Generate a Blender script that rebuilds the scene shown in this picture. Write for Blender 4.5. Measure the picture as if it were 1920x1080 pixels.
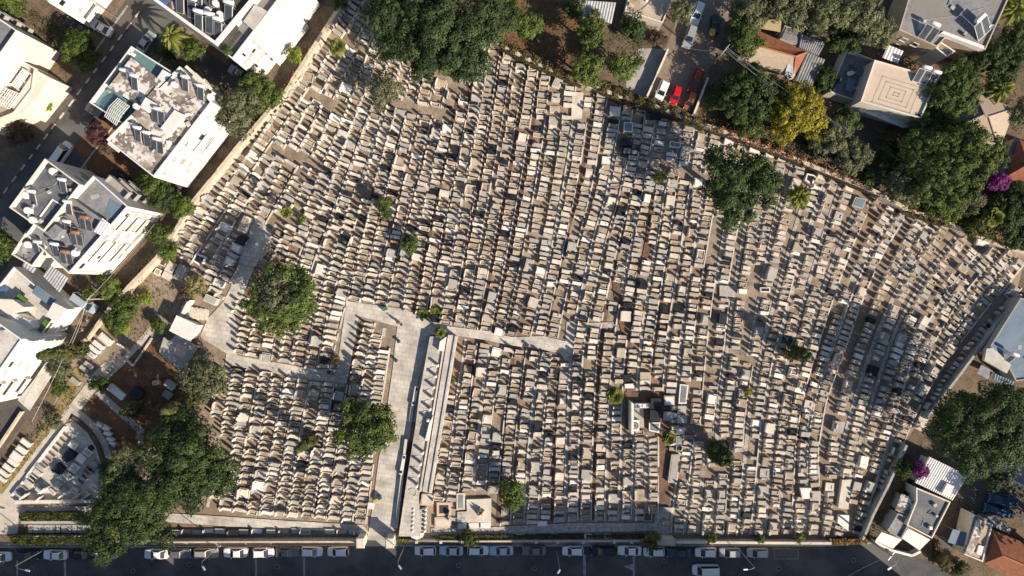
import bpy, math, random
import numpy as np
from mathutils import Vector, Matrix

for _o in list(bpy.data.objects):
    bpy.data.objects.remove(_o)
rnd = random.Random(11)
nrng = np.random.default_rng(5)
SC = bpy.context.scene
COL = SC.collection

# ------------------------------------------------------------------ camera, sky, sun, exposure
S = 0.1          # metres per photo pixel (1920 wide) on the ground
H = 130.0        # height of the drone
cam_d = bpy.data.cameras.new("Camera")
cam = bpy.data.objects.new("Camera", cam_d)
COL.objects.link(cam)
cam.location = (0, 0, H)
cam.rotation_euler = (0, 0, 0)
cam_d.sensor_width = 36.0
cam_d.lens = 36.0 * H / 192.0
cam_d.clip_start = 1.0
cam_d.clip_end = 3000.0
SC.camera = cam

SUN_EL, SUN_DIR = 32.0, (0.785, -0.62)      # the sun stands low in the lower right of the picture
az = math.atan2(SUN_DIR[0], SUN_DIR[1])     # compass style: 0 = +Y, clockwise
world = bpy.data.worlds.new("World")
SC.world = world
world.use_nodes = True
nt = world.node_tree
sky = nt.nodes.new("ShaderNodeTexSky")
sky.sky_type = 'NISHITA'
sky.sun_disc = False
sky.sun_elevation = math.radians(SUN_EL)
sky.sun_rotation = az
sky.air_density = 1.0
sky.dust_density = 0.6
bg = nt.nodes["Background"]
bg.inputs[1].default_value = 0.078
nt.links.new(sky.outputs[0], bg.inputs[0])
sun_d = bpy.data.lights.new("Sun", 'SUN')
sun_d.energy = 5.0
sun_d.angle = math.radians(0.5)
sun_d.color = (1.0, 0.875, 0.715)
sun = bpy.data.objects.new("Sun", sun_d)
COL.objects.link(sun)
_el = math.radians(SUN_EL)
_n = math.hypot(*SUN_DIR)
_to = Vector((SUN_DIR[0] / _n * math.cos(_el), SUN_DIR[1] / _n * math.cos(_el), math.sin(_el)))
sun.rotation_euler = _to.to_track_quat('Z', 'Y').to_euler()
SC.view_settings.view_transform = 'Standard'
SC.view_settings.look = 'None'
SC.view_settings.exposure = 0.68
SC.view_settings.gamma = 1.0
SC.cycles.max_bounces = 5
SC.cycles.diffuse_bounces = 2
SC.cycles.glossy_bounces = 2
SC.cycles.transmission_bounces = 2
SC.cycles.transparent_max_bounces = 4

# ------------------------------------------------------------------ helpers
def W(px, py, z=0.0):
    k = S * (1 - z / H)
    return Vector(((px - 960) * k, (540 - py) * k, z))

def G(px, py):
    return ((px - 960) * S, (540 - py) * S)

def area2(p):
    return sum(p[i][0] * p[(i + 1) % len(p)][1] - p[(i + 1) % len(p)][0] * p[i][1] for i in range(len(p)))

def ccw(p):
    p = [(q[0], q[1]) for q in p]
    return p if area2(p) > 0 else p[::-1]

def inset(poly, d):
    n = len(poly); out = []
    for i in range(n):
        p0 = Vector(poly[i - 1]); p1 = Vector(poly[i]); p2 = Vector(poly[(i + 1) % n])
        a = (p1 - p0).normalized(); b = (p2 - p1).normalized()
        na = Vector((-a.y, a.x)); nb = Vector((-b.y, b.x))
        k = 1 + na.dot(nb)
        m = (na + nb) / max(k, 0.3)
        q = p1 + m * d
        out.append((q.x, q.y))
    return out

def inside(poly, x, y):
    c = False; n = len(poly); j = n - 1
    for i in range(n):
        xi, yi = poly[i]; xj, yj = poly[j]
        if (yi > y) != (yj > y) and x < (xj - xi) * (y - yi) / (yj - yi) + xi: c = not c
        j = i
    return c

class MB:
    def __init__(s):
        s.v = []; s.f = []; s.m = []
    def add(s, verts, faces, m=0):
        n = len(s.v)
        s.v += [tuple(v) for v in verts]
        s.f += [tuple(i + n for i in f) for f in faces]
        s.m += [m] * len(faces)
        return s
    def prism(s, poly, z0, z1, m=0, mt=None, bottom=True, top=None):
        p = ccw(poly); n = len(p)
        t = ccw(top) if top else p
        v = [(x, y, z0) for x, y in p] + [(x, y, z1) for x, y in t]
        s.add(v, [(i, (i + 1) % n, n + (i + 1) % n, n + i) for i in range(n)], m)
        s.add([(x, y, z1) for x, y in t], [tuple(range(n))], m if mt is None else mt)
        if bottom:
            s.add([(x, y, z0) for x, y in p], [tuple(range(n))[::-1]], m)
        return s
    def box(s, cx, cy, z0, z1, lx, ly, ang=0.0, m=0, mt=None, taper=0.0):
        c, q = math.cos(ang), math.sin(ang)
        def R(x, y): return (cx + x * c - y * q, cy + x * q + y * c)
        hx, hy = lx / 2, ly / 2
        b = [R(-hx, -hy), R(hx, -hy), R(hx, hy), R(-hx, hy)]
        tx, ty = hx - taper, hy - taper
        t = [R(-tx, -ty), R(tx, -ty), R(tx, ty), R(-tx, ty)]
        return s.prism(b, z0, z1, m, mt, True, t)
    def tube(s, pts, radii, n=6, m=0):
        pts = [Vector(p) for p in pts]
        if not isinstance(radii, (list, tuple)): radii = [radii] * len(pts)
        vs = []; fs = []
        for i, p in enumerate(pts):
            d = (pts[min(i + 1, len(pts) - 1)] - pts[max(i - 1, 0)])
            if d.length < 1e-6: d = Vector((0, 0, 1))
            d.normalize()
            u = d.cross(Vector((0, 0, 1)))
            if u.length < 0.05: u = d.cross(Vector((1, 0, 0)))
            u.normalize(); w = d.cross(u)
            for k in range(n):
                a = 2 * math.pi * k / n
                vs.append(p + (u * math.cos(a) + w * math.sin(a)) * radii[i])
        for i in range(len(pts) - 1):
            for k in range(n):
                fs.append((i * n + (k + 1) % n, i * n + k, (i + 1) * n + k, (i + 1) * n + (k + 1) % n))
        fs.append(tuple(range(n))); fs.append(tuple(range((len(pts) - 1) * n, len(pts) * n))[::-1])
        return s.add(vs, fs, m)
    def lathe(s, cx, cy, prof, n=16, m=0):
        vs = []; fs = []
        for r, z in prof:
            for k in range(n):
                a = 2 * math.pi * k / n
                vs.append((cx + r * math.cos(a), cy + r * math.sin(a), z))
        for i in range(len(prof) - 1):
            for k in range(n):
                fs.append((i * n + k, i * n + (k + 1) % n, (i + 1) * n + (k + 1) % n, (i + 1) * n + k))
        fs.append(tuple(range((len(prof) - 1) * n, len(prof) * n)))
        return s.add(vs, fs, m)
    def build(s, name, mats, parent=None, origin=None, smooth=False):
        if not isinstance(mats, (list, tuple)): mats = [mats]
        o = origin
        if o is None:
            o = Vector(parent['org']) if parent is not None and parent.get('world_built') else Vector((0, 0, 0))
        me = bpy.data.meshes.new(name)
        me.from_pydata([(x - o[0], y - o[1], z - o[2]) for x, y, z in s.v], [], s.f)
        for mt in mats: me.materials.append(mt)
        if len(mats) > 1:
            me.polygons.foreach_set('material_index', s.m)
        if smooth:
            me.polygons.foreach_set('use_smooth', [True] * len(s.f))
        me.update()
        ob = bpy.data.objects.new(name, me)
        COL.objects.link(ob)
        if parent is not None:
            ob.parent = parent
            if parent.get('world_built'):
                ob['world_built'] = 1; ob['org'] = tuple(o)
        elif origin is not None:
            ob.location = o
            ob['world_built'] = 1; ob['org'] = tuple(o)
        return ob

def tag(o, label=None, cat=None, group=None, kind=None):
    if label: o['label'] = label
    if cat: o['category'] = cat
    if group: o['group'] = group
    if kind: o['kind'] = kind
    return o

def thing(name, label, cat, loc, group=None):
    o = bpy.data.objects.new(name, None)
    COL.objects.link(o)
    o.empty_display_size = 0.5
    o.location = loc
    o['world_built'] = 1; o['org'] = tuple(loc)
    return tag(o, label, cat, group)

def local(name, label, cat, group=None):
    o = bpy.data.objects.new(name, None)
    COL.objects.link(o)
    return tag(o, label, cat, group)

def copy_tree(o, parent=None):
    c = o.copy(); COL.objects.link(c)
    if parent is not None: c.parent = parent
    for ch in list(o.children): copy_tree(ch, c)
    return c

ORD = ['first', 'second', 'third', 'fourth', 'fifth', 'sixth', 'seventh', 'eighth', 'ninth', 'tenth', 'eleventh', 'twelfth',
       'thirteenth', 'fourteenth', 'fifteenth', 'sixteenth', 'seventeenth', 'eighteenth', 'nineteenth', 'twentieth',
       'twenty-first', 'twenty-second', 'twenty-third', 'twenty-fourth', 'twenty-fifth', 'twenty-sixth', 'twenty-seventh']

# ------------------------------------------------------------------ materials
def mat(name, c1, c2=None, scale=0.6, rough=0.85, lo=0.38, hi=0.62, bump=0.0, spec=0.25, metal=0.0, fine=7.0, fmix=0.45, c3=None, s3=0.05):
    m = bpy.data.materials.new(name); m.use_nodes = True
    t = m.node_tree; L = t.links; N = t.nodes
    b = N["Principled BSDF"]
    b.inputs['Roughness'].default_value = rough
    b.inputs['Specular IOR Level'].default_value = spec
    b.inputs['Metallic'].default_value = metal
    if c2 is None:
        b.inputs['Base Color'].default_value = (*c1, 1); return m
    g = N.new("ShaderNodeNewGeometry")
    n1 = N.new("ShaderNodeTexNoise"); n1.inputs['Scale'].default_value = scale; n1.inputs['Detail'].default_value = 3
    n2 = N.new("ShaderNodeTexNoise"); n2.inputs['Scale'].default_value = scale * fine; n2.inputs['Detail'].default_value = 2
    L.new(g.outputs['Position'], n1.inputs['Vector']); L.new(g.outputs['Position'], n2.inputs['Vector'])
    mx = N.new("ShaderNodeMix"); mx.data_type = 'FLOAT'; mx.inputs['Factor'].default_value = fmix
    L.new(n1.outputs['Fac'], mx.inputs['A']); L.new(n2.outputs['Fac'], mx.inputs['B'])
    mr = N.new("ShaderNodeMapRange"); mr.inputs['From Min'].default_value = lo; mr.inputs['From Max'].default_value = hi
    L.new(mx.outputs['Result'], mr.inputs['Value'])
    mc = N.new("ShaderNodeMix"); mc.data_type = 'RGBA'
    mc.inputs['A'].default_value = (*c1, 1); mc.inputs['B'].default_value = (*c2, 1)
    L.new(mr.outputs['Result'], mc.inputs['Factor'])
    out = mc.outputs['Result']
    if c3 is not None:
        n3 = N.new("ShaderNodeTexNoise"); n3.inputs['Scale'].default_value = s3; n3.inputs['Detail'].default_value = 4
        L.new(g.outputs['Position'], n3.inputs['Vector'])
        r3 = N.new("ShaderNodeMapRange"); r3.inputs['From Min'].default_value = 0.5; r3.inputs['From Max'].default_value = 0.62
        L.new(n3.outputs['Fac'], r3.inputs['Value'])
        m3 = N.new("ShaderNodeMix"); m3.data_type = 'RGBA'; m3.inputs['B'].default_value = (*c3, 1)
        L.new(out, m3.inputs['A']); L.new(r3.outputs['Result'], m3.inputs['Factor'])
        out = m3.outputs['Result']
    L.new(out, b.inputs['Base Color'])
    if bump:
        bp = N.new("ShaderNodeBump"); bp.inputs['Strength'].default_value = bump; bp.inputs['Distance'].default_value = 0.05
        L.new(n2.outputs['Fac'], bp.inputs['Height']); L.new(bp.outputs['Normal'], b.inputs['Normal'])
    return m

def brick_mat(name, c1, c2, mortar, scale=1.0, ang=0.0, bw=0.9, bh=0.45, rough=0.8, ms=0.02):
    m = bpy.data.materials.new(name); m.use_nodes = True
    t = m.node_tree; L = t.links; N = t.nodes
    b = N["Principled BSDF"]; b.inputs['Roughness'].default_value = rough; b.inputs['Specular IOR Level'].default_value = 0.2
    g = N.new("ShaderNodeNewGeometry")
    mp = N.new("ShaderNodeMapping"); mp.inputs['Rotation'].default_value = (0, 0, ang)
    L.new(g.outputs['Position'], mp.inputs['Vector'])
    br = N.new("ShaderNodeTexBrick")
    br.inputs['Scale'].default_value = scale
    br.inputs['Brick Width'].default_value = bw; br.inputs['Row Height'].default_value = bh
    br.inputs['Mortar Size'].default_value = ms
    br.inputs['Color1'].default_value = (*c1, 1); br.inputs['Color2'].default_value = (*c2, 1); br.inputs['Mortar'].default_value = (*mortar, 1)
    L.new(mp.outputs['Vector'], br.inputs['Vector'])
    n = N.new("ShaderNodeTexNoise"); n.inputs['Scale'].default_value = 0.35; n.inputs['Detail'].default_value = 5
    L.new(g.outputs['Position'], n.inputs['Vector'])
    mr = N.new("ShaderNodeMapRange"); mr.inputs['From Min'].default_value = 0.3; mr.inputs['From Max'].default_value = 0.7
    mr.inputs['To Min'].default_value = 0.62; mr.inputs['To Max'].default_value = 1.12
    L.new(n.outputs['Fac'], mr.inputs['Value'])
    mu = N.new("ShaderNodeMix"); mu.data_type = 'RGBA'; mu.blend_type = 'MULTIPLY'; mu.inputs['Factor'].default_value = 1
    L.new(br.outputs['Color'], mu.inputs['A']); L.new(mr.outputs['Result'], mu.inputs['B'])
    L.new(mu.outputs['Result'], b.inputs['Base Color'])
    return m

def leaf_mat(name, dark, light, trans=0.18):
    m = bpy.data.materials.new(name); m.use_nodes = True
    t = m.node_tree; L = t.links; N = t.nodes
    b = N["Principled BSDF"]; b.inputs['Roughness'].default_value = 0.6; b.inputs['Specular IOR Level'].default_value = 0.2
    a = N.new("ShaderNodeAttribute"); a.attribute_name = 'tint'
    mc = N.new("ShaderNodeMix"); mc.data_type = 'RGBA'
    mc.inputs['A'].default_value = (*dark, 1); mc.inputs['B'].default_value = (*light, 1)
    L.new(a.outputs['Fac'], mc.inputs['Factor'])
    L.new(mc.outputs['Result'], b.inputs['Base Color'])
    tr = N.new("ShaderNodeBsdfTranslucent")
    L.new(mc.outputs['Result'], tr.inputs['Color'])
    ms = N.new("ShaderNodeMixShader"); ms.inputs[0].default_value = trans
    L.new(b.outputs[0], ms.inputs[1]); L.new(tr.outputs[0], ms.inputs[2])
    L.new(ms.outputs[0], N["Material Output"].inputs['Surface'])
    return m

M = {}
M['ground'] = mat('sandy_earth', (0.165, 0.13, 0.098), (0.34, 0.27, 0.20), 0.5, 0.95, bump=0.3, c3=(0.20, 0.135, 0.09), s3=0.05)
M['soil'] = mat('red_soil', (0.11, 0.058, 0.034), (0.19, 0.105, 0.06), 0.6, 0.95, bump=0.4)  # darkened, with the top yard's shade put into the colour
M['dirt'] = mat('brown_dirt', (0.08, 0.06, 0.042), (0.19, 0.14, 0.095), 0.4, 0.95, bump=0.4)
M['drygrass'] = mat('dry_verge', (0.20, 0.16, 0.07), (0.34, 0.25, 0.12), 0.9, 0.95, bump=0.5)
M['asphalt'] = mat('asphalt', (0.062, 0.064, 0.070), (0.10, 0.098, 0.097), 0.35, 0.9, bump=0.2, fine=10, c3=(0.125, 0.12, 0.115), s3=0.13)
M['asphalt_old'] = mat('worn_asphalt', (0.075, 0.066, 0.058), (0.12, 0.105, 0.09), 0.25, 0.9, bump=0.15, fine=12)
M['lane'] = mat('worn_alley_surface', (0.15, 0.118, 0.088), (0.25, 0.20, 0.155), 0.18, 0.9, bump=0.15, fine=14)
M['concrete'] = mat('concrete', (0.30, 0.285, 0.26), (0.40, 0.375, 0.34), 0.5, 0.9, bump=0.15)
M['pavement'] = brick_mat('pavement_slabs', (0.30, 0.27, 0.23), (0.36, 0.32, 0.28), (0.2, 0.18, 0.16), 1.0, 0.0, 0.6, 0.6)
M['plaza'] = brick_mat('limestone_paving', (0.50, 0.46, 0.40), (0.58, 0.53, 0.465), (0.36, 0.325, 0.28), 1.0, 0.17, 1.3, 0.85, ms=0.035)
M['brownpave'] = brick_mat('brown_brick_paving', (0.135, 0.082, 0.056), (0.205, 0.125, 0.085), (0.12, 0.08, 0.06), 1.0, 0.1, 0.5, 0.25)  # darkened to hold the shade over the mausoleum court
M['cobble'] = mat('cobbled_strip', (0.25, 0.225, 0.20), (0.50, 0.45, 0.39), 2.2, 0.9, lo=0.4, hi=0.6, bump=0.6, fine=3)
M['stone_path'] = mat('stone_path', (0.40, 0.35, 0.29), (0.54, 0.48, 0.41), 1.0, 0.9, bump=0.3)
M['paint'] = mat('road_paint', (0.40, 0.40, 0.40), (0.16, 0.16, 0.16), 1.4, 0.8, lo=0.42, hi=0.62)
M['kerbstone'] = mat('kerbstone', (0.42, 0.39, 0.34), (0.54, 0.50, 0.44), 0.8, 0.9)
# grave stones
M['cream'] = mat('cream_limestone', (0.64, 0.58, 0.50), (0.45, 0.395, 0.33), 0.35, 0.85, fine=9, fmix=0.4)
M['tan'] = mat('tan_sandstone', (0.44, 0.365, 0.28), (0.29, 0.24, 0.185), 0.35, 0.9, fine=9, fmix=0.4)
M['grey'] = mat('grey_stone', (0.42, 0.395, 0.36), (0.30, 0.28, 0.255), 0.4, 0.85, fine=9)
M['white'] = mat('white_marble', (0.74, 0.71, 0.66), (0.60, 0.57, 0.52), 0.4, 0.55, fine=8, spec=0.4)
M['dark'] = mat('black_granite', (0.012, 0.014, 0.020), (0.03, 0.033, 0.042), 0.8, 0.5, spec=0.2)
M['bed'] = mat('gravel_bed', (0.24, 0.185, 0.135), (0.40, 0.33, 0.25), 1.2, 0.95, bump=0.5)
M['brownbed'] = mat('brown_planting_soil', (0.075, 0.048, 0.035), (0.12, 0.08, 0.06), 2.0, 0.95, bump=0.5)
M['pink'] = mat('pinkish_stone', (0.52, 0.36, 0.27), (0.62, 0.47, 0.36), 0.6, 0.8)
# buildings
M['plaster'] = mat('white_plaster', (0.72, 0.695, 0.655), (0.60, 0.57, 0.52), 0.3, 0.8, fine=8)
M['cream_plaster'] = mat('cream_plaster', (0.70, 0.64, 0.55), (0.58, 0.52, 0.43), 0.25, 0.85, fine=8)
M['tan_plaster'] = mat('stained_tan_plaster', (0.50, 0.39, 0.27), (0.36, 0.28, 0.20), 0.3, 0.9, fine=6)
M['grey_plaster'] = mat('grey_plaster', (0.36, 0.34, 0.31), (0.27, 0.26, 0.24), 0.3, 0.9)
M['stained'] = mat('stained_roof_coating', (0.62, 0.585, 0.54), (0.17, 0.14, 0.12), 0.55, 0.85, lo=0.475, hi=0.53, fine=3.0, fmix=0.45, c3=(0.34, 0.28, 0.22), s3=0.25)
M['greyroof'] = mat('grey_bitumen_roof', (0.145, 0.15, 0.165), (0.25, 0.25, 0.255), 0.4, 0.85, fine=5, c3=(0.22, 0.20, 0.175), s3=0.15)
M['shade_bitumen'] = mat('shade_toned_bitumen', (0.085, 0.095, 0.115), (0.13, 0.14, 0.155), 0.5, 0.8, fine=5, c3=(0.17, 0.165, 0.16), s3=0.2)  # shade on two flat roofs put into the colour; roof patches share it
M['darkroof'] = mat('dark_bitumen_roof', (0.045, 0.045, 0.05), (0.10, 0.09, 0.07), 0.3, 0.85)
M['paleroof'] = mat('pale_roof_coating', (0.55, 0.52, 0.475), (0.38, 0.345, 0.30), 0.45, 0.85, fine=6)
M['tanroof'] = mat('tan_roof', (0.48, 0.40, 0.31), (0.36, 0.30, 0.24), 0.5, 0.9, fine=6, c3=(0.32, 0.22, 0.14), s3=0.15)
M['beigetile'] = mat('beige_roof_tiles', (0.53, 0.44, 0.35), (0.47, 0.38, 0.30), 0.8, 0.8)
M['brownline'] = mat('brown_tile_band', (0.38, 0.30, 0.235), (0.30, 0.235, 0.185), 1.5)
M['redtile'] = mat('red_clay_tiles', (0.29, 0.11, 0.06), (0.18, 0.075, 0.045), 1.4, 0.85, fine=4)
M['ridgetile'] = mat('orange_ridge_tiles', (0.40, 0.16, 0.085), (0.30, 0.12, 0.06), 2.0, 0.8)
M['beigeslope'] = mat('beige_slope', (0.46, 0.37, 0.28), (0.36, 0.28, 0.21), 3.0, 0.9, bump=0.6)
M['tarp'] = mat('tan_tarpaulin', (0.44, 0.33, 0.20), (0.40, 0.30, 0.18), 0.4, 0.7)
M['metalsheet'] = mat('galvanised_sheet', (0.48, 0.48, 0.48), (0.34, 0.34, 0.34), 0.7, 0.55, metal=0.3)
M['darksheet'] = mat('weathered_sheet', (0.16, 0.165, 0.18), (0.27, 0.27, 0.275), 0.9, 0.7)
M['whitesheet'] = mat('white_sheet', (0.70, 0.68, 0.66), (0.60, 0.58, 0.57), 0.7, 0.6)
M['bluesheet'] = mat('blue_grey_sheet', (0.115, 0.16, 0.215), (0.16, 0.21, 0.265), 0.5, 0.6)  # darkened to carry the shade on the right border roof
M['glass'] = mat('dark_glass', (0.02, 0.025, 0.032), rough=0.12, spec=0.6)
M['aqua'] = mat('aqua_glass', (0.10, 0.19, 0.20), (0.14, 0.24, 0.25), 0.5, 0.2, spec=0.5)
M['aqualine'] = mat('aqua_coping', (0.42, 0.58, 0.60), (0.50, 0.64, 0.65), 0.5, 0.6)
M['panel'] = mat('solar_collector', (0.035, 0.04, 0.05), (0.065, 0.07, 0.08), 0.9, 0.35, spec=0.3)
M['alu'] = mat('aluminium', (0.55, 0.55, 0.55), rough=0.45, metal=0.6)
M['tank'] = mat('white_enamel', (0.76, 0.76, 0.74), (0.68, 0.67, 0.64), 1.0, 0.4)
M['rust'] = mat('rusty_steel', (0.26, 0.10, 0.05), (0.36, 0.17, 0.09), 2.0, 0.8)
M['steel'] = mat('grey_steel', (0.30, 0.30, 0.30), rough=0.5, metal=0.4)
M['darksteel'] = mat('dark_steel', (0.05, 0.05, 0.052), rough=0.5)
M['shutter'] = mat('pale_shutters', (0.42, 0.41, 0.39), (0.33, 0.32, 0.31), 1.5, 0.7)
M['turf'] = mat('artificial_turf', (0.065, 0.13, 0.03), (0.09, 0.17, 0.04), 2.0, 0.9)
M['wallstone'] = mat('limestone_wall', (0.56, 0.475, 0.375), (0.42, 0.345, 0.26), 0.8, 0.9, bump=0.4, fine=4)
M['wood'] = mat('brown_wood', (0.13, 0.075, 0.045), (0.19, 0.12, 0.07), 2.0, 0.8)
M['canvas'] = mat('white_canvas', (0.72, 0.70, 0.67), (0.66, 0.63, 0.6), 0.4, 0.7)
M['bark'] = mat('bark', (0.12, 0.085, 0.06), (0.19, 0.145, 0.105), 3.0, 0.95)
M['palebark'] = mat('pale_bark', (0.30, 0.26, 0.21), (0.40, 0.35, 0.29), 3.0, 0.95)
M['rubber'] = mat('tyre_rubber', (0.02, 0.02, 0.02), rough=0.9)
M['bluecloth'] = mat('blue_awning', (0.05, 0.10, 0.24), (0.07, 0.14, 0.30), 0.7, 0.7)
# foliage
F = {}
F['ficus'] = leaf_mat('ficus_leaves', (0.012, 0.024, 0.008), (0.080, 0.118, 0.040))
F['deep'] = leaf_mat('deep_green_leaves', (0.010, 0.022, 0.007), (0.074, 0.115, 0.030))
F['green'] = leaf_mat('green_leaves', (0.020, 0.038, 0.009), (0.120, 0.160, 0.034))
F['bright'] = leaf_mat('bright_green_leaves', (0.035, 0.059, 0.011), (0.148, 0.192, 0.041)) #leaf_mat('bright_green_leaves', (0.050, 0.077, 0.017), (0.151, 0.167, 0.042))
F['olive'] = leaf_mat('olive_leaves', (0.048, 0.057, 0.027), (0.178, 0.184, 0.098))
F['pine'] = leaf_mat('pine_needles', (0.042, 0.052, 0.022), (0.215, 0.222, 0.107)) #leaf_mat('pine_needles', (0.052, 0.069, 0.028), (0.232, 0.256, 0.109))
F['cypress'] = leaf_mat('cypress_sprays', (0.026, 0.034, 0.010), (0.130, 0.140, 0.045))
F['yellow'] = leaf_mat('yellow_green_leaves', (0.105, 0.10, 0.010), (0.36, 0.31, 0.03))
F['yolive'] = leaf_mat('yellow_olive_sprays', (0.16, 0.14, 0.055), (0.33, 0.28, 0.13))
F['purple'] = leaf_mat('purple_plum_leaves', (0.040, 0.016, 0.020), (0.11, 0.045, 0.05))
F['magenta'] = leaf_mat('magenta_bracts', (0.10, 0.012, 0.09), (0.25, 0.03, 0.2)) #leaf_mat('magenta_bracts', (0.16, 0.015, 0.14), (0.34, 0.04, 0.27))
F['rustvine'] = leaf_mat('rust_brown_creeper', (0.14, 0.062, 0.032), (0.32, 0.17, 0.095))
F['dryvine'] = leaf_mat('dry_olive_creeper', (0.07, 0.055, 0.018), (0.18, 0.145, 0.05))
F['goldvine'] = leaf_mat('orange_dry_hedge', (0.22, 0.12, 0.03), (0.42, 0.26, 0.07))
F['brown'] = leaf_mat('bare_brown_twigs', (0.055, 0.036, 0.026), (0.125, 0.085, 0.06))
F['palm'] = leaf_mat('palm_fronds', (0.060, 0.090, 0.014), (0.25, 0.26, 0.055), 0.25)
F['lime'] = leaf_mat('lime_shrub_leaves', (0.11, 0.15, 0.015), (0.24, 0.28, 0.04))
F['hedge'] = leaf_mat('clipped_hedge_leaves', (0.024, 0.034, 0.008), (0.098, 0.112, 0.023))
# ------------------------------------------------------------------ ground, roads, paths
def P(pts): return [G(x, y) for x, y in pts]

_lay = [0]
def sheet(name, pts, m, z=None, kind='structure'):
    _lay[0] += 1
    z = z if z is not None else 0.003 * _lay[0]
    mb = MB(); p = ccw(P(pts))
    mb.add([(x, y, z) for x, y in p], [tuple(range(len(p)))])
    o = mb.build(name, M[m])
    tag(o, kind=kind)
    return o

gm = MB()
gm.add([(-700, -700, 0), (700, -700, 0), (700, 700, 0), (-700, 700, 0)], [(0, 1, 2, 3)])
tag(gm.build('ground', M['ground']), kind='structure')

# neighbourhood ground left of the cemetery, north of it, and on the far right
sheet('ground_yard', [(-900, -700), (640, -700), (640, 5), (533, 175), (365, 372), (240, 537), (150, 640), (100, 760), (0, 900), (-900, 1100)], 'dirt')
sheet('ground_yard', [(640, -700), (2900, -700), (2900, 560), (1925, 480), (1820, 436), (1697, 388), (1513, 302), (1380, 253), (1293, 224), (1167, 181), (990, 108), (640, -40)], 'dirt')
sheet('ground_yard', [(1925, 480), (2900, 560), (2900, 1500), (1640, 1500), (1612, 1010), (1660, 880), (1775, 720), (1905, 548)], 'dirt')
# the upper left street
def off(pts, d, nx=0.81, ny=0.59): return [(x + nx * d, y + ny * d) for x, y in pts]
edge = [(560, -380), (262, 22), (150, 178), (87, 262), (0, 372), (-500, 1060)]
sheet('street', edge + off(edge, 84)[::-1], 'asphalt')
sheet('pavement', off(edge, -34) + off(edge, -2)[::-1], 'asphalt_old')  # darker surface carries the tree shade on this side of the street
sheet('pavement', off(edge, 86) + off(edge, 108)[::-1], 'lane')
km = MB()
def polykerb(mb, pts, w, h, z=0.0, m=0):
    for a, b in zip(pts[:-1], pts[1:]):
        A = Vector(G(*a)); B = Vector(G(*b)); d = (B - A)
        if d.length < 0.01: continue
        c = (A + B) / 2
        mb.box(c.x, c.y, z, z + h, d.length, w, math.atan2(d.y, d.x), m)
# kerb painted in light and dark lengths
A, B = Vector(edge[1]), Vector(edge[4])
L = (B - A).length; u = (B - A) / L; t = 0; k = 0
while t < L:
    l = 11 + rnd.random() * 4
    p, q = A + u * t, A + u * min(t + l, L)
    polykerb(km, [tuple(p), tuple(q)], 0.28, 0.14, 0, 1 if k % 2 else 0)
    t += l; k += 1
polykerb(km, off(edge[1:5], 85), 0.2, 0.13, 0, 0)
tag(km.build('kerb', [M['kerbstone'], M['asphalt_old']]), kind='structure')
sheet('road_marking', [(238, 10), (241, 12), (175, 104), (172, 102)], 'paint')
# driveway between the upper left blocks, soil courtyard
sheet('driveway', [(255, 78), (300, 100), (500, 235), (470, 275), (330, 170), (290, 130)], 'asphalt_old')
sheet('driveway', [(335, 60), (520, 190), (500, 215), (330, 95)], 'asphalt')
sheet('ground_yard', [(140, 268), (200, 215), (260, 330), (240, 400), (215, 350), (165, 320)], 'soil')
sheet('parking_area', [(165, 572), (205, 540), (240, 520), (150, 640), (120, 660), (95, 655), (60, 690), (100, 640)], 'dirt')
sheet('parking_area', [(-300, 800), (60, 735), (75, 755), (0, 850), (-300, 1200)], 'asphalt_old')
# north side
sheet('ground_yard', [(930, 70), (955, -10), (1085, 5), (1105, 60), (1090, 135), (1000, 100)], 'soil')
sheet('lane', [(1237, 175), (1200, 165), (1250, 85), (1268, 40), (1290, -300), (1420, -300), (1372, 0), (1352, 80), (1330, 130), (1305, 215)], 'lane')
sheet('ground_yard', [(1175, 170), (1170, 120), (1200, 90), (1248, 92), (1213, 183)], 'concrete')
sheet('lane', [(1570, 235), (1600, 225), (1740, 290), (1730, 315), (1660, 300)], 'asphalt_old')
# bottom street and right-hand yard
sheet('street', [(-1200, 1021), (420, 1017), (1520, 1017), (1640, 1015), (1760, 1062), (2600, 1330), (2600, 1560), (-1200, 1120)], 'asphalt')
sheet('pavement', [(-1200, 1012), (300, 1012), (680, 1016), (680, 1021), (-1200, 1026)], 'pavement')
sheet('pavement', [(740, 1012), (1560, 1012), (1630, 1017), (1560, 1022), (740, 1022)], 'pavement')
sheet('driveway', [(690, 1002), (738, 1002), (748, 1024), (682, 1024)], 'concrete')
sheet('driveway', [(1752, 1020), (1785, 975), (1810, 905), (1880, 900), (2300, 950), (2300, 1040), (1880, 965), (1830, 960), (1790, 1010), (1775, 1045)], 'asphalt_old')
km = MB()
polykerb(km, [(-1200, 1026.5), (300, 1025), (680, 1022)], 0.16, 0.12)
polykerb(km, [(750, 1023), (1560, 1023), (1632, 1018)], 0.16, 0.12)
tag(km.build('kerb', M['kerbstone']), kind='structure')
for x0, x1, y0, y1 in [(31, 34, 1050, 1110), (120, 124, 1046, 1110), (478, 482, 1046, 1110), (568, 572, 1045, 1110), (1093, 1098, 1040, 1110), (1186, 1190, 1042, 1110)]:
    sheet('road_marking', [(x0, y0), (x1, y0), (x1 + 1, y1), (x0 + 1, y1)], 'paint')
sheet('road_marking', [(1168, 1061), (1187, 1057), (1187, 1070)], 'paint')
sheet('road_marking', [(1451, 1027), (1496, 1029), (1497, 1048), (1451, 1048)], 'paint')
sheet('road_marking', [(1452, 1028), (1495.3, 1030), (1496, 1047.2), (1452, 1047.2)], 'asphalt')
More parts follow.
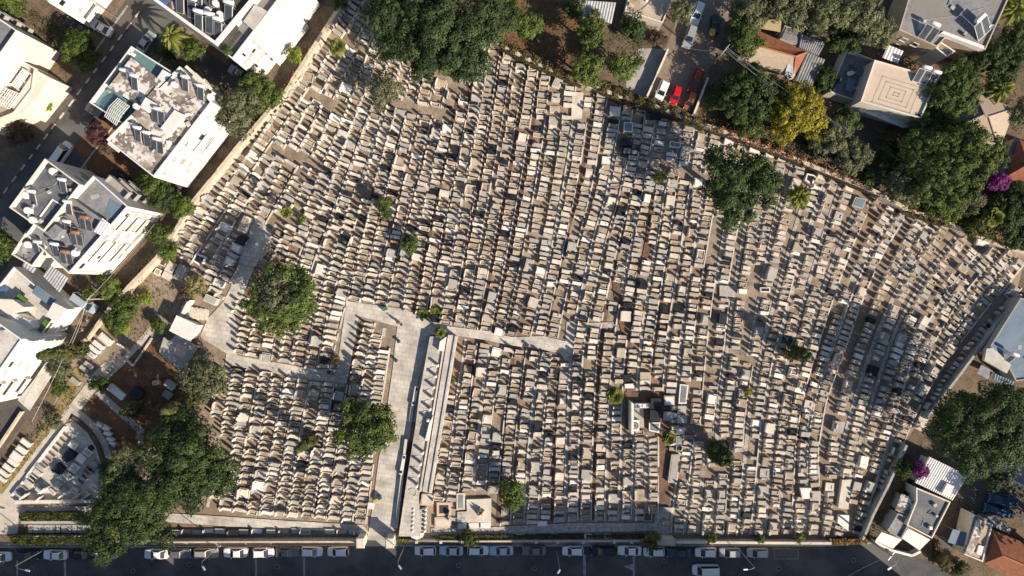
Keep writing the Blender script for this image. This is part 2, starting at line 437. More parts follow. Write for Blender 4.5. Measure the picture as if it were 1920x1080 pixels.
# garden of the lower left corner
sheet('ground_garden', [(240, 537), (300, 482), (345, 560), (320, 600), (300, 640), (250, 660), (205, 690), (150, 640)], 'ground')
sheet('ground_garden', [(205, 690), (235, 672), (284, 640), (330, 690), (380, 740), (300, 830), (230, 870), (180, 800), (150, 750)], 'soil')
sheet('ground_garden', [(0, 905), (60, 835), (100, 770), (140, 690), (165, 690), (130, 760), (40, 880), (0, 935)], 'drygrass')
sheet('ground_garden', [(0, 1005), (15, 960), (160, 960), (330, 970), (330, 1012), (0, 1014)], 'dirt')
sheet('path', [(282, 612), (292, 618), (240, 676), (226, 690), (215, 700), (196, 716), (178, 735), (160, 760), (150, 770), (128, 762), (150, 735), (175, 700), (195, 680), (232, 668)], 'stone_path')
sheet('path', [(178, 738), (190, 732), (272, 806), (268, 830), (258, 830), (256, 808)], 'concrete')
arc = [(128, 760), (150, 776), (176, 800), (195, 832), (207, 866), (212, 905), (208, 940)]
sheet('path', [(a - 6, b + 6) for a, b in arc] + [(a + 6, b - 4) for a, b in arc][::-1], 'concrete')
sheet('path', [(130, 760), (140, 768), (25, 935), (40, 945), (170, 946), (200, 940), (210, 958), (36, 961), (34, 1000), (-60, 1003), (-60, 930), (6, 925)], 'stone_path')
# memorial court, paths and squares inside the cemetery
sheet('path', [(122, 795), (140, 790), (165, 812), (185, 840), (195, 875), (198, 935), (24, 940), (22, 925)], 'plaza')
PATHS = {
 'west_square': [(478, 408), (520, 440), (505, 470), (478, 500), (462, 540), (440, 590), (452, 640), (445, 665), (428, 664), (375, 632), (390, 597), (420, 565), (432, 540), (457, 462)],
 'lower_path': [(425, 662), (505, 677), (590, 692), (634, 692), (652, 702), (650, 719), (573, 711), (488, 694), (422, 684)],
 'left_branch': [(650, 564), (678, 568), (673, 594), (654, 702), (632, 690)],
 'top_walk': [(650, 564), (760, 580), (808, 602), (838, 611), (838, 627), (806, 628), (745, 612), (672, 592)],
 'avenue': [(745, 611), (807, 624), (803, 637), (781, 730), (769, 815), (752, 900), (740, 990), (738, 1004), (690, 1004), (700, 943), (709, 870), (726, 764), (737, 688)],
 'right_walk': [(837, 611), (905, 620), (960, 632), (1020, 630), (1060, 640), (1062, 603), (1077, 602), (1078, 678), (1060, 676), (1050, 662), (1015, 655), (955, 647), (915, 638), (837, 626)],
 'wall_walk': [(320, 962), (420, 968), (540, 976), (680, 984), (694, 1000), (650, 997), (420, 986), (310, 978)],
}
for k, p in PATHS.items():
    sheet('path', p, 'plaza')
sheet('path', [(1077, 606), (1150, 604), (1150, 614), (1077, 616)], 'cobble')
COB = [(808, 990), (948, 987), (1074, 980), (1232, 980), (1232, 995), (948, 1001), (808, 1003)]
sheet('path', COB, 'cobble')
BROWN = [[(1230, 812), (1262, 812), (1255, 950), (1226, 950)],
         [(1172, 735), (1256, 735), (1256, 814), (1172, 806)],
         [(1222, 362), (1233, 362), (1219, 470), (1206, 505), (1204, 482), (1212, 440)],
         [(1148, 530), (1162, 532), (1172, 600), (1184, 606), (1184, 660), (1180, 690), (1188, 735), (1175, 735), (1170, 640), (1156, 590)]]
for p in BROWN: sheet('path', p, 'brownpave')
BARE = [[(1335, 410), (1352, 412), (1352, 520), (1335, 520)], [(1405, 500), (1422, 500), (1410, 600), (1395, 600)], [(1395, 600), (1415, 605), (1405, 680), (1385, 680)],
        [(1355, 850), (1385, 860), (1340, 905), (1320, 890)], [(1440, 320), (1462, 330), (1455, 360), (1440, 350)], [(1290, 795), (1345, 820), (1335, 838), (1285, 810)]]
sheet('path', [(1228, 950), (1256, 950), (1254, 1003), (1226, 1003)], 'cobble')

# ------------------------------------------------------------------ cemetery walls
def wall(label, pts, h, w, m, name='cemetery_wall', post=0):
    a = G(*pts[0])
    o = thing(name, label, 'wall', (a[0], a[1], 0))
    mb = MB(); cp = MB()
    for p, q in zip(pts[:-1], pts[1:]):
        A = Vector(W(*p, h)[:2]); B = Vector(W(*q, h)[:2]); d = B - A; c = (A + B) / 2
        mb.box(c.x, c.y, 0, h, d.length + w * 0.4, w, math.atan2(d.y, d.x))
        n = max(1, int(d.length / 2.2))
        for i in range(n):
            if rnd.random() < 0.12: continue
            s = A + d * ((i + 0.5) / n)
            cp.box(s.x, s.y, h + 0.002, h + 0.06 + rnd.random() * 0.05, d.length / n * 0.98, w + 0.14, math.atan2(d.y, d.x))
    mb.build('wall_body', M[m], o); cp.build('coping', M[m], o)
    return o
WALL_W = [(660, -20), (640, 7), (590, 85), (533, 174), (453, 266), (365, 374), (295, 482), (240, 539), (196, 590)]
WALL_N = [(690, -75), (790, -5), (880, 50), (937, 84), (990, 111), (1077, 149), (1100, 159), (1167, 182), (1217, 195), (1293, 225), (1323, 235), (1380, 255), (1447, 280), (1513, 307), (1613, 347), (1657, 367), (1700, 392)]
WALL_E = [(1700, 392), (1763, 411), (1820, 437), (1880, 462), (1960, 485)]
wall('long pale stone wall between the white apartment blocks and the graves', WALL_W, 2.4, 0.55, 'wallstone')
wall('low kinked garden wall beside the parked motorcycles', [(196, 590), (163, 636), (150, 641), (140, 655)], 1.2, 0.45, 'wallstone', 'garden_wall')
wall('stone wall carrying creepers along the top edge of the graves', WALL_N, 2.3, 0.6, 'wallstone')
wall('low overgrown wall below the magenta bougainvillea', WALL_E, 1.4, 0.4, 'wallstone')
wall('grey wall beside the blue roofed house on the right edge', [(1915, 552), (1850, 636), (1775, 735), (1738, 785)], 2.0, 0.3, 'grey_plaster')
wall('grey boundary wall running down to the corner of the street', [(1700, 835), (1668, 905), (1640, 960), (1618, 1012)], 2.0, 0.3, 'grey_plaster')
wall('low wall between the clipped hedges and the row of leaning headstones', [(40, 979.5), (145, 979.5)], 0.9, 0.4, 'grey', 'garden_wall')
wall('low brown kerb wall round the bare soil patch in the garden', [(284, 634), (249, 686), (234, 672)], 0.5, 0.3, 'stone_path', 'garden_wall')
wall('thin white wall between the alley cars and the concrete yard', [(1253, 92), (1212, 184)], 1.6, 0.22, 'cream_plaster', 'garden_wall')
wall('white topped wall beside the orange brown car in the alley', [(1328, 146), (1302, 212)], 1.6, 0.25, 'cream_plaster', 'garden_wall')
wall('edge wall of the paved parking strip at the left border', [(40, 772), (0, 832), (-60, 915)], 0.8, 0.25, 'wallstone', 'garden_wall')
# street wall with sloped buttresses
sw = thing('cemetery_wall', 'street wall with orange sloped buttress bays left of the gate', 'wall', (*G(310, 1012), 0))
mb = MB(); mb.prism(P([(318, 1008), (680, 1007), (680, 1010), (318, 1011)]), 0, 2.0); mb.build('wall_body', M['wallstone'], sw)
for i, x in enumerate([371, 408, 445, 489, 525, 561, 600, 638]):
    mb = MB()
    b = P([(x, 1010.2), (x + 33, 1010.2), (x + 33, 1012.6), (x, 1012.6)])
    t = P([(x + 4, 1010.2), (x + 31, 1010.2), (x + 31, 1010.8), (x + 4, 1010.8)])
    mb.prism(b, 0, 1.9, 0, None, True, t); mb.build('buttress', M['pink'], sw)
sw = thing('cemetery_wall', 'plain low street wall right of the gate with piers', 'wall', (*G(770, 1012), 0))
mb = MB(); mb.prism(P([(768, 1010), (1262, 1009), (1262, 1012), (768, 1013)]), 0, 1.1); mb.build('wall_body', M['wallstone'], sw)
for x in (783, 828, 868, 1005, 1045, 1092, 1150, 1182):
    mb = MB(); mb.box(*G(x, 1011.5), 0, 1.5, 0.5, 0.5); mb.build('pier', M['cream'], sw)
sw = thing('cemetery_wall', 'pale smooth street wall on the right stretch of the lower border', 'wall', (*G(1264, 1012), 0))
mb = MB(); mb.prism(P([(1264, 1009), (1552, 1011), (1552, 1015), (1264, 1013)]), 0, 1.5); mb.build('wall_body', M['wallstone'], sw)
mb = MB(); mb.prism(P([(1264, 1008.6), (1552, 1010.6), (1552, 1015.4), (1264, 1013.4)]), 1.503, 1.62); mb.build('coping', M['cream'], sw)
for lab, x in (('square stone gate pier left of the cemetery entrance', 682), ('square stone gate pier right of the cemetery entrance', 736)):
    g = thing('gate_pier', lab, 'gate pier', (*G(x, 1008), 0))
    mb = MB(); mb.box(*G(x, 1007), 0, 2.9, 1.3, 1.7); mb.build('shaft', M['cream_plaster'], g)
    mb = MB(); mb.box(*G(x, 1007), 2.903, 3.15, 1.6, 2.0, taper=0.15); mb.build('cap', M['cream'], g)
g = thing('gate_roof', 'small flat stone shelter roof on the street wall', 'shelter', (*G(1242, 1007), 0))
mb = MB(); mb.prism(P([(1226, 1000), (1260, 1001), (1260, 1013), (1226, 1012)]), 2.5, 2.75); mb.build('roof', M['tanroof'], g)
mb = MB()
for x in (1229, 1257):
    mb.box(*G(x, 1011), 0, 2.498, 0.5, 0.5)
mb.prism(P([(1227.5, 1000.6), (1258.5, 1001.4), (1258.5, 1003), (1227.5, 1002)]), 0, 2.498)
mb.build('support_wall', M['wallstone'], g)
# memorial court kerb
cb = thing('kerb_wall', 'curved dark hedge kerb round the memorial court', 'kerb', (*G(150, 795), 0))
mb = MB(); polykerb(mb, [(138, 782), (150, 790), (170, 808), (186, 834), (197, 868), (201, 902), (200, 930)], 0.75, 0.55); mb.build('soil_edge', M['brownbed'], cb)
mb = MB(); polykerb(mb, [(134, 786), (148, 794), (166, 812), (181, 838), (191, 870), (194, 902), (194, 932)], 0.25, 0.45); mb.build('stone_edge', M['kerbstone'], cb)
wall('long low white kerb on the left side of the memorial court', [(122, 800), (22, 930)], 0.6, 0.3, 'white', 'garden_wall')
wall('low cream wall with dark recesses below the memorial court', [(26, 941.5), (172, 940)], 1.0, 0.5, 'cream', 'garden_wall')
for lab, a, b in (('dark recessed planter under the left half of the cream court wall', 42, 94), ('dark recessed planter under the right half of the cream court wall', 119, 166)):
    o = thing('planter', lab, 'planter', (*G(a, 946), 0))
    mb = MB(); mb.prism(P([(a, 944.3), (b, 944), (b, 949), (a, 949.3)]), 0, 0.3); mb.build('planter_box', M['grey'], o)
    mb = MB(); mb.prism(P([(a + .8, 945), (b - .8, 944.7), (b - .8, 948.2), (a + .8, 948.5)]), 0.303, 0.34); mb.build('soil', M['brownbed'], o)
# ------------------------------------------------------------------ buildings
SE = Vector((0.81, -0.59)); NE = Vector((0.59, 0.81)); SW = -NE; NW = -SE

def volume(root, roof_px, z, wm, rm, par=0.7, z0=0.0, th=0.22):
    """walls with parapet + roof deck; the roof outline is given where it appears, at height z"""
    poly = ccw([W(x, y, z)[:2] for x, y in roof_px])
    inn = inset(poly, th); n = len(poly)
    mb = MB()
    v = [(x, y, z0) for x, y in poly] + [(x, y, z) for x, y in poly] + [(x, y, z) for x, y in inn] + [(x, y, z - par) for x, y in inn]
    f = []
    for i in range(n):
        j = (i + 1) % n
        f += [(i, j, n + j, n + i), (n + i, n + j, 2 * n + j, 2 * n + i), (2 * n + i, 2 * n + j, 3 * n + j, 3 * n + i)]
    mb.add(v, f)
    w = mb.build('wall', M[wm], root)
    mb = MB(); p2 = inset(poly, th - 0.01)
    mb.prism(p2, z - par - 0.2, z - par)
    r = mb.build('roof', M[rm], root)
    return poly, r, z

def facing(poly, d):
    best = None
    for i in range(len(poly)):
        a = Vector(poly[i]); b = Vector(poly[(i + 1) % len(poly)]); e = b - a
        nrm = Vector((e.y, -e.x)).normalized()
        sc = nrm.dot(d) * (0.6 + min(e.length, 10) / 25)
        if best is None or sc > best[0]: best = (sc, a, b, nrm)
    return best[1], best[2], best[3]

def fbox(mb, a, b, nrm, u, z0, z1, w, d0, d1, m=0):
    e = (b - a).normalized(); L = (b - a).length
    c = a + e * (u * L) + nrm * ((d0 + d1) / 2)
    mb.box(c.x, c.y, z0, z1, w, d1 - d0, math.atan2(e.y, e.x), m)

def window(root, vol, d, u, zc, w=1.3, h=1.3, wm='white', pm='glass'):
    a, b, n = facing(vol[0], d)
    mb = MB()
    for s in (-1, 1):
        fbox(mb, a + (b - a).normalized() * s * w / 2, b + (b - a).normalized() * s * w / 2, n, u, zc - h / 2, zc + h / 2, 0.1, 0.002, 0.07)
    fbox(mb, a, b, n, u, zc + h / 2, zc + h / 2 + 0.1, w + 0.1, 0.002, 0.10)
    fbox(mb, a, b, n, u, zc - h / 2 - 0.1, zc - h / 2, w + 0.2, 0.002, 0.16)
    fr = mb.build('window', M[wm], root)
    if pm == 'glass' and rnd.random() < 0.6: pm = 'shutter'
    mb = MB(); fbox(mb, a, b, n, u, zc - h / 2, zc + h / 2, w - 0.1, 0.002, 0.03)
    mb.build('pane', M[pm], fr)

def balcony(root, vol, d, u, z, w, depth=1.3, m='plaster', rail=0.95):
    a, b, n = facing(vol[0], d)
    mb = MB()
    fbox(mb, a, b, n, u, z - 0.18, z, w, 0.002, depth)
    fbox(mb, a, b, n, u, z + 0.002, z + rail, w, depth - 0.12, depth)
    e = (b - a).normalized()
    for s in (-1, 1):
        fbox(mb, a + e * s * (w / 2 - 0.06), b + e * s * (w / 2 - 0.06), n, u, z + 0.002, z + rail, 0.12, 0.002, depth - 0.122)
    mb.build('balcony', M[m], root)

def aircon(root, vol, d, u, z):
    a, b, n = facing(vol[0], d)
    mb = MB(); fbox(mb, a, b, n, u, z, z + 0.6, 0.85, 0.12, 0.45); fbox(mb, a, b, n, u, z - 0.06, z - 0.003, 0.8, 0.002, 0.4)
    mb.build('air_conditioner', M['tank'], root)

def corrugated(root, quad_px, z, m, name='roof', tilt=0.0, pitch=0.5, th=0.1):
    """ridged sheet over a quad; ridges run from edge 0-1 to edge 3-2"""
    q = [Vector(W(x, y, z)) for x, y in quad_px]
    n = max(4, int((q[1] - q[0]).length / pitch))
    mb = MB(); vs = []; fs = []
    for i in range(2 * n + 1):
        t = i / (2 * n); dz = th if i % 2 else 0.0
        p = q[0].lerp(q[1], t); r = q[3].lerp(q[2], t)
        vs += [(p.x, p.y, z + dz), (r.x, r.y, z + dz - tilt), (p.x, p.y, z + dz - 0.07), (r.x, r.y, z + dz - tilt - 0.07)]
    for i in range(2 * n):
        k = 4 * i
        fs += [(k, k + 4, k + 5, k + 1), (k + 2, k + 3, k + 7, k + 6), (k, k + 2, k + 6, k + 4), (k + 1, k + 5, k + 7, k + 3)]
    mb.add(vs, fs)
    return mb.build(name, M[m], root)

def flat(root, quad_px, z, m, name='roof', th=0.15, dz=(0, 0, 0, 0)):
    q = [W(x, y, z) for x, y in quad_px]
    if area2([(a[0], a[1]) for a in q]) < 0:
        q = q[::-1]; dz = tuple(dz)[::-1]
    n = len(q); dz = list(dz) + [0] * (n - len(dz))
    mb = MB()
    v = [(a.x, a.y, z + dz[i]) for i, a in enumerate(q)] + [(a.x, a.y, z + dz[i] - th) for i, a in enumerate(q)]
    mb.add(v, [tuple(range(n)), tuple(range(n, 2 * n))[::-1]] + [(n + i, n + (i + 1) % n, (i + 1) % n, i) for i in range(n)])
    return mb.build(name, M[m], root)

def posts(root, pts_px, z, z1, m='steel', r=0.06, name='post'):
    for x, y in pts_px:
        p = W(x, y, z1)
        mb = MB(); mb.tube([(p.x, p.y, z), (p.x, p.y, z1)], r, 6); mb.build(name, M[m], root)

def building(name, label, cat, px, py, group=None):
    return thing(name, label, cat, (*G(px, py), 0), group)

def facade_detail(root, vol, d, z1):
    a, b, n = facing(vol[0], d)
    L = (b - a).length
    for z in (3.05, 6.15, 9.25):
        mb = MB(); fbox(mb, a, b, n, 0.5, z, z + 0.12, L - 0.3, 0.002, 0.07); mb.build('floor_band', M['cream_plaster'], root)
    for u in (0.06, 0.36, 0.69, 0.95):
        mb = MB(); fbox(mb, a, b, n, u + rnd.uniform(-.02, .02), 0.2, z1, 0.11, 0.075, 0.16); mb.build('drain_pipe', M[rnd.choice(['shutter', 'steel', 'cream_plaster'])], root)
    for k in range(7):
        u, z = rnd.uniform(.08, .92), rnd.choice((1.2, 4.2, 7.3, 10.2))
        mb = MB(); fbox(mb, a, b, n, u, z, z + rnd.uniform(.5, 1.0), rnd.uniform(.8, 2.0), 0.08, 0.14); mb.build('wall_panel', M[rnd.choice(['shutter', 'cream_plaster', 'tan_plaster', 'pink'])], root)

# --- solar water heaters: one of each kind, then copies
def make_heater(double):
    r = local('solar_water_heater', 'solar water heater', 'solar heater', 'solar water heaters on the apartment roofs')
    mb = MB()
    for x in (-0.55, 0.55):
        mb.tube([(x, -0.95, 0), (x, -0.95, 0.15)], 0.04, 5); mb.tube([(x, 0.75, 0), (x, 0.75, 1.25)], 0.04, 5)
        mb.tube([(x, -0.95, 0.1), (x, 0.75, 1.2)], 0.035, 5)
    mb.tube([(-0.55, 0.75, 0.6), (0.55, 0.75, 0.6)], 0.035, 5)
    mb.build('stand', M['alu'], r)
    for x in ((-0.56, 0.56) if double else (0.0,)):
        def pl(x0, x1, y0, y1, lift):
            def zz(y): return 0.2 + (y + 0.95) / 1.7 * 1.05 + lift
            return [(x0, y0, zz(y0)), (x1, y0, zz(y0)), (x1, y1, zz(y1)), (x0, y1, zz(y1))]
        mb = MB()
        a = pl(x - 0.52, x + 0.52, -1.05, 0.8, 0); b = pl(x - 0.52, x + 0.52, -1.05, 0.8, -0.08)
        mb.add(a + b, [(0, 1, 2, 3), (7, 6, 5, 4), (0, 4, 5, 1), (1, 5, 6, 2), (2, 6, 7, 3), (3, 7, 4, 0)])
        p = mb.build('collector_panel', M['alu'], r)
        mb = MB(); mb.add(pl(x - 0.47, x + 0.47, -1.0, 0.75, 0.006), [(0, 1, 2, 3)]); mb.build('glazing', M['panel'], p)
    mb = MB()
    prof = [(-0.72, 0.08), (-0.70, 0.24), (-0.62, 0.30), (0.62, 0.30), (0.70, 0.24), (0.72, 0.08)]
    vs = []; fs = []
    for x, rr in prof:
        for k in range(12):
            an = 2 * math.pi * k / 12
            vs.append((x, 1.15 + rr * math.cos(an), 1.5 + rr * math.sin(an)))
    for i in range(5):
        for k in range(12):
            fs.append((i * 12 + k, i * 12 + (k + 1) % 12, (i + 1) * 12 + (k + 1) % 12, (i + 1) * 12 + k))
    fs += [tuple(range(12))[::-1], tuple(range(60, 72))]
    mb.add(vs, fs)
    mb.build('tank', M['tank'], r, smooth=True)
    for x in (-0.45, 0.45):
        mb = MB(); mb.tube([(x, 1.15, 0), (x, 1.15, 1.25)], 0.05, 5)
        mb.build('tank_support', M['steel'], r)
    return r
_h1 = make_heater(False); _h2 = make_heater(True)
_used = set()
def heater(px, py, z, lab, double=False, rz=-0.25, sc=1.0, rusty=False):
    src = _h2 if double else _h1
    o = src if id(src) not in _used else copy_tree(src)
    _used.add(id(src))
    p = W(px, py, z + 0.8)
    o.location = (p.x, p.y, z); o.rotation_euler = (0, 0, rz); o.scale = (sc, sc, sc)
    o['label'] = lab
    if rusty:
        for ch in o.children:
            if ch.name.startswith('tank') and not ch.name.startswith('tank_'):
                ch.data = ch.data.copy(); ch.data.materials[0] = M['rust']
                ch['label'] = 'rusty brown tank'
    return o

def roof_tank(px, py, z, lab, r=0.45, h=1.2, m='tank'):
    p = W(px, py, z + h)
    o = thing('water_tank', lab, 'water tank', (p.x, p.y, z))
    mb = MB(); mb.lathe(p.x, p.y, [(r, z + 0.1), (r, z + h - 0.15), (r * 0.8, z + h - 0.03), (0.12, z + h)], 14); mb.build('drum', M[m], o, smooth=False)
    mb = MB(); mb.box(p.x, p.y, z, z + 0.098, r * 2.1, r * 2.1); mb.build('base', M['grey_plaster'], o)
    return o

def roof_box(root, quad_px, z0, z1, m, name='roof_house'):
    q = [W(x, y, z1)[:2] for x, y in quad_px]
    mb = MB(); mb.prism(q, z0, z1); return mb.build(name, M[m], root)

def clutter(root, vol, n, seed):
    r2 = random.Random(seed); poly, rf, z = vol
    rz = max(v.co.z for v in rf.data.vertices)
    xs = [p[0] for p in poly]; ys = [p[1] for p in poly]
    def pick_():
        for _ in range(60):
            x, y = r2.uniform(min(xs), max(xs)), r2.uniform(min(ys), max(ys))
            if inside(inset(poly, 0.7), x, y): return x, y
        return sum(xs) / len(xs), sum(ys) / len(ys)
    for i in range(n):
        x, y = pick_(); k = r2.random()
        if k < 0.35:
            mb = MB(); s_ = r2.uniform(.35, .8); h_ = r2.uniform(.25, .7)
            mb.box(x, y, rz, rz + h_, s_, s_ * r2.uniform(.7, 1.3), r2.uniform(0, 1)); mb.build('vent_box', M[r2.choice(['grey', 'tank', 'paleroof'])], root)
        elif k < 0.7:
            x2, y2 = pick_(); mx_, my_ = (x + x2) / 2 + r2.uniform(-1, 1), (y + y2) / 2 + r2.uniform(-1, 1)
            mb = MB(); mb.tube([(x, y, rz + .06), (mx_, my_, rz + .06), (x2, y2, rz + .06)], 0.045, 5); mb.build('roof_pipe', M[r2.choice(['darksteel', 'steel'])], root)
        elif k < 0.85:
            mb = MB(); mb.box(x, y, rz + 0.003, rz + 0.012, r2.uniform(.8, 2.2), r2.uniform(.6, 1.6), r2.uniform(0, 1.5)); mb.build('membrane_patch', M[r2.choice(['shade_bitumen', 'paleroof', 'concrete'])], root)
        else:
            mb = MB(); mb.tube([(x, y, rz), (x, y, rz + .8)], .03, 5)
            vs = []; fs = []
            for j, (rr, dz) in enumerate([(.02, 0), (.25, .04), (.42, .13)]):
                for q in range(10):
                    a = 2 * math.pi * q / 10; vs.append((x + .15 + rr * math.cos(a) + dz * .6, y - .15 + rr * math.sin(a), rz + .85 + dz + rr * math.cos(a) * .5))
            for j in range(2):
                for q in range(10): fs.append((j * 10 + q, j * 10 + (q + 1) % 10, (j + 1) * 10 + (q + 1) % 10, (j + 1) * 10 + q))
            mb.add(vs, fs); mb.build('satellite_dish', M['tank'], root)

# L1: cream block, upper left border
b = building('apartment_building', 'cream apartment block with grey balconies cut by the upper left border', 'building', 60, 110)
v = volume(b, [(32, 57), (-70, 200), (-190, 110), (-90, -25)], 11.6, 'cream_plaster', 'greyroof', 1.0)
for k, (u, z) in enumerate([(0.30, 9.6), (0.22, 5.0)]): window(b, v, SE, u, z, 1.0, 1.2)
window(b, v, SE, 0.17, 7.6, 1.2, 0.9, 'pink', 'pink')
for z in (3.2, 6.2, 9.2):
    for u in (0.45, 0.75): balcony(b, v, NE, u, z, 3.6, 1.0, 'grey_plaster')
v = volume(b, [(24, 104), (66, 128), (60, 168), (26, 212), (-40, 240), (-60, 190)], 6.5, 'cream_plaster', 'stained', 0.9)
roof_box(b, [(66, 130), (96, 147), (42, 214), (20, 200)], 0, 6.2, 'cream_plaster', 'stair_block')
mb = MB()
for t in (0.1, 0.3, 0.5, 0.7, 0.9):
    A = W(42 + 14 * t, 128 + 10 * t, 6.6); B_ = W(20 + 14 * t, 158 + 10 * t, 6.6)
    mb.tube([A, B_], 0.1, 4)
for t in (0, 0.5, 1.0):
    A = W(42 - 22 * t, 128 + 30 * t, 6.7); B_ = W(58 - 22 * t, 139 + 30 * t, 6.7); mb.tube([A, B_], 0.1, 4)
mb.build('pergola', M['plaster'], b)
flat(b, [(18, 168), (36, 176), (18, 200), (2, 188)], 6.7, 'whitesheet', 'awning')
flat(b, [(18, 112), (42, 126), (23, 154), (2, 140)], 5.75, 'concrete', 'terrace_floor', 0.1)
for q in ([(13, 121), (18, 124), (15, 129), (10, 126)], [(20, 128), (25, 131), (21, 137), (16, 134)], [(23, 116), (33, 121), (32, 124), (22, 119)], [(9, 131), (14, 134), (12, 138), (7, 135)]):
    flat(b, q, 6.3, 'darksteel', 'terrace_furniture', 0.5)
roof_box(b, [(-30, 92), (26, 104), (22, 110), (-30, 100)], 6.4, 7.3, 'cream_plaster', 'parapet_wall')
for u, z in ((0.35, 3.2), (0.5, 3.2), (0.65, 3.2), (0.8, 3.2)): window(b, v, SE, u, z, 1.4, 1.3)
mb = MB()
for t in np.linspace(0, 1, 7):
    A = W(12 + 26 * t, 166 + 10 * t, 7.0); B_ = W(-8 + 26 * t, 194 + 10 * t, 7.0); mb.tube([A, B_], 0.07, 4)
for t in np.linspace(0, 1, 5):
    A = W(12 - 20 * t, 166 + 28 * t, 7.05); B_ = W(38 - 20 * t, 176 + 28 * t, 7.05); mb.tube([A, B_], 0.07, 4)
mb.build('pergola', M['plaster'], b)

# L2: white block at the top border
b = building('apartment_building', 'white apartment block at the top border above the roadside bush', 'building', 150, 30)
v = volume(b, [(88, 2), (118, -40), (0, -150), (-40, -80)], 11.8, 'plaster', 'stained', 0.8)
v2 = volume(b, [(92, 5), (170, -100), (60, -180), (0, -70)], 11.8, 'plaster', 'stained', 0.8)
for u, z in ((0.10, 9.5), (0.28, 9.5), (0.16, 5.0), (0.4, 5.0), (0.3, 2.0)): window(b, v2, SE, u, z, 1.1, 1.2)
balcony(b, v2, SE, 0.22, 3.2, 3.4)

# L3: stained roofs, aqua glass conservatory
b = building('apartment_building', 'white apartment block with aqua glass roof terrace and stained roof', 'building', 310, 230)
vA = volume(b, [(246, 86), (322, 134), (241, 240), (167, 192)], 12.2, 'plaster', 'aqua', 0.9)
vB = volume(b, [(337, 124), (397, 191), (288, 332), (199, 262)], 12.7, 'plaster', 'stained', 0.6)
roof_box(b, [(246, 107), (302, 152), (262, 200), (203, 163)], 0.5, 13.0, 'stained', 'roof_house')
roof_box(b, [(305, 130), (326, 142), (300, 166), (286, 158)], 11.5, 12.7, 'whitesheet', 'skylight')
mb = MB()
for t in np.linspace(0, 1, 8):
    a0 = W(221 + 22 * t, 184 + 15 * t, 12.6); a1 = W(196 + 22 * t, 218 + 17 * t, 12.6)
    mid = (a0 + a1) / 2; mid.z += 0.5
    mb.tube([a0, mid, a1], 0.05, 4)
for t in np.linspace(0, 1, 6):
    a0 = W(221 - 25 * t, 184 + 34 * t, 12.6 + 0.5 * (1 - abs(2 * t - 1))); a1 = W(243 - 25 * t, 199 + 36 * t, 12.6 + 0.5 * (1 - abs(2 * t - 1)))
    mb.tube([a0, a1], 0.05, 4)
mb.build('conservatory_frame', M['white'], b)
flat(b, [(222, 186), (242, 200), (218, 233), (197, 219)], 12.45, 'aqua', 'conservatory_glass', 0.05)
roof_box(b, [(292, 163), (352, 211), (302, 268), (246, 216)], 11.9, 13.3, 'stained', 'roof_house')
roof_box(b, [(327, 206), (347, 216), (319, 250), (300, 241)], 13.302, 13.9, 'plaster', 'roof_ledge')
flat(b, [(273, 182), (294, 195), (280, 212), (262, 201)], 14.4, 'whitesheet', 'roof_hatch', 0.1)
flat(b, [(205, 265), (226, 280), (222, 286), (201, 270)], 6.0, 'whitesheet', 'awning')
flat(b, [(350, 122), (398, 165), (393, 168), (346, 126)], 12.0, 'cream_plaster', 'ledge')
for z in (3.0, 6.2, 9.4): balcony(b, vB, NE, 0.55, z, 4.5, 1.0, 'cream_plaster')
for fl, z in enumerate((2.2, 5.2, 8.2, 10.8)):
    for u in (0.1, 0.27, 0.46, 0.63, 0.85):
        if rnd.random() < 0.9: window(b, vB, SE, u + rnd.uniform(-.02, .02), z, rnd.choice((0.7, 1.2, 1.5)), rnd.choice((0.5, 1.1, 1.3)))
for z in (3.6, 6.8): balcony(b, vB, SE, 0.55, z, 4.2, 0.4)
facade_detail(b, vB, SE, 12.0)
for u, z in ((0.35, 6.9), (0.7, 9.9)): aircon(b, vB, SE, u, z)
for px, py, z, lab, d in [(233, 146, 12.1, 'solar heater at the aqua terrace edge on the stained roof', 0), (252, 156, 13.0, 'solar heater second from the aqua terrace on the stained roof', 0),
                          (347, 158, 12.1, 'solar heater with brown panel near the upper corner of the stained roof', 0), (376, 175, 12.1, 'solar heater beside the olive tree on the stained roof', 0),
                          (296, 218, 13.3, 'pair of brown collectors on the middle roof house', 1), (258, 253, 12.1, 'solar heater nearest the purple plum tree', 0),
                          (275, 262, 12.1, 'solar heater in the middle of the lower row on the stained roof', 0), (294, 274, 12.1, 'double solar heater closest to the white cemetery facade', 1)]:
    heater(px, py, z, lab, bool(d))
for px, py, lab in [(324, 157, 'small white water tank by the aqua skylight'), (253, 198, 'round rusty cream tank on the stained roof')]:
    roof_tank(px, py, 13.0, lab, 0.5, 1.0)
roof_tank(392, 180, 12.1, 'white water tank at the very corner beside the olive tree', 0.5, 1.1)

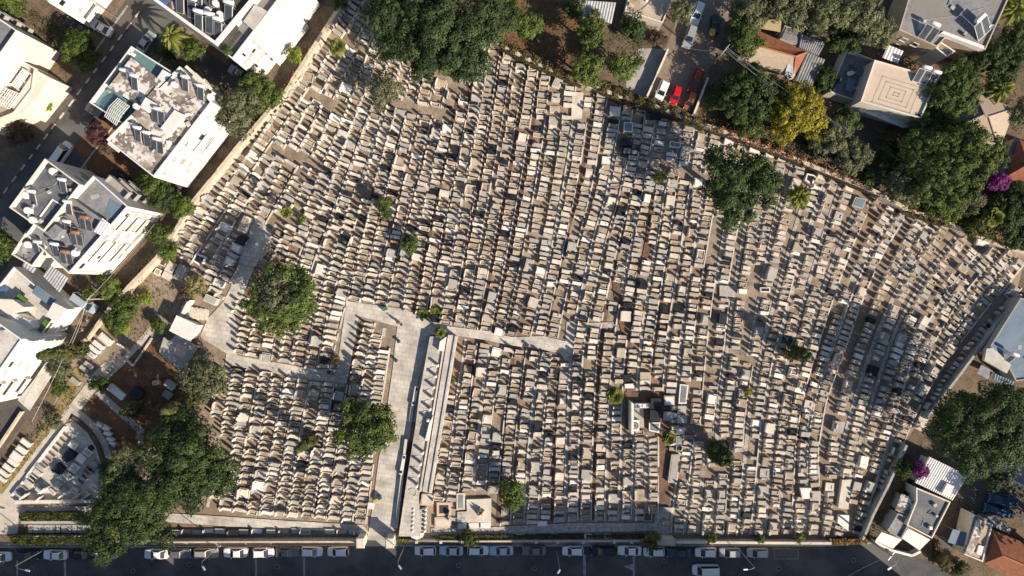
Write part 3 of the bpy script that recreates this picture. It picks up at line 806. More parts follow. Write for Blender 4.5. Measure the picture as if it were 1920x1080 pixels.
# L4: grey roofs
clutter(b, vA, 8, 1); clutter(b, vB, 14, 2)
b = building('apartment_building', 'white apartment block with blue grey roofs and many water tanks', 'building', 190, 420)
vA = volume(b, [(84, 297), (151, 346), (82, 434), (17, 389)], 12.8, 'cream_plaster', 'shade_bitumen', 1.0)  # deck drawn dark to stand for the shade across it
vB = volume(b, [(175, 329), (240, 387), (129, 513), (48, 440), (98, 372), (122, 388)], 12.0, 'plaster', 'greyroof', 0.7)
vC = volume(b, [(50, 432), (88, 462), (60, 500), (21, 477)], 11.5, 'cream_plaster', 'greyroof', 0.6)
roof_box(b, [(104, 420), (118, 430), (100, 450), (85, 438)], 11.3, 12.9, 'greyroof', 'roof_house')
roof_box(b, [(127, 366), (147, 380), (187, 408), (193, 416), (176, 408), (122, 372)], 11.3, 12.6, 'greyroof', 'roof_wall')
corrugated(b, [(191, 408), (207, 420), (190, 443), (173, 433)], 12.4, 'whitesheet', 'roof_cover', 0.3)
corrugated(b, [(95, 497), (128, 521), (109, 548), (78, 517)], 11.0, 'metalsheet', 'roof_cover', 0.3, 0.45)
corrugated(b, [(46, 489), (68, 503), (60, 512), (40, 498)], 10.6, 'metalsheet', 'roof_cover', 0.2)
flat(b, [(206, 372), (236, 390), (215, 415), (198, 402)], 11.36, 'bluesheet', 'roof_terrace', 0.04)
for fl, z in enumerate((2.0, 5.0, 8.0, 10.4)):
    for u in (0.12, 0.28, 0.45, 0.62, 0.74, 0.9):
        if rnd.random() < 0.8: window(b, vB, SE, u + rnd.uniform(-.02, .02), z, rnd.choice((0.8, 1.3, 1.9)), rnd.choice((0.6, 1.1, 1.3)))
for z in (3.2, 6.3, 9.3):
    balcony(b, vB, SE, 0.35, z, 5.0, 0.45); balcony(b, vB, SE, 0.78, z, 3.4, 0.5, 'cream_plaster')
facade_detail(b, vB, SE, 11.4)
for u, z in ((0.2, 4.0), (0.55, 7.0), (0.88, 9.0), (0.66, 4.2)): aircon(b, vB, SE, u, z)
for z in (3.0, 6.0, 9.0): balcony(b, vB, NE, 0.6, z, 4.5, 1.4, 'grey_plaster')
for u, z in ((0.3, 10.5), (0.6, 6.0), (0.4, 7.5)): window(b, vA, NE, u, z, 1.5, 0.5, 'grey_plaster')
H4 = [(61, 372, 11.8, 'solar heater alone in the middle of the shaded grey roof', 0, 0), (118, 350, 11.8, 'solar heater by the upper right edge of the shaded grey roof', 0, 0),
      (128, 391, 11.3, 'solar heater at the wall between the two grey roofs', 0, 0), (160, 420, 11.3, 'solar heater with a rusty tank nearest the ribbed cover', 1, 1),
      (127, 428, 11.3, 'solar heater just below the small grey roof house', 0, 0), (143, 448, 11.3, 'double solar heater with a rusty tank in the centre of the grey roof', 1, 1),
      (73, 466, 10.8, 'double solar heater nearest the left grey roof corner', 1, 0), (104, 470, 11.3, 'solar heater with bluish panel in the lower row', 0, 0),
      (124, 484, 11.3, 'solar heater with a rusty tank in the lower corner above the striped cover', 1, 1)]
for px, py, z, lab, d, r in H4: heater(px, py, z, lab, bool(d), -0.2, 1.0, bool(r))
for px, py, z, lab in [(96, 320, 11.8, 'large white tank at the top corner of the shaded grey roof'), (45, 365, 11.8, 'white square looking tank at the street edge of the shaded roof'),
                       (49, 394, 11.8, 'white tank at the left lower edge of the shaded grey roof'), (58, 412, 11.8, 'flat white tank beside the lower parapet of the shaded roof'),
                       (49, 458, 10.9, 'white tank on the small left grey roof'), (138, 474, 11.3, 'white tank next to the facade in the lower roof corner')]:
    roof_tank(px, py, z, lab, 0.6, 1.0)

# L5: white stepped block, left border
clutter(b, vA, 9, 3); clutter(b, vB, 14, 4); clutter(b, vC, 4, 5)
b = building('apartment_building', 'white stepped block with green turf terraces at the left border', 'building', 90, 620)
vA = volume(b, [(115, 578), (26, 500), (-70, 620), (20, 706)], 6.3, 'plaster', 'paleroof', 0.8)
vT = volume(b, [(41, 636), (0, 607), (-40, 590), (-120, 690), (-50, 765)], 12.3, 'plaster', 'paleroof', 0.3)
roof_box(b, [(100, 567), (127, 580), (107, 606), (86, 592)], 5.3, 7.6, 'plaster', 'roof_house')
flat(b, [(70, 534), (107, 562), (92, 573), (59, 548)], 6.6, 'bluesheet', 'awning')
flat(b, [(36, 550), (52, 562), (39, 575), (25, 561)], 6.8, 'turf', 'turf_deck', 0.3)
flat(b, [(85, 598), (98, 607), (84, 624), (72, 614)], 6.2, 'turf', 'turf_deck', 0.3)
roof_box(b, [(-10, 560), (24, 562), (45, 576), (20, 590), (-20, 588)], 5.3, 8.4, 'cream_plaster', 'roof_house')
flat(b, [(-5, 536), (14, 538), (12, 546), (-5, 546)], 8.9, 'bluecloth', 'awning')
mb = MB()
pp = [W(x, y, 8.0) for x, y in [(0, 588), (30, 588), (52, 600), (62, 614), (52, 620), (30, 622), (0, 615)]]
mb.prism([(p.x, p.y) for p in pp], 5.2, 8.0); mb.build('curved_terrace', M['plaster'], b)
for u, z in ((0.05, 4.5), (0.12, 2.6), (0.2, 4.4), (0.27, 2.4)): window(b, vA, SE, u, z, 1.1, 0.9)
for z in (2.2, 5.2, 8.2, 10.6):
    for u in (0.52, 0.66, 0.8, 0.92):
        if rnd.random() < 0.75: window(b, vT, SE, u - 0.3, z, 1.3, 0.9)
for z in (3.4, 6.6, 9.4): balcony(b, vT, SE, 0.25, z, 3.2, 0.8)

# L6: block with the dark solar roof, top
clutter(b, vA, 8, 6); clutter(b, vT, 7, 7)
b = building('apartment_building', 'white apartment block with dark roof crowded by solar panels', 'building', 480, 90)
vA = volume(b, [(404, 84), (474, 0), (540, -80), (400, -180), (250, -28), (290, 2)], 14.2, 'plaster', 'darkroof', 1.0, 0, 0.5)
vB = volume(b, [(405, 86), (436, 111), (560, -50), (520, -80)], 13.2, 'plaster', 'greyroof', 0.9)
flat(b, [(403, 86), (418, 96), (448, 52), (438, 40)], 13.3, 'darkroof', 'awning', 0.1)
flat(b, [(456, 40), (478, 8), (500, 20), (474, 56)], 13.6, 'paleroof', 'roof_cover', 0.1)
flat(b, [(288, -8), (312, -8), (316, 2), (306, 16), (290, 4)], 13.9, 'bluecloth', 'awning', 0.1)
for z in (2.4, 5.4, 8.4, 11.2):
    for u in (0.1, 0.25, 0.36, 0.55):
        if rnd.random() < 0.75: window(b, vB, SE, u, z, rnd.choice((0.5, 0.9)), rnd.choice((0.9, 1.5)))
a_, b_, n_ = facing(vB[0], SE)
mb = MB(); fbox(mb, a_, b_, n_, 0.5, 0, 12.6, 9.0, 0.002, 1.0); mb.build('facade_bay', M['plaster'], b)
for k, (u, z, l) in enumerate([(0.12, 9.3, 5.5), (0.25, 9.3, 5.0), (0.2, 6.0, 4.6)]):
    mb = MB(); fbox(mb, a_, b_, n_, u, z, z + 0.35, l * 0.6, 0.002, 0.3); mb.build('ledge', M['paleroof'], b)
for i, (px, py) in enumerate([(338, 8), (360, 17), (373, 41), (393, 46), (409, 55), (429, 24), (372, -6), (400, -4), (431, -4), (322, -14)]):
    lab = ['beside the blue awning', 'between the two leftmost collectors of the dark roof', 'with reddish capped tank at the centre of the dark roof', 'next to the reddish capped tank',
           'in the bottom corner of the dark roof', 'alone beside the right parapet of the dark roof', 'at the top border, left one', 'at the top border, middle one', 'at the top border by the right parapet', 'partly cut by the top border'][i]
    heater(px, py, 13.2, 'large solar collector ' + lab, False, -0.28, 1.25)
for px, py, lab in [(387, 17, 'oblong white tank lying on the dark roof'), (410, 25, 'second oblong white tank near the dark roof centre'), (402, 4, 'white boxy tank frame at the top of the dark roof')]:
    roof_tank(px, py, 13.2, lab, 0.55, 0.9)
roof_box(b, [(440, 52), (452, 60), (430, 92), (419, 84)], 12.3, 12.9, 'darkroof', 'terrace_bench')

# T1: low beige flat roof at the top
clutter(b, vA, 10, 8)
b = building('house', 'low house with flat beige stained roof at the top border', 'house', 1215, 20)
v = volume(b, [(1172, 20), (1243, 43), (1266, -15), (1200, -60), (1185, -30)], 3.8, 'cream_plaster', 'tanroof', 0.25)
window(b, v, Vector((-0.3, -0.95)), 0.3, 1.9, 1.0, 1.0)
roof_box(b, [(1181, 4), (1190, 8), (1187, 14), (1178, 11)], 3.5, 4.1, 'paleroof', 'skylight')
clutter(b, v, 5, 10)
b2 = building('shed', 'corrugated lean-to shed joined to the flat beige house', 'shed', 1140, 25)
corrugated(b2, [(1085, 0), (1155, 5), (1147, 43), (1080, 26)], 3.0, 'metalsheet', 'roof', 0.4)
mb = MB(); mb.prism([W(x, y, 2.4)[:2] for x, y in [(1088, 2), (1152, 7), (1145, 39), (1084, 23)]], 0, 2.38); mb.build('wall', M['grey_plaster'], b2)

# T2: red tiled hip roof house
b = building('house', 'house with red tiled hip roof and front slope toned as sunlit tiles beside the alley', 'house', 1445, 105)
def hip(root, corners, ridge, z0, z1, mats, wm):
    e = [W(x, y, z0) for x, y in corners]; r = [W(x, y, z1) for x, y in ridge]
    faces = [(0, 1, 5, 4), (1, 2, 5), (2, 3, 4, 5), (3, 0, 4)]
    v = [tuple(p) for p in e] + [tuple(p) for p in r]
    for i, f in enumerate(faces):
        mb = MB(); pts = [Vector(v[k]) for k in f]
        n = (pts[1] - pts[0]).cross(pts[2] - pts[0])
        if n.z < 0: pts = pts[::-1]
        mb.add([tuple(p) for p in pts], [tuple(range(len(pts)))]); mb.build('roof', M[mats[i]], root)
    mb = MB(); mb.tube([r[0] + Vector((0, 0, .04)), r[1] + Vector((0, 0, .04))], 0.17, 6)
    for a, c in ((0, 0), (1, 1), (2, 1), (3, 0)): mb.tube([e[a] + Vector((0, 0, .03)), r[c] + Vector((0, 0, .04))], 0.15, 6)
    mb.build('ridge_cap', M['ridgetile'] if 'redtile' in mats else M['brownline'], root)
    w = inset(ccw([p[:2] for p in e]), 0.35)
    mb = MB(); mb.prism(w, 0, z0 - 0.05); mb.build('wall', M[wm], root)
# corners: top-left, top-right, bottom-right, bottom-left ; ridge left, right
hip(b, [(1420, 56), (1513, 98), (1487, 148), (1383, 107)], [(1426, 87), (1492, 106)], 3.0, 4.7, ['redtile', 'redtile', 'beigeslope', 'redtile'], 'tan_plaster')  # front slope: weathered tiles, with the sun's glare put into the colour
flat(b, [(1480, 108), (1491, 112), (1493, 140), (1487, 148), (1472, 144)], 4.0, 'metalsheet', 'patch_sheet', 0.06, (0.35, 0.4, -0.5, -0.85, -0.8))
b2 = building('shed', 'dark corrugated shed joined to the red tiled house', 'shed', 1520, 130)
corrugated(b2, [(1513, 98), (1547, 112), (1523, 164), (1492, 150)], 2.8, 'darksheet', 'roof', 0.3)
mb = MB(); mb.prism([W(x, y, 2.3)[:2] for x, y in [(1514, 101), (1544, 113), (1522, 160), (1495, 148)]], 0, 2.28); mb.build('wall', M['grey_plaster'], b2)
b2 = building('shed', 'ribbed grey sheet roof shed behind the red tiled house', 'shed', 1530, 80)
corrugated(b2, [(1502, 64), (1548, 80), (1535, 104), (1498, 88)], 2.7, 'darksheet', 'roof', 0.2, 0.4)
mb = MB(); mb.prism([W(x, y, 2.2)[:2] for x, y in [(1504, 67), (1545, 81), (1533, 101), (1500, 87)]], 0, 2.28); mb.build('wall', M['grey_plaster'], b2)
b2 = building('shed', 'ruined roofless stone outbuilding above the red tiled house', 'shed', 1485, 62)
mb = MB(); mb.prism([W(x, y, 2.2)[:2] for x, y in [(1472, 47), (1504, 60), (1496, 86), (1462, 74)]], 0, 2.2, 0); mb.build('wall', M['tan_plaster'], b2)
flat(b2, [(1475, 50), (1501, 61), (1494, 83), (1465, 72)], 2.35, 'greyroof', 'roof', 0.1)
b2 = building('canopy', 'tan tarpaulin canopy on posts above the red tiled house', 'canopy', 1442, 45)
flat(b2, [(1424, 38), (1466, 36), (1463, 60), (1420, 52)], 3.4, 'tarp', 'cover', 0.06)
posts(b2, [(1426, 39), (1464, 38), (1461, 59), (1422, 51)], 0, 3.33)

# T3: big grey flat roof, top right
b = building('apartment_building', 'tan two storey building with large flat grey roof at the top right', 'building', 1770, 60)
v = volume(b, [(1709, -20), (1686, 56), (1757, 88), (1778, 66), (1848, 93), (1890, 0), (1905, -60), (1760, -120)], 6.8, 'tan_plaster', 'greyroof', 0.35)
SWd = Vector((-0.4, -0.92))
for u, z in ((0.3, 4.6), (0.6, 4.6), (0.35, 1.8)): window(b, v, SWd, u, z, 1.0, 1.1)
p = W(1806, 72, 7.4)
roof_box(b, [(1764, 62), (1770, 58), (1846, 86), (1844, 92)], 6.4, 7.6, 'plaster', 'parapet_wall')
bb = volume(b, [(1752, 88), (1764, 78), (1792, 96), (1776, 107)], 6.2, 'plaster', 'pink', 0.9)
heater(1742, 62, 6.45, 'brown timber coloured collectors on the big grey roof', True, -0.45, 1.2)
heater(1840, 52, 6.45, 'tilted grey collector pair with white tank on the big grey roof', True, 0.75, 1.45)
b2 = building('canopy', 'pale box canopy behind the big grey roof', 'canopy', 1870, 70)
flat(b2, [(1856, 62), (1880, 52), (1888, 68), (1866, 80)], 3.0, 'whitesheet', 'cover', 0.1)
posts(b2, [(1858, 63), (1879, 54), (1886, 67), (1867, 78)], 0, 2.89)

# T4: patterned terrace roof
clutter(b, v, 12, 9)
b = building('house', 'house with beige tiled roof terrace patterned in nested rectangles', 'house', 1690, 170)
v = volume(b, [(1640, 112), (1760, 146), (1727, 222), (1614, 190)], 6.6, 'cream_plaster', 'beigetile', 0.35)
rz = 6.6 - 0.35
c0 = Vector((1680, 177)); ex = Vector((0.955, 0.29)); ey = Vector((-0.39, 0.92))
for k, (hx, hy) in enumerate([(37, 26), (27, 18), (15, 10.5), (5, 3)]):
    mb = MB()
    cs = [c0 + ex * sx * hx + ey * sy * hy for sx, sy in ((-1, -1), (1, -1), (1, 1), (-1, 1))]
    for i in range(4):
        A = W(*cs[i], rz); B_ = W(*cs[(i + 1) % 4], rz); d = B_ - A; c = (A + B_) / 2
        mb.box(c.x, c.y, rz + 0.003, rz + 0.009, d.length + 0.16, 0.16, math.atan2(d.y, d.x))
    mb.build('tile_band', M['brownline'], b)
roof_box(b, [(1722, 152), (1755, 160), (1735, 205), (1728, 203), (1741, 163), (1719, 158)], rz - 0.05, rz + 0.02, 'grey', 'shade_strip')  # tree shade along the terrace edge drawn as a grey strip
flat(b, [(1614, 194), (1692, 222), (1716, 236), (1694, 240), (1610, 206)], 3.2, 'whitesheet', 'porch_roof', 0.15)
vt = volume(b, [(1588, 92), (1640, 112), (1612, 192), (1555, 172)], 3.2, 'cream_plaster', 'darksheet', 0.8)
flat(b, [(1590, 146), (1604, 150), (1598, 172), (1584, 168)], 3.6, 'bluesheet', 'garden_table', 0.1)
flat(b, [(1612, 128), (1636, 134), (1630, 146), (1606, 140)], 3.6, 'bluesheet', 'awning', 0.1)
corrugated(b, [(1665, 84), (1694, 96), (1685, 118), (1656, 107)], 5.2, 'whitesheet', 'awning', 0.3, 0.6)
heater(1730, 142, 6.3, 'glossy black collectors at the corner of the patterned terrace', True, -0.3, 1.1)
heater(1748, 150, 6.3, 'second black collector hanging over the terrace corner', False, -0.3, 1.1)

clutter(b, vt, 14, 11)
# T5 hip roof with beige tiles, T6 red roof on the right edge
b = building('house', 'house with beige pyramid roof half covered by trees on the right', 'house', 1850, 225)
hip(b, [(1827, 172), (1903, 203), (1874, 283), (1792, 238)], [(1845, 215), (1853, 219)], 3.3, 5.0, ['beigeslope', 'beigeslope', 'beigeslope', 'darksheet'], 'tan_plaster')
b = building('house', 'house with orange red tiled roof at the right border above the bougainvillea', 'house', 1930, 300)
hip(b, [(1912, 262), (1990, 290), (1960, 370), (1886, 332)], [(1928, 308), (1945, 315)], 3.3, 5.2, ['redtile', 'redtile', 'redtile', 'redtile'], 'tan_plaster')
b2 = building('shed', 'grey lean-to strip beside the orange red roof on the right border', 'shed', 1885, 285)
flat(b2, [(1903, 258), (1912, 262), (1884, 334), (1872, 328)], 2.6, 'greyroof', 'roof', 0.15)
mb = MB(); mb.prism([W(x, y, 2.4)[:2] for x, y in [(1903, 260), (1910, 263), (1884, 330), (1875, 326)]], 0, 2.44); mb.build('wall', M['tan_plaster'], b2)
b2 = building('shed', 'low bluish sheet roof below the orange red roof', 'shed', 1905, 350)
flat(b2, [(1892, 338), (1940, 356), (1930, 380), (1884, 360)], 2.6, 'darksheet', 'roof', 0.12)
mb = MB(); mb.prism([W(x, y, 2.4)[:2] for x, y in [(1894, 341), (1937, 357), (1928, 377), (1886, 359)]], 0, 2.46); mb.build('wall', M['grey_plaster'], b2)

# R1: blue roofed house on the right border
b = building('house', 'house with blue grey flat roof on the right border', 'house', 1890, 640)
v = volume(b, [(1914, 558), (1850, 660), (1892, 690), (1905, 715), (2010, 700), (2040, 600)], 3.4, 'grey_plaster', 'bluesheet', 0.25)
roof_box(b, [(1850, 654), (1862, 652), (1896, 684), (1888, 700), (1846, 676)], 3.0, 3.7, 'paleroof', 'roof_edge')
heater(1893, 674, 3.2, 'collector frame with white tank at the corner of the blue roof', False, -0.5, 1.0)
flat(b, [(1840, 684), (1862, 696), (1852, 712), (1832, 700)], 2.6, 'darksheet', 'awning', 0.1)
corrugated(b, [(1864, 700), (1902, 716), (1896, 726), (1862, 712)], 3.0, 'bluesheet', 'awning', 0.1)

clutter(b, v, 5, 12)
# R2: group of low houses at lower right
b = building('house', 'low house with white corrugated roof under the big dark tree', 'house', 1765, 895)
corrugated(b, [(1742, 856), (1815, 892), (1789, 940), (1718, 906)], 3.4, 'whitesheet', 'roof', 0.5, 0.42)
mb = MB(); mb.prism([W(x, y, 2.7)[:2] for x, y in [(1743, 859), (1811, 892), (1787, 936), (1722, 905)]], 0, 2.7); mb.build('wall', M['cream_plaster'], b)
mb = MB(); mb.prism([W(x, y, 3.4)[:2] for x, y in [(1774, 905), (1787, 911), (1778, 930), (1764, 924)]], 3.0, 3.75); mb.build('skylight', M['whitesheet'], b)
b = building('house', 'low house with shade-toned grey flat roof near the street corner', 'house', 1745, 965)
v = volume(b, [(1718, 914), (1783, 941), (1748, 1010), (1700, 985), (1718, 940)], 3.6, 'cream_plaster', 'shade_bitumen', 0.35)  # dark deck colour carries the shade over this roof
clutter(b, v, 6, 13)
b2 = building('shed', 'rusty striped corrugated shed roof beside the street corner house', 'shed', 1703, 948)
corrugated(b2, [(1717, 938), (1705, 970), (1680, 957), (1692, 926)], 3.0, 'stained', 'roof', 0.3, 0.5)
mb = MB(); mb.prism([W(x, y, 2.5)[:2] for x, y in [(1714, 939), (1704, 967), (1683, 956), (1693, 929)]], 0, 2.5); mb.build('wall', M['grey_plaster'], b2)
b2 = building('house', 'dark courtyard roof between the striped shed and the white awnings', 'house', 1685, 985)
v = volume(b2, [(1684, 962), (1710, 974), (1690, 1012), (1664, 995)], 3.0, 'grey_plaster', 'darksheet', 0.4)
for lab, q in [('white canvas awning at the left of the street corner house', [(1652, 997), (1690, 1011), (1674, 1029), (1641, 1014)]),
               ('white canvas awning at the right of the street corner house', [(1702, 990), (1743, 1011), (1724, 1032), (1691, 1009)])]:
    c = building('awning', lab, 'awning', *q[0], )
    flat(c, q, 2.8, 'canvas', 'cover', 0.06, (0.2, 0.2, 0, 0))
    posts(c, [(q[0][0] + 1, q[0][1] + 1), (q[1][0] - 1, q[1][1] + 0.6), (q[2][0], q[2][1] - 1), (q[3][0] + 1, q[3][1])], 0, 2.72)
wall('white curved front wall under the canvas awnings', [(1640, 1016), (1672, 1032), (1710, 1042), (1726, 1034)], 1.5, 0.3, 'plaster', 'garden_wall')
b = building('house', 'red tiled house with bright pale flat roofed wing in the lower right corner', 'house', 1860, 1020)
hip(b, [(1862, 994), (1975, 1040), (1950, 1115), (1846, 1056)], [(1880, 1042), (1935, 1066)], 3.4, 5.2, ['redtile', 'redtile', 'redtile', 'redtile'], 'cream_plaster')
v = volume(b, [(1825, 963), (1862, 984), (1843, 1054), (1808, 1040)], 3.6, 'cream_plaster', 'tanroof', 0.25)
roof_box(b, [(1838, 966), (1851, 974), (1822, 1044), (1809, 1038)], 3.3, 4.0, 'stained', 'roof_step')
flat(b, [(1787, 992), (1817, 1000), (1808, 1026), (1777, 1017)], 3.0, 'bluesheet', 'awning', 0.08)
flat(b, [(1836, 1022), (1845, 1025), (1840, 1042), (1831, 1038)], 3.75, 'whitesheet', 'skylight', 0.3)
posts(b, [(1789, 994), (1780, 1015)], 0, 2.9)
b2 = building('shed', 'narrow dark sheet roof above the red tiled corner house', 'shed', 1875, 985)
flat(b2, [(1850, 967), (1868, 972), (1896, 990), (1893, 1000), (1864, 988)], 2.6, 'darksheet', 'roof', 0.1)
mb = MB(); mb.prism([W(x, y, 2.4)[:2] for x, y in [(1852, 969), (1868, 974), (1893, 991), (1891, 997), (1865, 986)]], 0, 2.46); mb.build('wall', M['grey_plaster'], b2)
b = building('house', 'pale flat roofed house cut by the right border beyond the blue vans', 'house', 1905, 895)
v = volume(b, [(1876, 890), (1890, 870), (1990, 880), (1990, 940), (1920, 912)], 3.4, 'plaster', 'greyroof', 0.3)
# left: long white canopy by the motorcycles wall
b = building('canopy', 'long white flat canopy beside the leaning cypress at the left', 'canopy', 62, 730)
flat(b, [(85, 686), (98, 703), (55, 770), (33, 750)], 3.0, 'paleroof', 'cover', 0.12)
posts(b, [(85, 689), (95, 703), (55, 767), (36, 750)], 0, 2.87)
# off the frame to the south: the street's other side (their shadows lie across the road)
SOUTH = [(-330, -160, 1128, 12.0), (-110, 95, 1130, 10.5), (140, 420, 1128, 11.5), (463, 640, 1130, 11.0), (668, 860, 1130, 12.5), (905, 1180, 1128, 13.0), (1190, 1475, 1126, 19.5), (1505, 1760, 1130, 12.0), (1800, 1985, 1165, 8.0)]
for i, (x0, x1, y, h) in enumerate(SOUTH):
    b = building('apartment_building', ORD[i] + ' apartment block from the left on the far side of the lower street', 'building', x0, y, 'blocks across the lower street')
    p = ccw(P([(x0, y), (x1, y + 6), (x1, y + 130), (x0, y + 130)]))
    mb = MB(); mb.prism(p, 0, h); mb.build('wall', M['cream_plaster'], b)
    q = inset(p, 0.3)
    mb = MB(); mb.prism(q, h + 0.003, h + 0.15); mb.build('roof', M['paleroof'], b)
    mb = MB(); mb.box(*G((x0 + x1) / 2, y + 70), h + 0.153, h + 2.6, 4, 3); mb.build('stair_house', M['plaster'], b)
# ------------------------------------------------------------------ notable tombs traced one by one
def tomb(name, label, quad, h, m, lid=None, lidm=None, cat='tomb', group=None, step=0.0, extra=None, overhang=0.0):
    q = [W(x, y, h)[:2] for x, y in quad]
    c = (sum(p[0] for p in q) / len(q), sum(p[1] for p in q) / len(q))
    o = thing(name, label, cat, (c[0], c[1], 0), group)
    if step:
        mb = MB(); mb.prism(inset(ccw(q), -step), 0, 0.2); mb.build('plinth', M['kerbstone'], o)
    mb = MB(); mb.prism(inset(ccw(q), max(overhang, 0.04)), 0, h); mb.build('body', M[m], o)
    mb = MB(); mb.prism(ccw(q), h + 0.003, h + 0.10); ld = mb.build('lid', M[lidm or m], o)
    if lid:
        mb = MB(); mb.prism(inset(ccw(q), lid[0]), h + 0.103, h + 0.14); mb.build('inlay', M[lid[1]], ld)
    return o

def cq(px, py, l, w, deg):
    a = math.radians(deg); c, s = math.cos(a), math.sin(a)
    return [(px + c * x - s * y, py + s * x + c * y) for x, y in ((-l / 2, -w / 2), (l / 2, -w / 2), (l / 2, w / 2), (-l / 2, w / 2))]

BLOCK = []      # areas the grave rows keep clear of
def block(quad, d=4):
    c = (sum(p[0] for p in quad) / len(quad), sum(p[1] for p in quad) / len(quad))
    BLOCK.append([(c[0] + (x - c[0]) * (1 + d / 20), c[1] + (y - c[1]) * (1 + d / 20)) for x, y in quad])

# white mausoleum court in the middle
mo = thing('mausoleum', 'white marble mausoleum with tall side wall and black round emblem', 'mausoleum', (*G(1190, 780), 0))
mb = MB(); mb.prism(P([(1181, 762), (1206, 761), (1207, 801), (1182, 801)]), 0, 0.35); mb.build('floor_slab', M['grey'], mo)
mb = MB(); mb.prism(P([(1178, 748), (1182.5, 752), (1182.5, 807), (1178, 807)]), 0, 3.4); mb.build('side_wall', M['white'], mo)
mb = MB(); mb.prism(P([(1185, 755), (1218, 755), (1218, 763), (1185, 763)]), 0, 1.3); pl = mb.build('tomb_row', M['white'], mo)
for x in (1192.5, 1201, 1209.5):
    mb = MB(); mb.prism(P([(x, 756), (x + 2, 756), (x + 2, 761.5), (x, 761.5)]), 1.303, 1.35); mb.build('inscription_plaque', M['steel'], pl)
mb = MB(); mb.prism(P([(1183, 786), (1197, 786), (1197, 806.5), (1183, 806.5)]), 0, 1.0); em = mb.build('emblem_table', M['white'], mo)
mb = MB(); mb.lathe(*G(1189, 796), [(0.66, 1.003), (0.66, 1.04)], 24); mb.build('emblem', M['darksteel'], em)
mb = MB(); mb.lathe(*G(1189, 796), [(0.45, 1.043), (0.45, 1.06)], 20); mb.build('emblem_ring', M['steel'], em)
mb = MB(); mb.lathe(*G(1189, 796), [(0.22, 1.063), (0.22, 1.08)], 16); mb.build('emblem_centre', M['darksteel'], em)
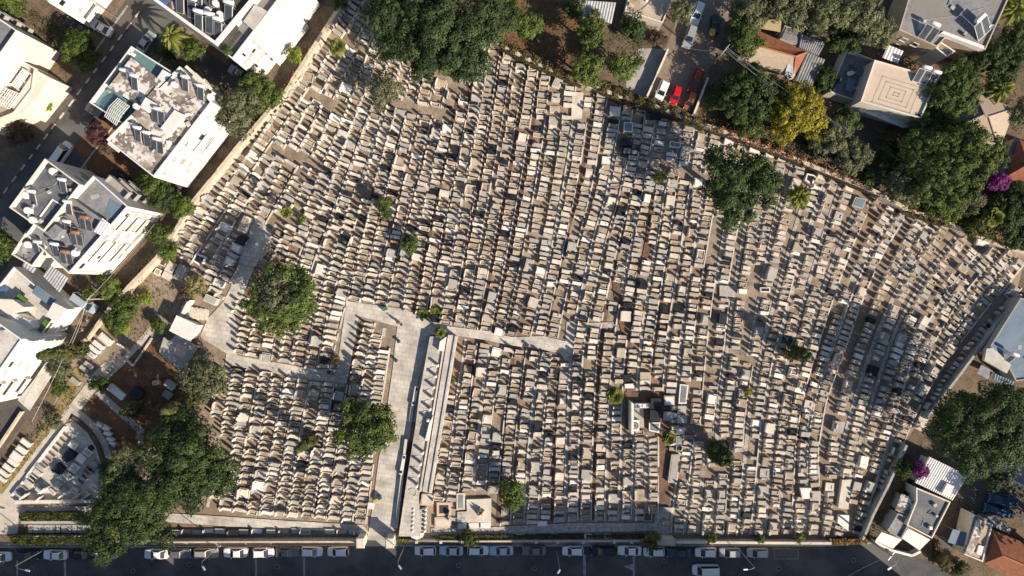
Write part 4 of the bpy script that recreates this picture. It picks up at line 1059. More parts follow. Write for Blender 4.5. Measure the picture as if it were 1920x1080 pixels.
T = [('granite_tomb', 'upper slab of the big black double tomb beside the white mausoleum', [(1220, 747), (1240, 747), (1240, 767), (1219, 767)], 1.6, 'dark', None),
     ('granite_tomb', 'lower slab of the big black double tomb beside the white mausoleum', [(1219, 769), (1239, 769), (1238, 790), (1218, 790)], 1.6, 'dark', None),
     ('marble_tomb', 'grey glass topped tomb just below the black double tomb', [(1217, 792), (1238, 792), (1236, 812), (1217, 808)], 0.8, 'white', (0.25, 'greyroof')),
     ('marble_tomb', 'white slab with two dark marks above the white mausoleum', [(1171, 720), (1189, 719), (1189, 728), (1172, 728)], 0.6, 'white', None),
     ('granite_tomb', 'black cube tomb above the white slab with two marks', [(1171, 703), (1183, 702), (1182, 716), (1170, 716)], 0.9, 'dark', None),
     ('marble_tomb', 'pale panelled tomb right of the black double tomb', [(1245, 742), (1265, 742), (1265, 760), (1245, 760)], 0.7, 'grey', (0.2, 'white')),
     ('marble_tomb', 'grey panelled tomb right below the pale panelled one', [(1244, 772), (1263, 772), (1262, 790), (1243, 788)], 0.7, 'grey', (0.2, 'grey')),
     ('marble_tomb', 'long grey framed tomb in the column right of the mausoleum court', [(1275, 720), (1291, 722), (1287, 757), (1272, 757)], 0.8, 'white', (0.25, 'greyroof')),
     ('marble_tomb', 'plain grey tomb next below the long framed tomb', [(1271, 761), (1287, 761), (1286, 775), (1270, 775)], 0.8, 'grey', None),
     ('marble_tomb', 'plain grey tomb second below the long framed tomb', [(1271, 778), (1288, 778), (1288, 793), (1270, 793)], 0.8, 'grey', None),
     ('marble_tomb', 'pale grey tomb right of the lower palm of the brown court', [(1269, 802), (1285, 801), (1283, 815), (1268, 815)], 0.8, 'grey', (0.2, 'white')),
     ('marble_tomb', 'dark topped grey tomb right of the lower palm', [(1268, 818), (1282, 818), (1281, 833), (1267, 833)], 0.8, 'grey', (0.2, 'greyroof')),
     # west square
     ('granite_tomb', 'black granite tomb at the top left of the paved west square', [(452, 440), (465, 444), (455, 461), (441, 453)], 0.9, 'dark', None),
     ('enclosure_tomb', 'large open grey framed enclosure at the top of the west square', [(458, 403), (472, 410), (460, 438), (445, 432)], 1.0, 'cream', (0.3, 'bed')),
     ('marble_tomb', 'wide grey white tomb beside the black granite one at the west square', [(437, 454), (455, 462), (448, 477), (430, 467)], 0.9, 'grey', (0.25, 'white')),
     ('marble_tomb', 'grey white tomb second in the column along the west square', [(429, 470), (447, 480), (442, 486), (425, 476)], 0.9, 'grey', None),
     ('marble_tomb', 'grey white panelled tomb third in the column along the west square', [(425, 479), (442, 487), (436, 498), (417, 497)], 0.9, 'grey', (0.3, 'white')),
     ('granite_tomb', 'black tomb with white frame and white bar left of the west square', [(368, 474), (389, 482), (378, 500), (360, 489)], 0.6, 'white', (0.35, 'dark')),
     ('marble_tomb', 'low white tomb at the lower end of the west square column', cq(410, 531, 20, 13, 25), 0.9, 'white', None),
     ('marble_tomb', 'small cream tomb just above the stepped shrine', cq(402, 545, 22, 10, 25), 0.8, 'cream', None),
     ('marble_tomb', 'large cream tomb beside the steps of the white shrine', cq(395, 562, 24, 14, 24), 1.2, 'cream', (0.2, 'grey')),
     ('marble_tomb', 'first pale tomb on the paved terrace above the dirt path', cq(306, 493, 12, 12, 28), 0.5, 'cream', (0.2, 'brownbed')),
     ('marble_tomb', 'second pale tomb on the paved terrace above the dirt path', cq(296, 510, 12, 12, 28), 0.5, 'white', (0.2, 'bed')),
     ('marble_tomb', 'wide pale tomb in the middle of the paved terrace', cq(320, 501, 16, 20, 28), 0.6, 'cream', None),
     ('marble_tomb', 'wide pale tomb at the lower end of the paved terrace', cq(313, 517, 17, 13, 28), 0.6, 'cream', None),
     ('marble_tomb', 'grey twin tomb at the right end of the paved terrace', cq(341, 506, 18, 18, 28), 0.6, 'grey', (0.25, 'grey')),
     ('marble_tomb', 'grey tomb at the lower right corner of the paved terrace', cq(334, 519, 16, 12, 28), 0.6, 'grey', None),
     # garden of the lower left
     ('marble_tomb', 'large cream garden tomb nearest the motorcycles', cq(197, 636, 26, 14, 40), 0.9, 'cream', (0.3, 'white')),
     ('marble_tomb', 'white garden tomb first in the slanting row beside the cypress', cq(184, 647, 22, 9, 38), 0.8, 'white', None),
     ('marble_tomb', 'white garden tomb second in the slanting row beside the cypress', cq(176, 655, 22, 8, 38), 0.8, 'white', None),
     ('marble_tomb', 'white garden tomb third in the slanting row beside the cypress', cq(170, 664, 18, 8, 38), 0.8, 'white', (0.2, 'grey')),
     ('marble_tomb', 'grey garden tomb fourth in the slanting row beside the cypress', cq(166, 685, 18, 9, 38), 0.7, 'grey', None),
     ('marble_tomb', 'grey garden tomb fifth in the slanting row beside the cypress', cq(158, 692, 18, 8, 38), 0.7, 'grey', None),
     ('marble_tomb', 'grey garden tomb lowest in the slanting row beside the cypress', cq(140, 715, 18, 10, 38), 0.7, 'grey', None),
     ('marble_tomb', 'long white tomb with a dark plaque on the brown soil', cq(218, 735, 36, 13, 38), 0.7, 'white', None),
     ('granite_tomb', 'large blue black tomb in the garden shade', cq(256, 737, 21, 19, 37), 0.9, 'dark', None),
     ('marble_tomb', 'big shaded grey tomb left of the olive tree', cq(318, 722, 20, 14, 35), 0.9, 'grey', None),
     ('marble_tomb', 'shaded dark grey tomb between the two leaning cypresses', cq(314, 740, 16, 14, 35), 0.8, 'greyroof', None),
     ('marble_tomb', 'pale tomb under the slab roof corner', cq(370, 688, 16, 16, 32), 0.5, 'grey', (0.25, 'bed')),
     # memorial court
     ('granite_tomb', 'irregular black granite monument in the memorial court', [(127, 841), (142, 852), (133, 864), (124, 868), (115, 858)], 1.0, 'dark', None),
     ('granite_tomb', 'square black granite slab in the memorial court', [(108, 867), (121, 879), (112, 891), (96, 882)], 0.9, 'dark', None),
     ('marble_tomb', 'pale tomb above the irregular black monument', cq(137, 835, 16, 12, 35), 0.7, 'white', (0.25, 'cream')),
     ('marble_tomb', 'upper grey white tomb in the right column of the court', cq(164, 848, 15, 12, 37), 0.7, 'white', (0.2, 'grey')),
     ('marble_tomb', 'middle grey white tomb in the right column of the court', cq(152, 860, 16, 15, 37), 0.8, 'white', None),
     ('marble_tomb', 'lower grey white tomb in the right column of the court', cq(139, 878, 15, 16, 37), 0.8, 'white', (0.2, 'grey')),
     ('marble_tomb', 'bluish white tomb at the foot of the right court column', cq(128, 893, 14, 13, 37), 0.8, 'grey', None),
     ('marble_tomb', 'small tomb with black top at the curved edge of the court', cq(170, 840, 9, 8, 37), 0.6, 'dark', None),
     ('marble_tomb', 'pale flat slab beside the brown beds of the court', cq(178, 871, 14, 8, 37), 0.4, 'grey', None)]
for i, (x, y, c) in enumerate([(75, 876, 'grey'), (70, 886, 'cream'), (62, 896, 'cream'), (53, 906, 'cream'), (42, 917, 'grey'), (35, 926, 'grey')]):
    T.append(('marble_tomb', ORD[i] + ' tomb from the top along the long white kerb of the court', cq(x, y, 17, 9, 38), 0.7, c, (0.22, ['grey', 'cream', 'dark', 'cream', 'greyroof', 'grey'][i])))
for i, (x, y) in enumerate([(82, 909), (74, 919), (111, 910), (120, 917), (139, 920), (176, 914), (160, 926), (98, 922)]):
    T.append(('marble_tomb', ORD[i] + ' tomb counted from the left in the sunny lower court', cq(x, y, 14, 8, 38), 0.7, ['grey', 'white', 'cream', 'grey', 'white', 'white', 'cream', 'cream'][i], (0.2, 'grey')))
for i, (x, y, w) in enumerate([(48, 830, 10), (40, 843, 11), (30, 856, 16), (24, 867, 9), (15, 877, 10), (7, 887, 9), (2, 897, 8)]):
    T.append(('marble_tomb', ORD[i] + ' cream tomb from the top on the grassy verge at the left border', cq(x, y, 20, w, 36), 0.8, 'cream', (0.2, 'white')))
for i, (x, y) in enumerate([(187, 797), (198, 803), (202, 813), (207, 824), (211, 831)]):
    T.append(('marble_tomb', ORD[i] + ' small tomb outside the curved path of the court', cq(x, y, 15, 9, 32), 0.6, ['grey', 'white', 'cream', 'cream', 'grey'][i], (0.2, 'white')))
for name, lab, q, h, m, lid in T:
    tomb(name, lab, q, h, m, lid, None)
    block(q)
for i, (x, y) in enumerate([(125, 816), (119, 825), (112, 834), (105, 842), (98.5, 851), (92, 860), (86, 869)]):
    q = cq(x, y, 15, 6, 40)
    tomb('grave_bed', ORD[i] + ' dark brown grave bed from the top in the straight court row', q, 0.16, 'kerbstone', (0.08, 'brownbed'), 'kerbstone', 'grave', 'dark beds in a row on the court')
for i, (x, y) in enumerate([(167, 878), (173, 882), (163, 885), (159, 894), (152, 902)]):
    q = cq(x, y, 13, 6, 40)
    tomb('grave_bed', ORD[i] + ' reddish brown grave bed in the cluster on the right of the court', q, 0.14, 'kerbstone', (0.05, 'soil'), 'kerbstone', 'grave', 'reddish beds on the court')
for i, (x, y) in enumerate([(212, 687), (207, 693), (202, 698)]):
    tomb('grave_bed', ORD[i] + ' white framed blank bed on the curved garden paving', cq(x, y, 8, 5.5, 38), 0.14, 'darksteel', (0.06, 'white'), 'darksteel', 'grave', 'blank framed beds on the garden paving')
for i, (x, y) in enumerate([(221, 645), (226, 647), (231, 650)]):
    o = tomb('stone_block', ORD[i] + ' of three small white blocks in the dark soil', cq(x, y, 4, 3.4, 38), 0.4, 'white', None, None, 'stone')
o = thing('stone_urn', 'round stone drum in the shaded garden', 'stone drum', (*G(294, 717), 0))
mb = MB(); mb.lathe(*G(294, 717), [(0.45, 0), (0.45, 0.9), (0.4, 1.0)], 14); mb.build('drum', M['cream'], o)
mb = MB(); mb.lathe(*G(294, 717), [(0.3, 1.003), (0.25, 1.1)], 12); mb.build('cap', M['grey'], o)
# white curved headstones of the sunny lower court
for i, (x, y, h) in enumerate([(84, 918, 2.2), (48, 929, 1.8), (74, 935, 1.5), (122, 926, 2.4), (146, 929, 1.9), (162, 931, 1.5)]):
    w = W(x, y, h * 0.5)
    o = thing('memorial_stone', ORD[i] + ' tall white memorial stone from the left behind the court wall', 'memorial stone', (w.x, w.y, 0), 'white memorial stones of the court')
    mb = MB(); mb.box(w.x, w.y, 0, h, 1.5, 0.25, math.radians(38), taper=0.0); mb.build('slab', M['white'], o)
    mb = MB(); mb.box(w.x, w.y, h + 0.003, h + 0.25, 1.2, 0.25, math.radians(38), taper=0.1); mb.build('top', M['cream'], o)
# tomb row with leaning headstones above the big hedge
for i, (x, w, c) in enumerate([(57, 8, 'pink'), (72, 19, 'grey'), (93, 19, 'grey'), (109, 8, 'grey'), (125, 19, 'grey'), (140, 8, 'grey'), (150, 8, 'grey'), (162, 14, 'grey')]):
    q = [(x - w / 2, 984), (x + w / 2, 984), (x + w / 2, 999), (x - w / 2, 999)]
    o = tomb('hedge_tomb', ORD[i] + ' slab tomb from the left between the low wall and the hedge', q, 0.5, c, None, None, 'tomb', 'slab tombs along the clipped hedge')
    mb = MB(); a = P([(x - w / 2, 1000.2), (x + w / 2, 1000.2), (x + w / 2, 1001.4), (x - w / 2, 1001.4)]); mb.prism(a, 0, 1.35); mb.build('headstone', M['white'], o)
    if w > 10:
        mb = MB()
        for k in range(1, 4):
            mb.prism([W(x - w / 2 + w * k / 4 - 0.25, 985, .6)[:2], W(x - w / 2 + w * k / 4 + 0.25, 985, .6)[:2], W(x - w / 2 + w * k / 4 + .25, 998, .6)[:2], W(x - w / 2 + w * k / 4 - .25, 998, .6)[:2]], 0.603, 0.612)
        mb.build('joint_line', M['greyroof'], o)
# stepped white shrine, slab roof
sh = thing('shrine', 'white flat roofed shrine with wide steps facing the west square', 'shrine', (*G(350, 605), 0))
mb = MB(); mb.prism([W(x, y, 3.2)[:2] for x, y in [(331, 591), (372, 610), (357, 641), (317, 620)]], 3.0, 3.2); mb.build('roof', M['plaster'], sh)
mb = MB(); mb.prism([W(x, y, 2.9)[:2] for x, y in [(333, 595), (368, 611), (355, 636), (320, 619)]], 0, 2.998); mb.build('wall', M['cream_plaster'], sh)
for k in range(6):
    t = k / 6
    a = [(352 + 8 * t * 4.4, 560 + t * 17), (352 + 8 * t * 4.4 + 6, 563 + t * 17), (373 + t * 30, 604 - t * 14 + 4), (366 + t * 30, 602 - t * 14 + 4)]
    q = [(347 + 7.5 * k, 572 + 1.2 * k), (354 + 7.5 * k, 575 + 1.2 * k), (342 + 8.5 * k + 6, 590 + 1.2 * k + 6), (335 + 8.5 * k + 6, 587 + 1.2 * k + 6)]
    mb = MB(); mb.prism(P(q), 0, 1.1 - 0.17 * k); mb.build('step', M['cream'], sh)
flat(sh, [(350, 566), (356, 563), (345, 590), (339, 588)], 2.0, 'plaster', 'side_wall', 1.98)
block([(330, 560), (410, 570), (380, 640), (315, 620)])
sr = thing('slab_roof', 'low grey concrete slab roof over tombs below the white shrine', 'roof slab', (*G(335, 662), 0))
mb = MB(); mb.prism([W(x, y, 2.0)[:2] for x, y in [(330, 628), (371, 650), (346, 694), (316, 679), (298, 660), (307, 632), (318, 640)]], 1.8, 2.0); mb.build('slab', M['concrete'], sr)
mb = MB(); mb.prism([W(x, y, 2.1)[:2] for x, y in [(332, 642), (352, 654), (344, 672), (324, 662)]], 2.003, 2.03); mb.build('brown_patch', M['pink'], sr)
mb = MB(); mb.prism([W(x, y, 2.1)[:2] for x, y in [(320, 664), (334, 671), (328, 683), (315, 676)]], 2.003, 2.12); mb.build('pale_panel', M['grey'], sr)
posts(sr, [(334, 634), (366, 651), (344, 689), (303, 659)], 0, 1.78, 'cream', 0.2)
# raised terrace and arcade right of the avenue
TR = [(808, 630), (834, 630), (787, 928), (790, 1000), (750, 1000), (752, 985), (766, 890), (781, 798), (788, 739)]
te = MB(); te.prism(P(TR), 0, 1.6)
tag(te.build('path_terrace', M['plaza']), kind='structure')
for k in range(3):
    s = MB(); d = 3.2 * k
    s.prism(P([(800 + d, 629), (803.2 + d, 629), (777.2 + d, 790), (774 + d, 790)]), 0, 0.4 * (k + 1))
    tag(s.build('path_step', M['concrete']), kind='structure')
ar = thing('arcade', 'long flat roofed white arcade running beside the main avenue', 'arcade', (*G(825, 780), 0))
mb = MB(); mb.prism([W(x, y, 2.1)[:2] for x, y in [(840, 628), (859, 629), (810, 925), (792, 922)]], 1.85, 2.1); mb.build('roof', M['paleroof'], ar)
mb = MB(); mb.prism([W(x, y, 2.1)[:2] for x, y in [(853, 630), (857, 630), (808, 924), (804, 924)]], 2.103, 2.35); mb.build('parapet', M['paleroof'], ar)
mb = MB(); mb.prism([W(x, y, 1.8)[:2] for x, y in [(845, 631), (857, 632), (808, 923), (797, 921)]], 0, 1.848); mb.build('wall', M['pink'], ar)
mb = MB(); mb.prism([W(x, y, 1.6)[:2] for x, y in [(834, 632), (837.5, 632), (790, 921), (786.5, 921)]], 0, 1.95); mb.build('ledge', M['cream'], ar)
mb = MB(); mb.prism([W(x, y, 2.4)[:2] for x, y in [(825, 640), (836, 632), (832, 658), (822, 658)]], 1.603, 2.6); mb.build('end_block', M['plaster'], ar)
mb = MB(); mb.prism([W(x, y, 2.4)[:2] for x, y in [(805, 792), (812, 780), (805, 826), (797, 826)]], 1.603, 2.6); mb.build('middle_block', M['plaster'], ar)
for i in range(13):
    if i in (0, 7, 8): continue
    t = (i + 0.6) / 13.6
    x = 828 - 48 * t; y = 652 + 278 * t
    p = W(x - 1.5, y, 2.0)
    o = thing('memorial_post', ORD[i] + ' stone post from the top along the arcade terrace', 'stone post', (p.x, p.y, 1.6), 'stone posts along the arcade terrace')
    mb = MB(); mb.box(p.x, p.y, 1.6, 2.85, 0.42, 0.42); mb.build('shaft', M['cream'], o)
    mb = MB(); mb.box(p.x, p.y, 2.853, 2.95, 0.5, 0.5, taper=0.1); mb.build('cap', M['white'], o)
    # curved rail between the posts
    cx, cy = G(x - 8, y + 9)
    mb = MB(); mb.tube([(cx + 0.75 * math.cos(a), cy + 0.75 * math.sin(a), 1.66) for a in np.linspace(-1.2, 2.6, 10)], 0.05, 5)
    tag(mb.build('curved_rail', M['cream']), ORD[i] + ' thin curved stone rail from the top on the arcade terrace', 'rail', 'curved rails on the arcade terrace')
for lab, q, h in [('long pale planter wall along the lower avenue', [(760, 822), (765, 822), (747, 988), (741, 988)], 0.8)]:
    o = thing('planter', lab, 'planter', (*G(753, 900), 0))
    mb = MB(); mb.prism(P(q), 0, h); mb.build('wall_body', M['cream'], o)
    mb = MB(); mb.prism(P([(766, 830), (771, 830), (757, 985), (749, 985)]), 0, 0.35); mb.build('planting_bed', M['brownbed'], o)
for lab, q, dk in [('white stone bench with two dark squares at the middle of the avenue steps', [(779.5, 723), (786, 724), (779, 760), (772.5, 759)], [(780.5, 726, 784.5, 731), (774.5, 752, 779, 757)]),
                   ('white stone bench with two dark squares by the lower avenue', [(757, 850), (763, 851), (756, 888), (750, 887)], [(757, 853, 761, 858), (751, 880, 755.5, 885)])]:
    o = thing('stone_bench', lab, 'stone bench', (*G(*q[0]), 0))
    mb = MB(); mb.prism(P(q), 0, 0.9); s = mb.build('bench_block', M['white'], o)
    for x0, y0, x1, y1 in dk:
        mb = MB(); mb.prism(P([(x0, y0), (x1, y0), (x1, y1), (x0, y1)]), 0.903, 0.93); mb.build('dark_square', M['dark'], s)
o = thing('stone_bench', 'thin white stone bench below the first avenue bench', 'stone bench', (*G(773, 775), 0))
mb = MB(); mb.prism(P([(771, 762), (776, 762), (773, 790), (768, 790)]), 0, 0.6); mb.build('bench_block', M['white'], o)
mb = MB(); mb.prism(P([(772, 764), (774, 764), (771.5, 788), (769.5, 788)]), 0.603, 0.64); mb.build('seat_groove', M['grey'], o)
# tombs at the arcade's lower end
tomb('pink_tomb', 'large pinkish stone tomb at the lower end of the arcade', [(791, 926), (812, 926), (812, 948), (788, 947)], 1.3, 'pink', (0.2, 'cream'), None)
rb = thing('ribbed_tomb', 'long ribbed grey barrel tomb by the lower end of the terrace', 'tomb', (*G(790, 972), 0))
x0, x1 = 779.5, 798
mb = MB(); vs = []; fs = []
for j in range(17):
    y = 950 + 43 * j / 16; dz = 0.12 if j % 2 else 0
    for k in range(9):
        a = math.pi * k / 8
        gx, gy = G((x0 + x1) / 2 - math.cos(a) * (x1 - x0) / 2 - (y - 950) * 0.05, y)
        vs.append((gx, gy, 0.8 + (0.55 + dz) * math.sin(a)))
for j in range(16):
    for k in range(8): fs.append((j * 9 + k, (j + 1) * 9 + k, (j + 1) * 9 + k + 1, j * 9 + k + 1))
mb.add(vs, fs); mb.build('barrel_lid', M['grey'], rb)
mb = MB(); mb.prism(P([(780, 950), (797.5, 950), (795.5, 993), (778, 993)]), 0, 0.82); mb.build('body', M['grey'], rb)
for k in range(6):
    y = 950 + k * 8
    for x in (777.5 - k * 0.4, 800 - k * 0.4):
        mb = MB(); mb.lathe(*G(x, y), [(0.25, 0), (0.25, 1.6), (0.3, 1.65), (0.1, 1.85)], 8); mb.build('white_post', M['white'], rb)
mb = MB(); mb.prism(P([(768, 992), (797, 994), (795, 1002), (784, 1007), (774, 1003)]), 0, 1.5); mb.build('end_platform', M['white'], rb)
st = thing('sculpture_tomb', 'wide square beige tomb with a folded stone sculpture on top', 'tomb', (*G(898, 955), 0))
mb = MB(); mb.prism(P([(875, 935), (921, 933), (921, 977), (876, 978)]), 0, 0.6); mb.build('platform', M['cream'], st)
mb = MB()
for a0 in (0.3, 1.6, 2.9, 4.2, 5.4):
    c = Vector((*G(901, 957), 0.6)); e = Vector((math.cos(a0), math.sin(a0), 0)); pp = Vector((-e.y, e.x, 0)) * 0.35
    mb.add([c + pp, c - pp, c + e * 0.9, c + Vector((0, 0, 1.6)) + e * 0.4], [(0, 1, 3), (1, 2, 3), (2, 0, 3), (0, 2, 1)])
mb.build('sculpture', M['tan'], st)
block([(868, 928), (928, 928), (928, 982), (868, 982)])
for i, (lab, q, m, l) in enumerate([('tomb filled with grey pebbles left of the sculpture tomb', [(858, 960), (875, 959), (875, 979), (858, 979)], 'white', (0.15, 'cobble')),
                                  ('tomb with dark window above the pebble filled tomb', [(856, 925), (872, 924), (872, 955), (856, 956)], 'cream', (0.35, 'greyroof')),
                                  ('dark metal railed grave plot near the pink tomb', [(819, 942), (846, 942), (846, 966), (819, 968)], 'pink', (0.5, 'darksteel')),
                                  ('pink stone paved double grave beside the lower wall', [(815, 970), (846, 968), (846, 990), (815, 990)], 'pink', (0.3, 'cream')),
                                  ('white slab grave under the pebble filled tomb', [(858, 982), (875, 981), (875, 991), (858, 991)], 'white', None),
                                  ('first pale slab under the sculpture tomb', [(879, 981), (898, 980), (898, 990), (879, 991)], 'white', None),
                                  ('second pale slab under the sculpture tomb', [(901, 980), (920, 979), (920, 989), (901, 990)], 'white', None)]):
    tomb('kerbed_tomb', lab, q, 0.45, m, l, None); block(q)
# further black or large tombs standing out in the rows
for lab, q, m, l, h in [('black granite cube tomb against the upper wall below the red car', [(1223, 207), (1243, 210), (1240, 224), (1220, 221)], 'dark', None, 1.2),
                     ('large black granite tomb in the shaded rows below the alley', [(1166, 258), (1188, 260), (1186, 275), (1164, 273)], 'dark', None, 1.0),
                     ('black framed tomb directly under the large black granite tomb', [(1168, 276), (1186, 276), (1184, 290), (1166, 290)], 'dark', (0.2, 'greyroof'), 0.8),
                     ('bluish white double tomb in the shaded rows', [(1170, 229), (1187, 230), (1186, 248), (1169, 247)], 'white', (0.2, 'bluesheet'), 0.8),
                     ('white double tomb near the top wall left of the bluish one', [(1144, 199), (1164, 201), (1162, 218), (1143, 217)], 'white', (0.2, 'white'), 0.8),
                     ('pale blue tomb in the shaded rows right of the black ones', [(1257, 264), (1277, 268), (1275, 278), (1255, 275)], 'white', (0.2, 'bluesheet'), 0.8),
                     ('narrow slanting white framed grave below the dark alley wall', [(1046, 136), (1060, 142), (1048, 168), (1034, 162)], 'cream', (0.2, 'grey'), 0.8),
                     ('big paved pale tomb at the left of the top row by the wall corner', [(1073, 172), (1094, 174), (1091, 222), (1071, 222)], 'cream', None, 0.35),
                     ('dark blue framed tomb in the right rows', [(1425, 539), (1444, 539), (1444, 548), (1426, 548)], 'white', (0.2, 'dark'), 0.7),
                     ('white tomb with black window near the upper right border of the rows', [(1513, 325), (1530, 329), (1523, 349), (1509, 338)], 'white', (0.3, 'dark'), 0.9),
                     ('big grey blue slab tomb near the upper right wall', [(1604, 369), (1625, 374), (1617, 392), (1597, 386)], 'grey', (0.2, 'bluesheet'), 0.8),
                     ('white tomb at the far upper right end of the rows', [(1747, 408), (1769, 413), (1765, 421), (1747, 418)], 'white', None, 0.8),
                     ('wide grey tomb by the shaded path at the far right', [(1833, 443), (1857, 449), (1853, 464), (1829, 459)], 'grey', (0.2, 'white'), 0.8),
                     ('broad bare concrete slab among the right rows', [(1349, 535), (1376, 537), (1374, 557), (1349, 555)], 'grey', None, 0.3),
                     ('tall pale stone block tomb in the lower right rows', [(1579, 900), (1597, 899), (1590, 955), (1571, 952)], 'cream', None, 0.9),
                     ('big white tomb near the lower right rows', [(1500, 915), (1521, 915), (1521, 935), (1504, 935)], 'white', (0.2, 'white'), 0.8),
                     ('large white slab in the right corner rows above the street', [(1572, 965), (1592, 966), (1590, 996), (1570, 980)], 'white', None, 0.6),
                     ('black tomb beside the clipped topiary', [(810, 590), (824, 590), (823, 605), (810, 604)], 'dark', None, 0.7),
                     ('small bright white plaque tomb with two dark spots near the cobbled walk', [(1008, 977), (1026, 977), (1026, 986), (1008, 986)], 'white', None, 0.5),
                     ('large dark open tomb by the lower end of the brown path', [(1207, 960), (1222, 960), (1222, 977), (1207, 977)], 'grey', (0.15, 'brownbed'), 0.7),
                     ('long grey tomb right of the brown brick path', [(1259, 852), (1275, 852), (1267, 905), (1252, 905)], 'grey', (0.25, 'grey'), 0.8),
                     ('dark square tomb right of the brown brick path', [(1268, 836), (1280, 836), (1279, 846), (1267, 846)], 'grey', (0.15, 'dark'), 0.8)]:
    tomb('granite_tomb' if m == 'dark' else 'marble_tomb', lab, q, h, m, l, None); block(q, 3)

# ------------------------------------------------------------------ grave rows: even rows that follow the photo's row lines
GUIDES = [[(345, 465), (435, 330), (545, 175), (650, 15)], [(420, 560), (500, 420), (597, 250), (660, 120)],
          [(535, 690), (555, 570), (580, 490), (610, 410), (640, 333), (687, 200), (715, 120)],
          [(660, 660), (687, 567), (703, 487), (740, 330), (775, 190), (800, 90)],
          [(840, 680), (853, 605), (880, 460), (910, 300), (937, 140), (945, 95)],
          [(955, 660), (963, 627), (995, 510), (1015, 400), (1037, 273), (1048, 150)],
          [(1060, 680), (1077, 600), (1110, 450), (1137, 367), (1155, 267), (1170, 175)],
          [(1215, 700), (1237, 560), (1255, 450), (1267, 360), (1285, 260), (1292, 215)],
          [(1335, 1005), (1348, 860), (1340, 800), (1360, 687), (1377, 537), (1397, 420), (1432, 265)],
          [(1410, 1005), (1422, 880), (1433, 773), (1455, 670), (1490, 540), (1520, 433), (1555, 330)],
          [(1515, 1005), (1520, 930), (1515, 850), (1530, 753), (1565, 660), (1600, 560), (1640, 470), (1690, 390)],
          [(1612, 1005), (1635, 920), (1660, 830), (1687, 727), (1717, 630), (1770, 540), (1830, 470)],
          [(1625, 1005), (1655, 930), (1680, 860), (1710, 790), (1770, 700), (1850, 600), (1920, 520)],
          [(815, 990), (859, 635)], [(945, 985), (950, 870), (960, 760), (975, 650)], [(1072, 980), (1074, 842), (1081, 642)],
          [(1229, 985), (1228, 830), (1220, 740), (1222, 640)], [(1263, 985), (1285, 812), (1296, 657)],
          [(700, 950), (722, 770), (745, 612)], [(620, 960), (640, 830), (660, 710)], [(430, 960), (455, 830), (480, 700)]]
gp = []; gt = []
for gl in GUIDES:
    for a, b in zip(gl[:-1], gl[1:]):
        d = math.dist(a, b); n = max(1, int(d / 20))
        for i in range(n):
            t = (i + 0.5) / n
            gp.append((a[0] + (b[0] - a[0]) * t, a[1] + (b[1] - a[1]) * t)); gt.append(((b[0] - a[0]) / d, (b[1] - a[1]) / d))
gp = np.array(gp); gt = np.array(gt)
def field(x, y):
    d2 = (gp[:, 0] - x) ** 2 + (gp[:, 1] - y) ** 2 + 300
    w = d2 ** -1.6
    v = (gt * w[:, None]).sum(0)
    return v / np.hypot(*v)

CEM = [(650, 10), (690, -30), (790, 3), (880, 58), (937, 92), (990, 119), (1077, 157), (1167, 190), (1217, 203), (1293, 233), (1380, 263), (1447, 288), (1513, 315), (1613, 355), (1697, 400), (1763, 420),
       (1820, 446), (1900, 478), (1925, 500), (1903, 545), (1845, 632), (1768, 740), (1728, 795), (1690, 842), (1662, 900), (1632, 960), (1610, 1003), (1262, 1002), (1236, 976), (1075, 976), (950, 984), (818, 988),
       (814, 970), (832, 800), (864, 634), (836, 628), (740, 640), (728, 770), (704, 940), (694, 982), (640, 976), (540, 968), (420, 960), (385, 950), (430, 880), (425, 800), (392, 770), (390, 735), (424, 690),
       (436, 660), (446, 640), (444, 590), (464, 540), (430, 540), (415, 575), (395, 545), (378, 520), (352, 505), (340, 478), (318, 462), (345, 440), (378, 382), (470, 272), (548, 182)]
NOGO = list(PATHS.values()) + BROWN + BARE + BLOCK + [TR, [(786, 630), (862, 628), (815, 930), (775, 925)], [(440, 635), (448, 650), (430, 690), (424, 664)]]
NB = [(min(p[0] for p in q), max(p[0] for p in q), min(p[1] for p in q), max(p[1] for p in q), q) for q in NOGO]
def allowed(x, y):
    if not inside(CEM, x, y): return False
    for x0, x1, y0, y1, q in NB:
        if x0 <= x <= x1 and y0 <= y <= y1 and inside(q, x, y): return False
    return True
DS, STEP = 25.0, 4.0
cell = {}
def near(x, y, skip, r):
    cx, cy = int(x // DS), int(y // DS); best = 1e9
    for i in (cx - 1, cx, cx + 1):
        for j in (cy - 1, cy, cy + 1):
            for (a, b, k) in cell.get((i, j), ()):
                if k == skip: continue
                d = (a - x) ** 2 + (b - y) ** 2
                if d < best: best = d
    return best < r * r
LINES = []
def grow(x, y, k):
    pts = [(x, y)]
    for sgn in (1, -1):
        px, py = x, y; acc = []
        for _ in range(400):
            v = field(px, py) * sgn
            px += v[0] * STEP; py += v[1] * STEP
            if not allowed(px, py) or near(px, py, k, DS * 0.76): break
            acc.append((px, py))
        pts = pts + acc if sgn == 1 else acc[::-1] + pts
    return pts
def commit(pts):
    k = len(LINES); LINES.append(pts)
    for x, y in pts: cell.setdefault((int(x // DS), int(y // DS)), []).append((x, y, k))
queue = []
seeds = [(900, 400), (550, 830), (690, 650), (560, 640), (1000, 800), (1400, 700), (1150, 850), (1560, 800)]
si = 0
